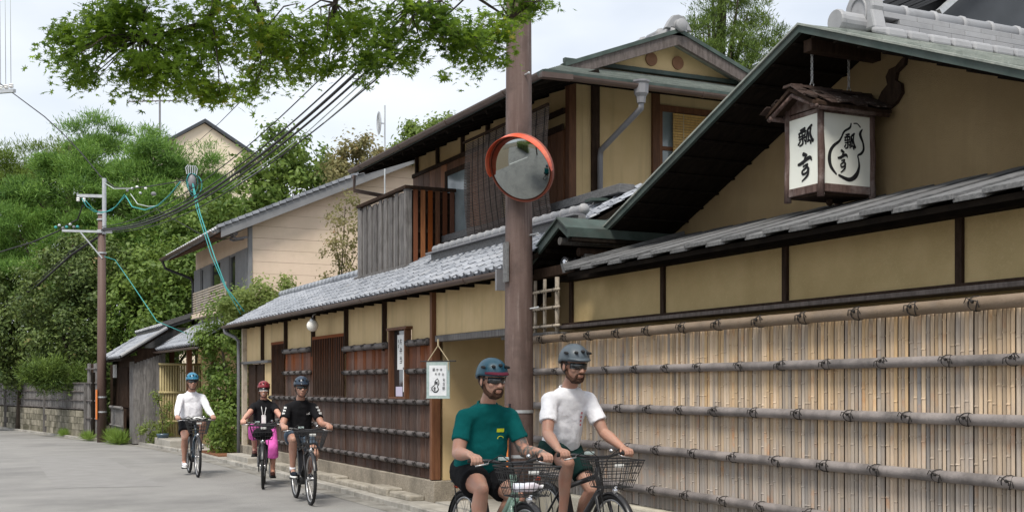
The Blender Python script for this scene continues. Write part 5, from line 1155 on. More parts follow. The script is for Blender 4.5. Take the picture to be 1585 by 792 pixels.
NEED = ([(0, 0, 0), (.55, .075, .05), (1, 0, .12), (.55, -.075, .05)], [(0, 1, 2, 3)])
st_ = []; lob = [(0, 1.0), (38, .92), (78, .72), (125, .45)]
pts_ = []
for ang, l in [(-a, l) for a, l in lob[:0:-1]] + lob: pts_.append((ang, l))
tv = [(0, 0, 0)]; seq = []
for i, (ang, l) in enumerate(pts_):
    a = math.radians(ang); seq.append((l * math.cos(a), l * math.sin(a), -.12 * l))
    if i < len(pts_) - 1: b = math.radians((ang + pts_[i + 1][0]) / 2); seq.append((.33 * math.cos(b), .33 * math.sin(b), 0))
tv += seq
MAPLE = (tv, [(0, i, i + 1) for i in range(1, len(tv) - 1)])
def crown(blobs, n, sub=.32, shell=.72, up=.4, flat=1.0, dens=1.0):
    """blobs: (centre, (rx, ry, rz)); returns leaf centres and normals gathered in sub-clumps near the blob surfaces"""
    cen, nr = [], []; vol = np.array([b[1][0] * b[1][1] + b[1][1] * b[1][2] + b[1][0] * b[1][2] for b in blobs]); vol /= vol.sum()
    for (c, r), f in zip(blobs, vol):
        c, r = np.array(c, float), np.array(r, float); rm = r.min(); nsub = max(5, int(3.2 * dens * (r[0] * r[1] + r[1] * r[2] + r[0] * r[2]) / (sub * sub * 3)))
        d = np.random.normal(size=(nsub, 3)); d /= np.linalg.norm(d, axis=1, keepdims=True)
        rad = shell + (1.08 - shell) * np.random.rand(nsub, 1); sc = c + d * r * rad
        k = max(1, int(n * f / nsub)); szs = sub * (.6 + .8 * np.random.rand(nsub))
        g = np.random.normal(size=(nsub, k, 3)) * .5; g[:, :, 2] *= flat
        p = sc[:, None, :] + g * szs[:, None, None]; nn = d[:, None, :] * .5 + g * 1.0 + np.random.normal(size=(nsub, k, 3)) * .45 + np.array([0, 0, up])
        cen.append(p.reshape(-1, 3)); nr.append(nn.reshape(-1, 3))
    return np.concatenate(cen), np.concatenate(nr)
def limbs(trunk, targets, r0, mt, parent, name='trunk'):
    """trunk: points; branches to each target from the nearest lower trunk point"""
    m = MB(); k = len(trunk); m.tube(trunk, [r0 * (1 - .65 * i / (k - 1)) for i in range(k)], 9); part(name, m, mt, parent, smooth=True)
    b = MB()
    for t in targets:
        t = V(t); c = [V(p) for p in trunk if p[2] < t.z - .1] or [V(trunk[0])]; s = c[-1]
        mid = s.lerp(t, .5) + V((0, 0, -.12 * (t - s).length)); b.tube([s, s.lerp(mid, .55), mid.lerp(t, .3), t], [r0 * .38, r0 * .3, r0 * .2, r0 * .05], 6)
    if b.v: part('branches', b, mt, parent, smooth=True)
def tree(name, label, cat, loc, blobs, n, size, mt, tmpl=LEAF, r0=.2, sub=.32, up=.4, trunk=None, group=None, fol='foliage', shell=.72, flat=1.0, dens=1.0):
    t = thing(name, label, cat, loc, group)
    top = max(b[0][2] for b in blobs); tr = trunk or [(loc[0], loc[1], loc[2] - .05), (loc[0] + .08, loc[1], top * .35), (loc[0] - .06, loc[1] + .1, top * .7), (loc[0], loc[1], top)]
    limbs(tr, [b[0] for b in blobs], r0, m_trunk, t)
    c, nv = crown(blobs, n, sub, shell, up, flat, dens); sz = size * (.65 + .7 * np.random.rand(len(c)))
    if tmpl is NEED:
        dr_ = nv * .7 + np.random.normal(size=nv.shape) * .45 + np.array([0, 0, .55]); emit(fol, c, np.random.normal(size=nv.shape), sz, *tmpl, mt, t, droop=dr_)
    else: emit(fol, c, nv, sz, *tmpl, mt, t)
    return t
def bl(*q): return [((x, y, z), (rx, ry, rz)) for x, y, z, rx, ry, rz in q]
PB = 'pine trees behind the far wall'
tree('pine_tree', 'broad bright green pine tree, leftmost of those behind the pale pole', 'tree', (4.4, 46, 0), bl((4.6, 46, 8.6, 1.6, 1.8, .9), (3.3, 46.5, 8.2, 1.2, 1.5, .8), (5.3, 46, 10.3, 1.0, 1.2, .8), (5.9, 45.5, 8.6, 1.1, 1.3, .8), (2.7, 46, 6.9, 1.3, 1.5, .9), (4.5, 45, 6.8, 1.5, 1.6, .9), (5.7, 45.5, 6.7, 1.2, 1.4, .9), (4.2, 46, 9.7, .9, 1.1, .6), (3.0, 45, 5.2, 1.3, 1.5, .9), (5.0, 45, 5.2, 1.5, 1.5, .9)),
     130000, .17, l_pine, NEED, .26, .50, .5, group=PB, flat=.45, dens=.85, shell=.6)
tree('pine_tree', 'tall bright green pine tree in front of the pale apartment building', 'tree', (7.6, 44, 0), bl((7.7, 44, 8.3, 1.6, 1.8, .9), (7.0, 44, 9.6, .8, 1.1, .7), (8.6, 44, 8.9, .9, 1.2, .6), (9.2, 44.5, 8.2, .7, 1.2, .6), (6.5, 43.5, 8.3, 1.0, 1.3, .8), (7.6, 43, 7.0, 1.7, 1.6, .9), (9.1, 43.5, 7.2, 1.1, 1.3, .8), (6.4, 43, 6.4, 1.2, 1.3, .9), (8.2, 43, 5.5, 1.6, 1.5, .9), (6.9, 44, 10.3, .3, .4, .5), (8.9, 44, 9.7, .25, .4, .5), (7.7, 44, 9.5, .25, .4, .6), (6.6, 42.6, 5.0, 1.2, 1.3, .9)),
     130000, .17, l_pine, NEED, .26, .50, .5, group=PB, flat=.45, dens=.85, shell=.6)
tree('pine_tree', 'yellowish green pine at the left edge behind the others', 'tree', (1.9, 51, 0), bl((2.2, 51, 9.4, 1.6, 1.8, 1.0), (3.4, 51, 10.2, 1.3, 1.5, .9), (1.0, 51, 9.0, 1.4, 1.5, 1.1), (4.6, 52, 10.6, 1.3, 1.5, .9), (2.4, 50, 7.3, 1.6, 1.8, 1.1), (.6, 50.5, 6.5, 1.6, 1.6, 1.2), (1.2, 49.5, 5.0, 1.7, 1.6, 1.2)), 60000, .18, l_bamb, NEED, .28, .50, .5, group=PB, flat=.5, dens=.9, shell=.6)
EV = 'dark evergreens behind the far wall'
tree('evergreen_tree', 'dark evergreen backing added behind the bright pines so their gaps look shaded', 'tree', (6.0, 50, 0), bl(*[(x_, 50 + .3 * (i_ % 2), z_, 1.3, 1.0, 1.0) for i_, (x_, z_) in enumerate(((2.2, 7.2), (4.2, 8.6), (6.2, 8.2), (8.2, 8.4), (9.8, 8.0), (3.0, 5.2), (5.0, 6.4), (7.0, 6.2), (9.0, 6.2), (10.6, 6.0), (4.0, 4.2), (6.2, 4.4), (8.4, 4.2), (10.2, 4.2)))]), 34000, .17, l_dark, LEAF, .3, .45, .3, shell=.5, group=EV)  # added backing: dark leaves stand in for shade between the pine pads
tree('evergreen_tree', 'dark olive evergreen with brownish new leaves directly left of the far pole', 'tree', (3.9, 40.5, 0), bl((4.0, 40.5, 5.0, 1.2, 1.3, 1.0), (4.9, 40.5, 5.2, .9, 1.2, .8), (3.4, 41, 4.2, 1.2, 1.3, 1.0), (4.6, 40, 3.9, 1.2, 1.2, 1.0), (3.9, 40, 3.0, 1.4, 1.2, .9), (5.3, 40, 3.0, 1.1, 1.2, 1.0), (4.6, 39.5, 2.3, 1.3, 1.0, .7), (4.1, 40.6, 6.0, .5, .6, .5)), 30000, .12, l_dark, LEAF, .16, .34, .35, group=EV)
tree('evergreen_tree', 'dark rounded evergreen at the left edge above the bamboo wall', 'tree', (2.6, 44.5, 0), bl((2.5, 44.5, 4.6, 1.3, 1.4, 1.2), (1.4, 45, 4.3, 1.2, 1.4, 1.2), (2.9, 44, 3.3, 1.3, 1.2, 1.0), (1.8, 44.5, 3.0, 1.3, 1.3, .9), (3.4, 44, 2.3, 1.0, 1.0, .6), (2.2, 44.6, 2.0, 1.2, 1.0, .6)), 22000, .13, l_dark, LEAF, .16, .36, .35, group=EV)
tree('evergreen_tree', 'deep green broadleaf tree between the far pole and the beige house', 'tree', (6.6, 39.5, 0), bl((6.2, 39.5, 4.9, 1.2, 1.3, 1.0), (7.4, 39.5, 5.2, 1.2, 1.3, 1.0), (6.9, 39, 4.0, 1.3, 1.3, .9), (5.8, 39, 3.6, 1.1, 1.2, 1.0), (7.9, 39, 3.8, 1.0, 1.2, .9), (8.6, 39, 5.3, 1.0, 1.3, 1.0), (6.2, 38.6, 2.9, 1.2, 1.0, .6)), 26000, .14, l_mid, LEAF, .16, .34, .3, group=EV)
tree('evergreen_tree', 'shaded green tree filling the gap above the shed roofs', 'tree', (9.5, 41, 0), bl((9.3, 41, 6.2, 1.3, 1.3, 1.2), (10.6, 41.5, 6.8, 1.2, 1.3, 1.2), (8.2, 41, 6.6, 1.1, 1.2, 1.0), (7.2, 41.5, 6.3, 1.1, 1.2, .9), (5.7, 42, 6.0, 1.0, 1.2, .8)), 16000, .15, l_mid, LEAF, .16, .36, .3, group=EV)
tree('broadleaf_tree', 'airy green tree rising behind the beige roof', 'tree', (10.5, 40, 0), bl((10.6, 40, 9.5, .9, 1.0, .6), (11.3, 40, 9.1, .8, 1.0, .6), (10.0, 40, 8.8, .9, 1.0, .6), (11.0, 40, 8.3, 1.0, 1.0, .5), (9.8, 40, 7.9, .9, 1.0, .5), (11.9, 40, 8.6, .5, .8, .4), (10.6, 39.8, 7.4, 1.2, 1.0, .5), (9.3, 40, 7.3, .8, 1.0, .5)), 9500, .17, l_mid, LEAF, .15, .36, .3)
tree('bamboo_clump', 'pale bamboo clump left of the dish antenna mast', 'bamboo', (10.6, 32, 0), bl((10.3, 32, 7.7, .5, .6, .55), (10.9, 32, 7.9, .45, .5, .5), (10.0, 32, 7.3, .4, .5, .4), (10.7, 32, 7.2, .8, .6, .4), (11.5, 32, 7.7, .35, .5, .35)), 6500, .11, l_auto, LEAF, .06, .26, .3)
tree('bamboo_clump', 'yellow green bamboo tips above the upper gutter', 'bamboo', (11.0, 28, 0), bl((11.0, 28, 7.8, .42, .5, .35), (11.5, 28, 7.95, .35, .5, .3), (10.7, 28, 7.4, .4, .5, .35), (11.4, 28, 7.4, .6, .5, .3)), 4500, .11, l_bamb, LEAF, .05, .25, .3)
cw = bl((12.6, 18, 8.8, .45, .5, .28), (13.2, 18, 8.7, .45, .5, .26), (12.5, 18, 8.2, .40, .5, .24), (13.4, 18, 8.35, .35, .45, .22), (12.4, 18, 7.85, .36, .5, .22), (13.1, 18, 7.75, .4, .5, .24), (13.75, 18, 7.95, .36, .5, .22), (12.8, 17.7, 7.45, .5, .5, .24), (13.6, 17.8, 7.5, .45, .5, .22), (12.2, 18, 7.4, .35, .5, .2), (13.4, 17.6, 7.1, .6, .5, .24), (14.2, 18, 7.6, .22, .4, .22), (12.9, 18, 9.3, .5, .5, .3))
tree('cedar_tree', 'tufted green cedar tree rising between the two gables', 'tree', (13.0, 18.2, 0), cw, 30000, .085, l_cedar, NEED, .20, .17, .7, shell=.75, flat=.7)
tree('tall_bush', 'tall bright green leafy bush beside the dark doorway', 'bush', (5.72, 26.4, .04), bl((5.75, 26.5, 2.9, .45, .5, .5), (5.7, 26.4, 2.2, .46, .6, .5), (5.75, 26.6, 1.5, .48, .6, .5), (5.7, 26.3, .8, .42, .55, .5), (5.9, 26.5, 3.3, .34, .5, .3), (5.5, 26.5, 1.0, .36, .5, .5), (5.72, 26.5, .35, .36, .5, .3), (5.45, 26.6, 2.5, .3, .4, .4)), 11000, .085, l_mid, LEAF, .05, .2, .35)
tree('tall_bush', 'light green feathery shrub leaning over the end of the tiled roof', 'bush', (6.3, 25.7, .04), bl((6.2, 25.6, 3.4, .5, .4, .28), (6.6, 25.6, 3.6, .45, .4, .22), (5.9, 25.7, 3.1, .4, .4, .3), (6.6, 25.8, 3.3, .3, .4, .2)), 4500, .08, l_lime, LEAF, .04, .2, .35)
tree('young_tree', 'thin pale leaved young tree in front of the beige siding', 'tree', (7.4, 23.2, 0), bl((7.45, 23, 5.1, .22, .3, .25), (7.3, 23, 4.6, .28, .35, .25), (7.6, 23, 4.5, .3, .3, .25), (7.2, 23, 4.1, .3, .35, .25), (7.55, 23, 3.9, .4, .35, .3), (7.0, 23, 3.55, .3, .3, .15), (7.9, 23, 4.9, .22, .3, .15), (7.1, 23, 4.95, .15, .2, .15), (7.6, 23, 3.4, .35, .3, .2)), 2600, .065, l_auto, LEAF, .025, .17, .3)
tree('pine_bough', 'low pine bough spilling over the bamboo wall', 'tree', (3.7, 39.2, 0), bl((3.1, 38.3, 1.85, .6, .4, .28), (3.6, 38.4, 1.7, .5, .4, .3), (4.1, 38.2, 1.55, .5, .4, .28), (2.7, 38.5, 1.95, .4, .4, .22)), 14000, .15, l_cedar, NEED, .08, .22, -.2)
tree('shrub_row', 'dense dark shrubs filling the ground behind the far bamboo wall', 'shrubs', (2.5, 49, 0), bl(*[(x_, y_, z_, 1.3, 1.0, .9) for x_, y_ in ((-1.5, 55), (.2, 52.5), (1.8, 50), (3.4, 48), (5.0, 46.5), (6.6, 45)) for z_ in (1.0, 2.4)]), 22000, .15, l_dark, LEAF, .1, .4, .3)
def tuft(name, label, cat, loc, rx, ry, h, n, mt=l_grass):
    t = thing(name, label, cat, loc); c = np.stack([loc[0] + np.random.uniform(-rx, rx, n), loc[1] + np.random.uniform(-ry, ry, n), np.full(n, loc[2])], 1)
    d = np.random.normal(size=(n, 3)) * .35 + np.array([0, 0, 1]); emit('blades', c, np.random.normal(size=(n, 3)), h * np.random.uniform(.3, 1.0, n), *THIN, mt, t, droop=d)
tuft('grass_tuft', 'clump of light green weeds at the foot of the shed, right of the far pole', 'weeds', (4.30, 33.2, .04), .12, .85, .45, 2200)
tuft('grass_tuft', 'small weed clump against the concrete block wall', 'weeds', (3.45, 38.3, .04), .08, .4, .28, 700)
tuft('grass_tuft', 'thin weeds just left of the far pole foot', 'weeds', (3.80, 35.3, .04), .08, .4, .32, 700)
tree('garden_shrub', 'small yellow green shrub in front of the yellow gate', 'bush', (4.95, 31.6, .04), bl((4.95, 31.6, .38, .28, .3, .28), (5.25, 31.5, .3, .2, .2, .2)), 1500, .06, l_lime, LEAF, .02, .12, .35)
pp = thing('potted_plant', 'leafy plant in a blue grey pot beside the shed', 'potted plant', (5.12, 30.9, .05))
part('pot', MB().lathe([(.10, 0), (.14, .22), (.155, .24), (.155, .28), (.135, .28), (.13, .24)], (5.12, 30.9, .05), 'z', 16), mat('glazed_pot', (.05, .085, .12), rough=.3, spec=.6), pp, smooth=True)
pts = bl((5.12, 30.9, .75, .18, .18, .2), (5.0, 30.9, 1.15, .16, .16, .16), (5.25, 30.9, 1.0, .14, .14, .14), (4.9, 30.9, 1.3, .1, .1, .1), (5.3, 30.9, .6, .16, .15, .12))
part('stem', MB().tube([(5.12, 30.9, .3), (5.1, 30.9, .8), (4.98, 30.9, 1.3)], .012, 5).tube([(5.12, 30.9, .6), (5.28, 30.9, 1.0)], .01, 5), m_trunk, pp)
c, nv = crown(pts, 700, .1, .5); emit('leaves', c, nv, .055 * (.6 + .8 * np.random.rand(len(c))), *LEAF, l_lime, pp)
setting('mulch_bed', MB().box(5.3, 6.2, 25.2, 27.4, .04, .075), m_mulch)
# maple over the street: trunk stands out of view on the other side
mp_t = thing('maple_tree', 'maple tree whose leafy branches hang over the street at the top', 'tree', (-2.3, 4.2, 0))
limbs([(-2.3, 4.2, -.05), (-2.25, 4.3, 1.5), (-2.0, 4.6, 3.0), (-1.6, 4.9, 4.4)], [], .2, m_trunk, mp_t)
MBL = [(0.77, 8, 3.67, 0.11, 0.08), (0.73, 8, 3.58, 0.09, 0.05), (1.0, 8.2, 3.76, 0.23, 0.14), (0.84, 8, 3.48, 0.11, 0.06), (1.11, 7.8, 3.54, 0.24, 0.11), (1.36, 8, 3.77, 0.31, 0.21), (1.26, 8, 3.46, 0.15, 0.07), (1.48, 7.8, 3.53, 0.23, 0.16), (1.64, 8, 3.45, 0.1, 0.08), (1.65, 7.7, 3.81, 0.27, 0.18), (2.01, 8, 3.85, 0.24, 0.22), (2.03, 8.3, 3.63, 0.12, 0.13), (2.21, 8, 3.75, 0.22, 0.18), (2.39, 8.2, 3.7, 0.1, 0.08), (2.54, 7.8, 3.92, 0.33, 0.21), (2.8, 8.2, 3.85, 0.17, 0.11), (3.05, 8, 4.04, 0.34, 0.17), (3.21, 8.2, 3.96, 0.12, 0.07), (3.43, 8, 4.05, 0.26, 0.16), (3.68, 8.3, 3.96, 0.17, 0.07), (3.75, 8.3, 4.12, 0.11, 0.14), (4.16, 8.6, 4.52, 0.19, 0.05), (4.34, 8.6, 4.52, 0.07, 0.04), (1.05, 7.8, 3.86, 0.2, 0.08)]
part('limb', MB().tube([(-1.6, 4.9, 4.3), (-.4, 5.8, 4.75), (.9, 6.9, 4.65), (1.7, 7.6, 4.2), (1.6, 7.9, 3.86), (1.2, 8.0, 3.72), (.9, 8.0, 3.70)], [.09, .07, .06, .035, .024, .015, .006], 8)
     .tube([(-.4, 5.8, 4.75), (1.2, 6.8, 4.9), (2.4, 7.6, 4.5), (3.0, 7.9, 4.16), (3.45, 8.1, 4.02), (3.9, 8.3, 3.98)], [.06, .05, .04, .022, .014, .006], 8)
     .tube([(2.4, 7.6, 4.5), (2.45, 7.9, 4.1), (2.4, 8.0, 3.8)], [.03, .018, .005], 6)
     .tube([(1.7, 7.6, 4.2), (2.0, 8, 3.9), (2.2, 8.1, 3.6)], [.025, .014, .004], 6).tube([(2.4, 7.6, 4.5), (3.4, 8.2, 4.5), (4.1, 8.6, 4.4)], [.03, .018, .006], 6), m_trunk, mp_t, smooth=True)
tw = MB(); lp_ = [V(q) for q in ((-.4, 5.8, 4.75), (.9, 6.9, 4.65), (1.7, 7.6, 4.2), (1.6, 7.9, 3.9), (1.2, 8.0, 3.74), (1.2, 6.8, 4.9), (2.4, 7.6, 4.5), (3.0, 7.9, 4.16), (3.45, 8.1, 4.02), (2.0, 8, 3.9), (2.45, 7.9, 4.1), (4.1, 8.6, 4.4))]
for x, y, z, rx, rz_ in MBL:
    for k in range(5):
        t_ = V((x + random.uniform(-1, 1) * rx, y + random.uniform(-.4, .4), z + random.uniform(-1, .8) * rz_)); s_ = min(lp_, key=lambda q: (q - t_).length); m_ = s_.lerp(t_, .5) + V((random.uniform(-.06, .06), random.uniform(-.06, .06), .05))
        if (s_ - t_).length > .9: continue
        tw.tube([s_, m_, t_], [.009, .006, .002], 4)
part('twigs', tw, m_trunk, mp_t, kind='stuff')
mb_ = [((x, y, z), (rx, .55, rz_)) for x, y, z, rx, rz_ in MBL] + [((x, y, z), (rx, .7, .3)) for x, y, z, rx in ((1.0, 7.6, 4.7, .9), (2.4, 7.8, 4.75, 1.1), (3.6, 8.2, 4.75, .7), (0.2, 6.8, 4.9, .8), (1.8, 6.6, 5.0, 1.0))]
c, nv = crown(mb_, 27000, .13, .25, .9, .6)
nv = np.random.normal(size=nv.shape) * .55 + np.array([-.25, -.45, .9])
sz = .042 * (.7 + .6 * np.random.rand(len(c)))
d_ = c @ np.array([.4315, .902, 0]); vis = (c[:, 2] - 1.5) / d_ < .31; xr = (c @ np.array([.902, -.4315, 0])) / d_
idx = np.where(vis & (np.abs(xr) < .42))[0]; idx = idx[np.argsort(d_[idx])][:300]; mask = ~((xr > .030) & vis & (d_ > 0)); idx = idx[mask[idx]]; mask[idx] = False
emit('foliage', c[mask], nv[mask], sz[mask], *MAPLE, l_maple, mp_t)
ml = bpy.data.meshes.new('leaf'); ml.from_pydata(MAPLE[0], [], MAPLE[1]); ml.materials.append(l_maple)
for i in idx:
    qn = V(nv[i]).to_track_quat('Z', 'Y').to_euler(); qn.rotate_axis('Z', random.random() * 6.3)
    inst('leaf', ml, mp_t, c[i], (qn.x, qn.y, qn.z), (sz[i],) * 3)
# hedge and wall on the other side, seen only in the mirror
hg = thing('clipped_hedge', 'long green hedge along the side street reflected in the round mirror', 'hedge', (-4, 5.6, 0))
c, nv = crown([((2.6 + (i % 2) * .2, -1.6 - i * 1.3, z), (.7, .9, .8)) for i in range(8) for z in (.7, 1.8, 2.7)] + [((-6.0 - i * 1.7, 5.3 - (i % 2) * .25, z), (1.1, .7, .9)) for i in range(10) for z in (.8, 2.1, 3.1)], 45000, .3)
ok_ = (np.hypot(c[:, 0], c[:, 1]) > 1.6) & ~((c @ np.array([.4315, .902, 0]) > 0) & (np.abs((c @ np.array([.902, -.4315, 0])) / (c @ np.array([.4315, .902, 0]) + 1e-6)) < .46)); c, nv = c[ok_], nv[ok_]
emit('foliage', c, nv, .10 * (.6 + .8 * np.random.rand(len(c))), *LEAF, l_mid, hg)
part('stems', MB().box(-22, -5.4, 5.1, 5.3, 0, 2.4), m_trunk, hg)
fa = thing('side_street_wall', 'pale plaster wall closing the far end of the side street behind the camera', 'wall', (-34, 9, 0)); part('wall', MB().box(-34.4, -34, 0, 20, 0, 3.2), m_cream, fa); part('coping', MB().box(-34.5, -33.9, 0, 20, 3.2, 3.35), m_slate, fa)
# ================================================================== bicycles (local: x forward, y left, z up)
m_sage = mat('sage_green_paint', (.17, .27, .22), rough=.3, spec=.5, coat=.4)
m_navyp = mat('navy_paint', (.02, .05, .08), rough=.3, spec=.5, coat=.4)
m_spoke = mat('spoke_steel', (.35, .35, .36), rough=.35, metal=.8)
m_wire = mat('black_basket_wire', (.02, .02, .022), rough=.45, spec=.5)
m_seat = mat('saddle_vinyl', (.015, .015, .016), rough=.5)
m_bottle = mat('bottle_plastic', (.62, .68, .78), (.80, .70, .76), .2, 9, spec=.6)
m_disp = mat('phone_screen', (.35, .42, .42), rough=.2)
def arc(c, r, a0, a1, n=14, y=0): return [(c[0] + r * math.cos(lerp(a0, a1, i / n)), y, c[1] + r * math.sin(lerp(a0, a1, i / n))) for i in range(n + 1)]
def make_bike(label, loc, rz, fm, step_through=False, rimm=None, phi=0, basket=True, light=True, gear='alu'):
    b = thing('bicycle', label, 'bicycle', (0, 0, 0)); WR = .335
    RH, FH, BBx = (-.46, WR), (.64, WR), (0, .285)
    for cx in (RH[0], FH[0]):
        w_ = part('wheel', MB().lathe([(.022, -.045), (.03, -.04), (.018, -.02), (.018, .02), (.03, .04), (.022, .045)], (cx, 0, WR), 'y', 12), m_alu, b, smooth=True)
        part('tyre', MB().tube([(cx + (WR - .020) * math.cos(t), 0, WR + (WR - .020) * math.sin(t)) for t in [2 * PI * j / 40 for j in range(40)]], .022, 8, closed=True), m_black, w_, smooth=True)
        part('rim', MB().tube([(cx + (WR - .046) * math.cos(t), 0, WR + (WR - .046) * math.sin(t)) for t in [2 * PI * j / 40 for j in range(40)]], .011, 6, closed=True), rimm or m_alu, w_, smooth=True)
        s_ = MB()
        for j in range(28):
            t = 2 * PI * j / 28; s_.tube([(cx + .02 * math.cos(t + .9 * (-1) ** j), .035 * (-1) ** (j // 2), WR + .02 * math.sin(t + .9 * (-1) ** j)), (cx + (WR - .05) * math.cos(t), 0, WR + (WR - .05) * math.sin(t))], .0016, 3, cap=False)
        part('spokes', s_, m_spoke, w_, kind='stuff')
        fd = MB(); a0, a1 = ((.15, 2.9) if cx < 0 else (.35, 2.35)); n = 16; r = WR + .016
        for i in range(n + 1):
            t = lerp(a0, a1, i / n)
            for yy, dr in ((-.028, -.012), (-.018, 0), (.018, 0), (.028, -.012)): fd.v.append((cx + (r + dr) * math.cos(t), yy, WR + (r + dr) * math.sin(t)))
            if i:
                for k in range(3): q0 = 4 * (i - 1) + k; fd.f.append((q0, q0 + 1, q0 + 5, q0 + 4))
        part('fender', fd, m_blackp, b, smooth=True)
    f = MB(); hb, ht = (.455, 0, .66), (.405, 0, .86); bb = (0, 0, .285); st_ = (-.16, 0, .70)
    f.tube([hb, ht], .026, 12).tube([bb, st_], .020, 10)
    if step_through: f.tube([(.44, 0, .74), (.30, 0, .60), (.12, 0, .44), (-.02, 0, .40), (-.09, 0, .50)], .024, 10).tube([(.45, 0, .68), (.30, 0, .50), (.10, 0, .33), bb], .028, 10)
    else: f.tube([(.42, 0, .80), (-.14, 0, .66)], .021, 10).tube([(.45, 0, .69), bb], .027, 10)
    for s in (-1, 1):
        f.tube([(0, s * .03, .285), (RH[0], s * .055, WR)], .011, 8).tube([(-.15, s * .02, .68), (RH[0], s * .055, WR)], .010, 8)
    part('frame', f, fm, b, smooth=True)
    fk = MB().tube([(.455, 0, .66), (.46, 0, .70)], .024, 10)
    for s in (-1, 1): fk.tube([(.457, 0, .67), (.475, s * .05, .63), (.54, s * .055, .50), (FH[0], s * .05, WR)], [.018, .017, .014, .010], 8)
    part('fork', fk, fm if step_through else m_blackp, b, smooth=True)
    part('battery', MB().hexa([(-.06, -.035, .34), (.0, -.035, .36), (.0, .035, .36), (-.06, .035, .34)], [(-.20, -.035, .64), (-.12, -.035, .66), (-.12, .035, .66), (-.20, .035, .64)]), m_blackp, b, bevel=.012)
    part('motor', MB().lathe([(.06, -.05), (.075, -.04), (.075, .04), (.06, .05)], (.0, 0, .29), 'y', 16), m_blackp, b, smooth=True)
    part('seat_post', MB().tube([st_, (-.22, 0, .89)], .014, 8), m_alu, b, smooth=True)
    sd = MB(); n = 8; prof = [(.10, .018), (.05, .028), (0, .045), (-.06, .085), (-.12, .095), (-.16, .07)]
    for i, (x, hw) in enumerate(prof):
        for yy, zz in ((-hw, -.03), (-hw * .9, .0), (0, .012), (hw * .9, .0), (hw, -.03)): sd.v.append((x - .22, yy, .92 + zz + (.01 if i > 3 else 0)))
        if i:
            for k in range(4): q0 = 5 * (i - 1) + k; sd.f.append((q0, q0 + 1, q0 + 6, q0 + 5))
            sd.f.append((5 * (i - 1), 5 * i, 5 * i + 4, 5 * (i - 1) + 4))
    sd.f += [(0, 1, 2, 3, 4), tuple(25 + k for k in (4, 3, 2, 1, 0))]
    part('saddle', sd, m_seat, b, smooth=True)
    part('stem', MB().tube([ht, (.385, 0, .92), (.43, 0, .945)], .015, 10), m_blackp, b, smooth=True)
    hbr = part('handlebar', MB().tube([(.36, -.33, .965), (.39, -.2, .965), (.43, -.08, .945), (.43, .08, .945), (.39, .2, .965), (.36, .33, .965)], .0125, 10), m_blackp, b, smooth=True)
    for s in (-1, 1):
        part('grip', MB().tube([(.380, s * .235, .965), (.358, s * .338, .965)], .017, 10), m_black, hbr, smooth=True)
        part('brake_lever', MB().tube([(.40, s * .19, .96), (.43, s * .21, .945), (.425, s * .31, .93)], .006, 6), m_alu, hbr, smooth=True)
        part('brake_cable', MB().tube([(.42, s * .20, .955), (.50, s * .14, 1.01), (.50, s * .05, .95), (.46, 0, .80)], .004, 5), m_black, hbr, smooth=True)
    part('display', MB().box(.40, .445, -.12, -.05, .965, .99), m_disp, hbr, bevel=.004)
    part('bell', MB().ball((.40, .13, .99), (.022, .022, .018), 10), m_chrome, hbr, smooth=True)
    if basket:
        bk = part('basket', MB(), None, b) if False else None
        B0, B1, T0, T1 = (.53, -.13, .72), (.72, .13, .72), (.47, -.19, .935), (.80, .19, .935)
        def ring(z, r=.005):
            t = (z - .72) / (.935 - .72); x0, x1, yy = lerp(.53, .47, t), lerp(.72, .80, t), lerp(.13, .19, t)
            return MB().tube([(x0, -yy, z), (x1, -yy, z), (x1, yy, z), (x0, yy, z)], r, 5, closed=True)
        rim_ = ring(.935, .0065); bk = part('basket', rim_, m_wire, b)
        wm = MB()
        for z in (.725, .78, .835, .89, .915): q = ring(z, .0035); wm.add(q.v, q.f)
        for i in range(9):
            t = i / 8
            for side in (0, 1):
                yb, yt = lerp(-.13, .13, t), lerp(-.19, .19, t); xb, xt = ((.53, .47), (.72, .80))[side]
                wm.tube([(xb, yb, .72), (xt, yt, .935)], .0028, 4)
                xb, xt = lerp(.53, .72, t), lerp(.47, .80, t); s = (-1, 1)[side]; wm.tube([(xb, s * .13, .72), (xt, s * .19, .935)], .0028, 4)
            wm.tube([(.53, lerp(-.13, .13, t), .722), (.72, lerp(-.13, .13, t), .722)], .0028, 4)
        part('basket_wires', wm, m_wire, bk, kind='stuff')
        part('basket_stay', MB().tube([(.60, -.08, .72), (FH[0] - .01, -.055, WR + .02)], .006, 5).tube([(.60, .08, .72), (FH[0] - .01, .055, WR + .02)], .006, 5), m_wire, b)
        part('number_plate', MB().box(.722, .726, -.03, .05, .88, .91), m_white, b) if light else None
    if light:
        part('headlight', MB().lathe([(.012, -.05), (.03, -.03), (.036, 0), (.034, .012), (.0, .016)], (.70, .0, .70), 'x', 14), m_chrome, b, smooth=True)
    cr = part('crank', MB().lathe([(.085, -.004), (.09, 0), (.085, .004)], (0, -.07, .285), 'y', 20), m_blackp, b, smooth=False)
    part('chain_guard', MB().prism([(.10, .22), (.10, .36), (-.40, .38), (-.46, .33), (-.40, .29)], 'y', -.082, -.076), m_blackp, b)
    for s in (1, -1):
        ph = phi if s > 0 else phi + PI; px, pz = .165 * math.cos(ph), .285 - .165 * math.sin(ph)
        part('crank_arm', MB().bar((0, s * .085, .285), (px, s * .09, pz), .014, .022, (0, 1, 0)), m_alu, cr)
        part('pedal', MB().box(px - .045, px + .045, s * .14 - .045, s * .14 + .045, pz - .011, pz + .011), m_black, cr, bevel=.004)
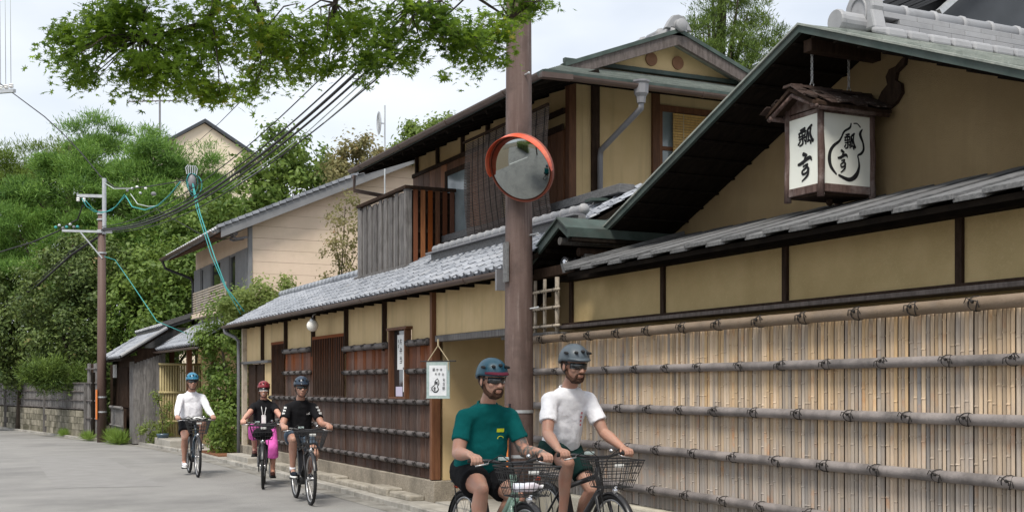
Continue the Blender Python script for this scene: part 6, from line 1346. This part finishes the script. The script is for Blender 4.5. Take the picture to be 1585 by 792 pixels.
    part('rear_rack', MB().tube([(-.22, -.06, .74), (-.62, -.06, .74), (-.62, .06, .74), (-.22, .06, .74)], .006, 6).tube([(-.55, -.06, .74), (RH[0], -.06, WR)], .005, 5).tube([(-.55, .06, .74), (RH[0], .06, WR)], .005, 5), m_wire, b)
    part('reflector', MB().ball((-.64, 0, .70), (.012, .03, .02), 8), m_red, b, smooth=True)
    part('kickstand', MB().tube([(-.40, .075, .32), (-.60, .085, .20)], .008, 6), m_alu, b)
    b.location = loc; b.rotation_euler = (0, 0, rz)
    return b

# ================================================================== people
def skinmat(name, c, ink=False):
    m = mat(name, c, (c[0] * 1.06, c[1] * .92, c[2] * .88), .48, 9, bump=.1, bs=160, spec=.35)
    N = m.node_tree.nodes; K = m.node_tree.links.new; p = N['Principled BSDF']
    p.inputs['Subsurface Weight'].default_value = .12; p.inputs['Subsurface Radius'].default_value = (.02, .008, .004); p.inputs['Subsurface Scale'].default_value = .5
    src = p.inputs['Base Color'].links[0].from_socket
    for attr, colr, amt in (('lip', (c[0] * .75, c[1] * .48, c[2] * .48), .5), ('ink', (.05, .10, .11), .75)):
        a = N.new('ShaderNodeAttribute'); a.attribute_name = attr; mx_ = N.new('ShaderNodeMixRGB'); mx_.inputs[2].default_value = (*colr, 1)
        f = a.outputs['Fac']
        if attr == 'ink':
            tcn = N.new('ShaderNodeTexCoord'); n = N.new('ShaderNodeTexNoise'); n.inputs['Scale'].default_value = 26; n.inputs['Detail'].default_value = 3; K(tcn.outputs['Object'], n.inputs['Vector'])
            r = N.new('ShaderNodeMapRange'); r.inputs['From Min'].default_value = .42; r.inputs['From Max'].default_value = .56; K(n.outputs['Fac'], r.inputs['Value'])
            mu = N.new('ShaderNodeMath'); mu.operation = 'MULTIPLY'; K(f, mu.inputs[0]); K(r.outputs[0], mu.inputs[1]); f = mu.outputs[0]
        mu2 = N.new('ShaderNodeMath'); mu2.operation = 'MULTIPLY'; K(f, mu2.inputs[0]); mu2.inputs[1].default_value = amt
        K(mu2.outputs[0], mx_.inputs[0]); K(src, mx_.inputs[1]); src = mx_.outputs[0]
    K(src, p.inputs['Base Color']); return m
def fabric(name, c, c2=None): return mat(name, c, c2 or tuple(x * .85 for x in c), .9, 7, bump=.25, bs=300, spec=.1, b2=.3, bs2=7)
def cap(m, p0, p1, r0, r1, n=14, ends=True):
    p0, p1 = V(p0), V(p1); d = (p1 - p0); l = d.length or 1e-6; d.normalize()
    if not ends: return m.tube([p0, p0.lerp(p1, .5), p1], [r0, (r0 + r1) / 2, r1], n)
    pts, rs = [], []
    for t in (-1, -.87, -.5): pts.append(p0 + d * r0 * t); rs.append(max(.0005, r0 * math.sqrt(max(0, 1 - t * t))))
    pts += [p0, p1]; rs += [r0, r1]
    for t in (.5, .87, 1): pts.append(p1 + d * r1 * t); rs.append(max(.0005, r1 * math.sqrt(max(0, 1 - t * t))))
    return m.tube(pts, rs, n)
def chain_(m, pts, rs, n=14):
    for i in range(len(pts) - 1): cap(m, pts[i], pts[i + 1], rs[i], rs[i + 1], n)
def loft(m, secs, n=22):     # secs: centre, (half depth along x, half width along y)
    b = len(m.v)
    for c, (rx, ry) in secs:
        for k in range(n):
            a = 2 * PI * k / n; ex = .85
            x = math.copysign(abs(math.cos(a)) ** ex, math.cos(a)) * rx; y = math.copysign(abs(math.sin(a)) ** ex, math.sin(a)) * ry
            m.v.append((c[0] + x, c[1] + y, c[2]))
    for i in range(len(secs) - 1):
        for k in range(n): k2 = (k + 1) % n; m.f.append((b + i * n + k, b + i * n + k2, b + (i + 1) * n + k2, b + (i + 1) * n + k))
    m.f.append(tuple(b + k for k in range(n))[::-1]); m.f.append(tuple(b + (len(secs) - 1) * n + k for k in range(n)))
clouds = {}
def blob(name, m, mt, parent, voxel=.01, smooth=4, disp=0, dsz=.1, keep=None, label=None):
    """fuses overlapping closed shapes into one continuous skin"""
    o = bpy.data.objects.new('tmp', mesh_of(name, m, None)); col.objects.link(o)
    r = o.modifiers.new('r', 'REMESH'); r.mode = 'VOXEL'; r.voxel_size = voxel
    s = o.modifiers.new('s', 'SMOOTH'); s.factor = .5; s.iterations = smooth
    if disp:
        key = (dsz,); tx = clouds.get(key)
        if not tx: tx = bpy.data.textures.new('folds', 'CLOUDS'); tx.noise_scale = dsz; tx.noise_depth = 2; clouds[key] = tx
        d = o.modifiers.new('d', 'DISPLACE'); d.texture = tx; d.strength = disp; d.mid_level = .5
        s2 = o.modifiers.new('s2', 'SMOOTH'); s2.factor = .5; s2.iterations = 2
    dg = bpy.context.evaluated_depsgraph_get(); me = bpy.data.meshes.new_from_object(o.evaluated_get(dg)); bpy.data.objects.remove(o)
    me.name = name; me.materials.clear(); me.materials.append(mt); me.polygons.foreach_set('use_smooth', [True] * len(me.polygons))
    ob = bpy.data.objects.new(name, me); col.objects.link(ob); ob.parent = parent; base[ob.name] = V((0, 0, 0))
    if label: ob['label'] = label
    return ob
def ik(a, c, l1, l2, hint):
    a, c = V(a), V(c); d = c - a; L_ = min(d.length, (l1 + l2) * .999); u = d.normalized(); x = (l1 * l1 - l2 * l2 + L_ * L_) / (2 * L_)
    h = math.sqrt(max(0, l1 * l1 - x * x)); hv = V(hint); hv = (hv - u * hv.dot(u)).normalized(); return a + u * x + hv * h
def rider(label, loc, rz, skin, shirt, shorts, helmet, shoe, s=1.0, lean=24, sad=.92, phi=0, girth=1.0, sleeve='short', beard=None, hair=None, voxel=.007, yaw=0, pitch=0, visor=None, pants=None, peak=True, sock=None, goggles=False, tl=.50, hs=1.12, tattoo=False, shl=1.0, smile=False, hands=((0, 0, 0), (0, 0, 0)), lean_y=0):
    t = thing('person', label, 'person', (0, 0, 0)); th_ = math.radians(lean)
    H = V((-.25, 0, sad + .09)); S = H + V((math.sin(th_) * tl * s, lean_y, math.cos(th_) * tl * s)); up = (S - H).normalized()
    body = MB(); sh, pn = MB(), MB(); am = .62 + .44 * girth
    SJ = {q: S + V((.01, q * .172 * s * shl, -.082)) for q in (1, -1)}; HJ = {q: H + V((.0, q * .09, 0)) for q in (1, -1)}
    # torso core
    chain_(body, [H, H.lerp(S, .5), S + V((-.01, 0, -.09))], [.10, .085, .06])
    neckb, Hc = S + V((.015, 0, .02)), S + V((.100 * s, 0, .200 * s))
    cap(body, neckb, Hc + V((-.02, 0, -.08)), .062 * s, .054 * s)
    cap(body, S + V((-.01, -.09, -.075)), S + V((-.01, .09, -.075)), .035, .035)
    R = Matrix.Rotation(math.radians(yaw), 3, 'Z') @ Matrix.Rotation(math.radians(pitch), 3, 'Y')
    s_ = s * hs
    def hp(x, y, z): return Hc + R @ (V((x, y, z)) * s_)
    def he(m, c, r, n=16): m.ball(hp(*c), tuple(q * s_ for q in r), n, R)
    he(body, (-.01, 0, .025), (.098, .078, .098), 20); he(body, (.015, 0, -.04), (.074, .062, .080), 18)      # cranium, face
    he(body, (.040, 0, -.098), (.040, .034, .026)); he(body, (.045, 0, -.055), (.042, .046, .04))             # chin, muzzle
    cap(body, hp(.080, 0, .0), hp(.108, 0, -.038), .011 * s, .015 * s, 10); he(body, (.098, .012, -.042), (.011, .009, .008)); he(body, (.098, -.012, -.042), (.011, .009, .008))   # nose
    cap(body, hp(.074, -.032, .020), hp(.074, .032, .020), .014 * s, .014 * s, 10)                            # brow
    cap(body, hp(.089, -.018, -.069), hp(.089, .018, -.069), .0065 * s, .0065 * s, 8); cap(body, hp(.086, -.014, -.080), hp(.086, .014, -.080), .0075 * s, .0075 * s, 8)  # lips
    for q in (1, -1):
        he(body, (.055, q * .040, -.028), (.026, .022, .026)); he(body, (-.008, q * .079, -.018), (.020, .010, .032)); he(body, (.084, q * .030, .002), (.010, .013, .010))
    wr = {}
    for q in (1, -1):
        g = V((.368, q * .29, .965)) + V(hands[0 if q > 0 else 1]); W = g + V((-.070, q * .004, .040)); E = ik(SJ[q], W, .295 * s, .265 * s, (-.15, q * .30, -1))
        wr[q] = (SJ[q], E, W)
        chain_(body, [SJ[q], SJ[q].lerp(E, .4), E, E.lerp(W, .3), W], [.050 * s, .052 * s * am, .041 * s * am, .044 * s * am, .028 * s])
        # hand: palm rays, four bent fingers round the grip, thumb from the side of the palm
        for j in range(4):
            yy = q * (-.033 + .022 * j); K = g + V((.004, yy, .034 - .003 * abs(j - 1))); ln = (1.0, 1.08, 1.0, .82)[j if q > 0 else j]
            cap(body, W + V((.012, yy * .55, -.002)), K, .0165, .0125, 8)
            p1 = g + V((.036 * ln, yy * 1.05, .022)); p2 = g + V((.044 * ln, yy * 1.05, -.004)); p3 = g + V((.026 * ln, yy * 1.05, -.027))
            chain_(body, [K, p1, p2, p3], [.0118, .0100, .0092, .0082], 8)
        chain_(body, [W + V((.02, -q * .018, -.006)), g + V((-.018, -q * .048, .008)), g + V((.004, -q * .062, -.010)), g + V((.022, -q * .056, -.020))], [.015, .0125, .0108, .009], 8)
    ft = {}
    for q in (1, -1):
        ph = phi if q > 0 else phi + PI; pz = .285 - .165 * math.sin(ph); px = .165 * math.cos(ph)
        A = V((px - .075, q * .135, pz + .095)); K = ik(HJ[q], A, .425 * s, .42 * s, (1, q * .12, .5)); ft[q] = (HJ[q], K, A, px, pz)
        chain_(body, [HJ[q], HJ[q].lerp(K, .5), K], [.088 * girth, .078 * girth, .056]); cf = K.lerp(A, .32) + V((-.022, 0, 0))
        chain_(body, [K, cf, K.lerp(A, .7), A], [.054, .055 * (.5 + .5 * girth), .040, .036]); body.ball(K + V((.016, 0, .004)), (.046, .046, .050), 12)
        cap(body, A, A + V((.10, 0, -.045)), .034, .028, 10)
    bo = blob('body', body, skin, t, voxel, 3)
    me = bo.data; n = len(me.vertices); co = np.zeros(n * 3, np.float32); me.vertices.foreach_get('co', co); co = co.reshape(-1, 3)
    lp = me.attributes.new('lip', 'FLOAT', 'POINT'); lc = hp(.094, 0, -.074); Ri = np.array(R).T
    d = (co - np.array(lc)) @ Ri.T
    v_ = np.clip(1.3 - np.sqrt((d[:, 1] / (.024 * s)) ** 2 + (d[:, 2] / (.011 * s)) ** 2 + (d[:, 0] / (.03 * s)) ** 2), 0, 1); lp.data.foreach_set('value', v_.astype(np.float32))
    ia = me.attributes.new('ink', 'FLOAT', 'POINT'); v_ = np.zeros(n, np.float32)
    if tattoo:
        for a_, b_ in ((wr[1][0], wr[1][1]), (wr[1][1], wr[1][2])):
            a_, b_ = np.array(a_), np.array(b_); ab = b_ - a_; tt = np.clip(((co - a_) @ ab) / (ab @ ab), .0, .93); dd = np.linalg.norm(co - a_ - tt[:, None] * ab, axis=1); v_ = np.maximum(v_, np.clip((.075 - dd) / .01, 0, 1))
    ia.data.foreach_set('value', v_.astype(np.float32))
    # shirt
    w1, w2 = .155 * girth, .185 * shl; u = up
    fb = V((.015, 0, 0)) * (girth * 2 - 1)
    loft(sh, [(H + u * -.06, (.125 * girth, w1 * 1.08)), (H + u * .0 + fb, (.13 * girth, w1 * 1.10)), (H + u * .10 + fb * 1.6, (.132 * girth, w1 * 1.06)), (H + u * .22 * s + fb, (.125 * girth, w1 * 1.05)), (H + u * .34 * s, (.128, lerp(w1, w2, .7))), (H + u * .42 * s, (.120, w2 * .94)),
              (S + u * -.045, (.108, w2 * .84)), (S + u * -.005, (.094, w2 * .64)), (S + u * .012, (.084, .095)), (S + u * .020, (.070, .080))])
    part('collar', MB().tube([S + u * .016 + V((.004 + .070 * s * math.cos(a) , .076 * s * math.sin(a), -.022 * math.cos(a))) for a in [2 * PI * k / 20 for k in range(20)]], .010, 6, closed=True), shirt, t, smooth=True)
    if sleeve != 'none':
      for q in (1, -1):
        a_, b_, c_ = wr[q]
        cap(sh, a_ + V((0, -q * .07, .012)), a_, .066 * s, .066 * s)
        if sleeve == 'short': e = a_.lerp(b_, .66); cap(sh, a_, a_.lerp(e, .5), .068 * s, .066 * s, 16); cap(sh, a_.lerp(e, .4), e, .066 * s, .071 * s, 16, False)
        else: chain_(sh, [a_, a_.lerp(b_, .5), b_, b_.lerp(c_, .5), b_.lerp(c_, .90)], [.068, .062, .057, .050, .040])
    so = blob('shirt', sh, shirt, t, max(voxel, .009), 4, .016, .085)
    # shorts or trousers
    pn.ball(H + V((-.01, 0, -.02)), (.145 * girth, .172 * girth, .115), 16); loft(pn, [(H + V((0, 0, -.06)), (.13 * girth, .16 * girth)), (H + u * .07, (.13 * girth, .155 * girth))])
    for q in (1, -1):
        a_, K, A = ft[q][:3]
        if pants == 'loose':
            e = K.lerp(A, .42); cap(pn, a_, K, .100, .084, 16); cap(pn, K, e, .084, .088, 16, False); pn.ball(K, (.086, .086, .09), 14)
        else:
            e = a_.lerp(K, .66); cap(pn, a_, a_.lerp(e, .6), .108 * girth, .098 * girth, 16); cap(pn, a_.lerp(e, .5), e, .100 * girth, .100 * girth, 16, False)
    blob('trousers' if pants else 'shorts', pn, shorts, t, max(voxel, .009), 4, .014, .08)
    for q in (1, -1):
        a_, K, A, px, pz = ft[q]; m = MB(); y0 = q * .135; zt = pz + .012
        m.ball((px + .03, y0, zt + .040), (.105, .044, .036), 14); m.ball((px - .065, y0, zt + .052), (.052, .036, .050), 12); cap(m, (px - .075, y0, zt + .05), (px - .078, y0, zt + .095), .038, .040, 12, False)
        if shoe is not None:
            f = blob('shoe', m, shoe[0], t, .009, 3); sl = MB()
            sl.prism([(px + .135 * math.cos(a) * (1 if math.cos(a) > 0 else .95), y0 + .044 * math.sin(a)) for a in [2 * PI * k / 18 for k in range(18)]], 'z', zt - .004, zt + .020); part('sole', sl, shoe[1], f, bevel=.006)
        if sock is not None: part('sock', MB().tube([(px - .078, y0, zt + .085), A.lerp(K, .12)], [.041, .040], 12), sock, t, smooth=True)
    # helmet
    hm = MB(); n1, n2 = 12, 28
    for i in range(n1 + 1):
        ph = (PI * .5 + .12) * i / n1
        for k in range(n2):
            a = 2 * PI * k / n2; ex = 1 + .16 * max(0, -math.cos(a)) ** 2; dip = .035 * max(0, -math.cos(a)) * max(0, math.sin(ph)) ** 6
            rib = 1 + .028 * math.cos(6 * a) * math.sin(ph) ** 2 * math.sin(ph * 2)
            hm.v.append(tuple(hp(-.012 + .124 * math.sin(ph) * math.cos(a) * ex * rib, .103 * math.sin(ph) * math.sin(a) * rib, .040 + .108 * math.cos(ph) * rib - dip)))
    for i in range(n1):
        for k in range(n2): k2 = (k + 1) % n2; hm.f.append((i * n2 + k, (i + 1) * n2 + k, (i + 1) * n2 + k2, i * n2 + k2))
    hel = part('helmet', hm, helmet, t, smooth=True); sol = hel.modifiers.new('thick', 'SOLIDIFY'); sol.thickness = .012; sol.offset = -1
    for (px_, py_, pz_, ax, ay, az) in [(0.098, 0.0, 0.101, 0.022, 0.013, 0.012), (0.087, 0.047, 0.092, 0.024, 0.011, 0.011), (0.087, -0.047, 0.092, 0.024, 0.011, 0.011), (0.034, 0.096, 0.085, 0.033, 0.008, 0.01), (0.034, -0.096, 0.085, 0.033, 0.008, 0.01)]:
        m = MB(); he(m, (px_, py_, pz_), (ax, ay, az), 10); part('vent', m, m_black, hel, smooth=True)
    if peak:
        m = MB(); n = 10; zv = .046
        for i in range(n + 1):
            a = math.radians(-62 + 124 * i / n)
            for rr, zz in ((.0, .004), (1.0, -.012)):
                m.v.append(tuple(hp(-.012 + (.122 + .034 * rr * math.cos(a)) * math.cos(a), .101 * math.sin(a) * (1 + .05 * rr), zv + zz + .006)))
            if i: q0 = 2 * i - 2; m.f.append((q0, q0 + 1, q0 + 3, q0 + 2))
        v_ = part('visor', m, visor or helmet, hel, smooth=True); sol = v_.modifiers.new('thick', 'SOLIDIFY'); sol.thickness = .006
    for q in (1, -1):
        part('strap', MB().tube([hp(.03, q * .088, .03), hp(.005, q * .083, -.055), hp(.028, q * .035, -.122)], .0045, 6).tube([hp(-.05, q * .085, .02), hp(.0, q * .082, -.05)], .004, 6), m_black, hel)
    part('buckle', MB().tube([hp(.028, -.036, -.122), hp(.034, 0, -.128), hp(.028, .036, -.122)], .006, 6), m_black, hel)
    # glasses
    m = MB(); n = 14; zt, zb = (.022, -.024) if goggles else (.019, -.024)
    for i in range(n + 1):
        a = math.radians(-66 + 132 * i / n); nose = math.exp(-(a / .16) ** 2); sag = .006 * math.cos(2.2 * a)
        x, y = .012 + .094 * math.cos(a), .074 * math.sin(a)
        m.v.append(tuple(hp(x, y, zt))); m.v.append(tuple(hp(x - .004 + .008 * nose, y, zb + .016 * nose - sag * .5)))
        if i: q0 = 2 * i - 2; m.f.append((q0, q0 + 1, q0 + 3, q0 + 2))
    gl_ = part('sunglasses', m, m_glassd, t, smooth=True); sol = gl_.modifiers.new('thick', 'SOLIDIFY'); sol.thickness = .004
    for q in (1, -1): part('temple', MB().bar(hp(.045, q * .072, .010), hp(-.02, q * .083, .004), .004, .010), m_blackp, gl_)
    if goggles: part('goggle_rim', MB().tube([hp(.012 + .098 * math.cos(a), .076 * math.sin(a), -.026) for a in [math.radians(-66 + 12 * k) for k in range(12)]], .005, 6), m_white, gl_, smooth=True)
    if beard:
        m = MB(); he(m, (.045, 0, -.104), (.042, .038, .028)); cap(m, hp(.086, -.026, -.060), hp(.086, .026, -.060), .0075 * s, .0075 * s, 8)
        for q in (1, -1): chain_(m, [hp(.0, q * .070, -.035), hp(.018, q * .062, -.080), hp(.045, q * .036, -.105)], [.012 * s, .018 * s, .02 * s], 10); cap(m, hp(.084, q * .026, -.060), hp(.068, q * .034, -.095), .008 * s, .012 * s, 8)
        blob('beard', m, beard, t, .006, 2, .006, .02)
    if hair:
        m = MB(); he(m, (-.052, 0, .0), (.064, .078, .080), 16)
        for q in (1, -1): he(m, (-.005, q * .073, .02), (.03, .012, .04))
        if smile: he(m, (-.07, 0, -.07), (.04, .06, .07)); he(m, (.0, .075, -.05), (.03, .014, .06)); he(m, (.0, -.075, -.05), (.03, .014, .06))
        blob('hair', m, hair, t, .008, 2, .006, .02)
    if smile: part('teeth', MB().tube([hp(.094, -.016, -.071), hp(.099, 0, -.074), hp(.094, .016, -.071)], .004 * s, 6), m_white, t, smooth=True)
    t.location = loc; t.rotation_euler = (0, 0, rz)
    return t, dict(S=S, H=H, up=up, hp=hp, wr=wr, ft=ft, w2=w2)
sk1 = skinmat('skin_light', (.42, .255, .195)); sk2 = skinmat('skin_tan', (.38, .225, .17)); sk3 = skinmat('skin_fair', (.50, .29, .22))
hb_ = mat('brown_beard', (.045, .022, .014), (.08, .04, .025), .8, 60, bump=.6, bs=200)
f_teal = fabric('teal_jersey_cotton', (.004, .105, .105)); f_white = fabric('white_cotton', (.80, .80, .84), (.74, .74, .79)); f_blk = fabric('black_cloth', (.012, .012, .014)); f_green = fabric('dark_green_cloth', (.008, .028, .026))
f_pink = fabric('pink_cloth', (.72, .14, .50)); f_grey = fabric('slate_blue_cloth', (.07, .095, .13)); f_navy = fabric('navy_cloth', (.015, .02, .03))
h_blue = mat('blue_helmet', (.008, .06, .10), rough=.45, spec=.5, coat=.1); h_grey = mat('grey_helmet', (.075, .095, .115), rough=.5, coat=.1); h_bright = mat('bright_blue_helmet', (.03, .17, .28), rough=.35, coat=.3)
h_red = mat('burgundy_helmet', (.20, .025, .035), rough=.35, coat=.3); h_navy = mat('dark_blue_helmet', (.025, .04, .065), rough=.35, coat=.2); v_red = mat('dark_red_cap', (.11, .012, .03), rough=.8)
r_ = random
def on_chest(t, info, name, mt, quads, ext=.134):
    m = MB()
    for (y, z, w_, h_) in quads:
        c = info['H'] + info['up'] * z + V((ext, y, 0)); m.add([c + V((0, -w_ / 2, -h_ / 2)), c + V((0, w_ / 2, -h_ / 2)), c + V((-.004, w_ / 2, h_ / 2)), c + V((-.004, -w_ / 2, h_ / 2))], [(0, 1, 2, 3)])
    return m
def project_print(t, name, mt, pts_list, H, axis=(1, 0, 0), off=.0035):
    """lays flat print on the shirt in front: each polygon vertex is dropped onto the cloth surface"""
    sh = [c for c in t.children if c.name.startswith('shirt')][0]; from mathutils.bvhtree import BVHTree
    tree_ = BVHTree.FromPolygons([v.co for v in sh.data.vertices], [p.vertices for p in sh.data.polygons]); m = MB(); ax = V(axis)
    for poly in pts_list:
        ps = []
        for p in poly:
            hit = tree_.ray_cast(V(p) + ax * .6, -ax); 
            ps.append((hit[0] + ax * off) if hit[0] else V(p))
        m.add(ps, [tuple(range(len(ps)))])
    o = bpy.data.objects.new(name, mesh_of(name, m, mt, fixn=False)); col.objects.link(o); o.parent = sh; base[o.name] = V((0, 0, 0)); return o
def gridpoly(y0, y1, z0, z1, ny=3, nz=2):
    return [[(0, lerp(y0, y1, i / ny), lerp(z0, z1, j / nz)), (0, lerp(y0, y1, (i + 1) / ny), lerp(z0, z1, j / nz)), (0, lerp(y0, y1, (i + 1) / ny), lerp(z0, z1, (j + 1) / nz)), (0, lerp(y0, y1, i / ny), lerp(z0, z1, (j + 1) / nz))] for i in range(ny) for j in range(nz)]
HZ = -PI / 2
# front rider, teal shirt
P1, A1_ = (3.80, 8.33, 0), HZ
make_bike('sage green step through bicycle with black wire basket ridden by the man in teal', P1, A1_, m_sage, True, phi=math.radians(200))
t1, i1 = rider('bearded man in teal t-shirt, blue helmet and sunglasses riding the sage green bicycle', P1, A1_, sk1, f_teal, f_blk, h_blue, (f_blk, m_white), s=1.0, lean=21, sad=.75, tl=.55, phi=math.radians(200), girth=1.24, beard=hb_, hair=hb_, voxel=.0055, visor=v_red, tattoo=True, shl=1.10, yaw=6, pitch=4)
m_lime = mat('lime_print', (.62, .66, .03)); 
z0 = i1['S'].z - .20
project_print(t1, 'chest_print', m_lime, gridpoly(.055, .125, z0, z0 + .028) + [[(0, .09 + .030 * math.cos(a), z0 - .045 + .018 * math.sin(a)), (0, .09 + .030 * math.cos(a + .5), z0 - .045 + .018 * math.sin(a + .5)), (0, .09 + .024 * math.cos(a + .5), z0 - .045 + .012 * math.sin(a + .5)), (0, .09 + .024 * math.cos(a), z0 - .045 + .012 * math.sin(a))] for a in [k * .5 for k in range(7)]], i1['H'])
wbt = thing('water_bottle', 'clear plastic water bottle with pale label lying in the front basket of the sage bicycle', 'bottle', (3.80, 7.69, .785))
part('bottle', MB().lathe([(.0, -.11), (.032, -.105), (.034, -.06), (.031, -.03), (.034, 0), (.034, .05), (.02, .085), (.013, .095), (.013, .11)], (3.80, 7.69, .785), 'x', 14), m_bottle, wbt, smooth=True)
part('cap', MB().lathe([(.015, .108), (.015, .125), (.0, .126)], (3.80, 7.69, .785), 'x', 10), m_white, wbt)
# front rider, white shirt
P2 = (4.73, 8.72, 0)
make_bike('black bicycle with wire basket ridden by the man in the white t-shirt beside the fence', P2, HZ, m_blackp, False, phi=math.radians(150))
t2, i2 = rider('man in white t-shirt and grey helmet riding the black bicycle beside the bamboo fence', P2, HZ, sk2, f_white, f_green, h_grey, (f_white, m_white), s=1.04, lean=19, sad=.89, phi=math.radians(150), girth=1.0, beard=hb_, hair=hb_, voxel=.0055, yaw=4, pitch=6, shl=1.02)
z0 = i2['S'].z - .20
project_print(t2, 'chest_print', mat('faded_red_print', (.45, .16, .18)), [q for k in range(4) for q in gridpoly(.085, .105, z0 - k * .032, z0 - k * .032 + .020, 1, 1)], i2['H'])
# black shirt rider
P3, A3 = (4.35, 15.50, 0), HZ - .10
make_bike('dark city bicycle with wire basket ridden by the man in the black t-shirt', P3, A3, m_blackp, False, m_alu, phi=math.radians(170))
t3, i3 = rider('man in black t-shirt, grey shorts and dark blue helmet cycling past the plank wall', P3, A3, sk2, f_blk, f_grey, h_navy, (f_navy, m_white), s=.96, lean=16, sad=.75, hs=1.04, phi=math.radians(170), voxel=.008, hair=hb_, sock=f_white)
z0 = i3['S'].z - .17
project_print(t3, 'chest_logo', m_white, [[(0, .07 + k * .017, z0), (0, .083 + k * .017, z0), (0, .083 + k * .017 - .006, z0 + .014 + .010 * k), (0, .076 + k * .017 - .006, z0 + .014 + .010 * k)] for k in range(3)], i3['H'])
for q in (1, -1):
    a_, b_ = i3['wr'][q][0], i3['wr'][q][1]; m = MB()
    for k in range(3):
        c = a_.lerp(b_, .12 + .17 * k); m.v += [tuple(c + V((.045, q * .052, .045))), tuple(c + V((.062, q * .020, .040))), tuple(c + V((.062, q * .020, .005))), tuple(c + V((.045, q * .052, .010)))]; n = 4 * k; m.f.append((n, n + 1, n + 2, n + 3))
    o = bpy.data.objects.new('sleeve_print', mesh_of('sleeve_print', m, m_white)); col.objects.link(o); o.parent = [c for c in t3.children if c.name.startswith('shirt')][0]; base[o.name] = V((0, 0, 0)); sl_ = o.modifiers.new('t', 'SOLIDIFY'); sl_.thickness = .02
# woman in pink trousers
P4, A4 = (4.50, 18.15, 0), HZ - .26
make_bike('small black bicycle with basket and rucksack cover ridden by the woman in pink trousers', P4, A4, m_blackp, True, phi=math.radians(95))
t4, i4 = rider('smiling woman in black top, bright pink trousers and burgundy helmet on a bicycle', P4, A4, sk3, f_blk, f_pink, h_red, (mat('brown_sandal', (.10, .04, .03), rough=.6), m_black), s=.88, lean=10, sad=.755, hs=1.06, phi=math.radians(95), voxel=.008, pants='loose', peak=False, goggles=True, smile=True, hair=hb_, shl=.95, pitch=-4)
z0 = i4['S'].z
lanyard = MB()
for q in (1, -1): lanyard.add(*(lambda a: (a.v, a.f))(MB().tube([(i4['S'].x + .075, q * .045, z0 - .02), (i4['S'].x + .115, q * .030, z0 - .12), (i4['S'].x + .11, q * .012, z0 - .22)], .005, 5)))
part('phone_cord', lanyard, m_white, t4)
part('phone', MB().box(i4['S'].x + .085, i4['S'].x + .105, -.034, .034, z0 - .34, z0 - .21), m_white, t4, bevel=.012)
bag = thing('basket_bag', 'black soft bag sitting in the basket of the pink trousered rider', 'bag', (0, 0, 0))
blob('bag_cloth', MB().ball((.63, 0, .81), (.13, .15, .10), 14), f_blk, bag, .012, 3, .02, .06); bag.location = P4; bag.rotation_euler = (0, 0, A4)
# far rider in white
P5, A5 = (3.96, 20.9, 0), HZ - .06
make_bike('navy bicycle with wire basket ridden by the farthest cyclist', P5, A5, m_navyp, True, phi=math.radians(265))
t5, i5 = rider('man in white long sleeve shirt, black shorts and bright blue helmet, farthest cyclist', P5, A5, sk2, f_white, f_blk, h_bright, (f_white, m_white), s=1.0, lean=12, sad=.81, hs=1.06, phi=math.radians(265), girth=1.14, sleeve='long', voxel=.009, hair=hb_, shl=1.05)
wbg = thing('wrap_bag', 'black and white patterned bag tied over the handlebar of the farthest bicycle', 'bag', (0, 0, 0))
blob('bag_cloth', MB().ball((.47, 0, .97), (.06, .17, .035), 14), mat('striped_cloth', (.75, .75, .75), (.02, .02, .02), .8, 16, (1, 1, 3), lo=.47, hi=.53), wbg, .010, 2, .02, .05); wbg.location = P5; wbg.rotation_euler = (0, 0, A5)
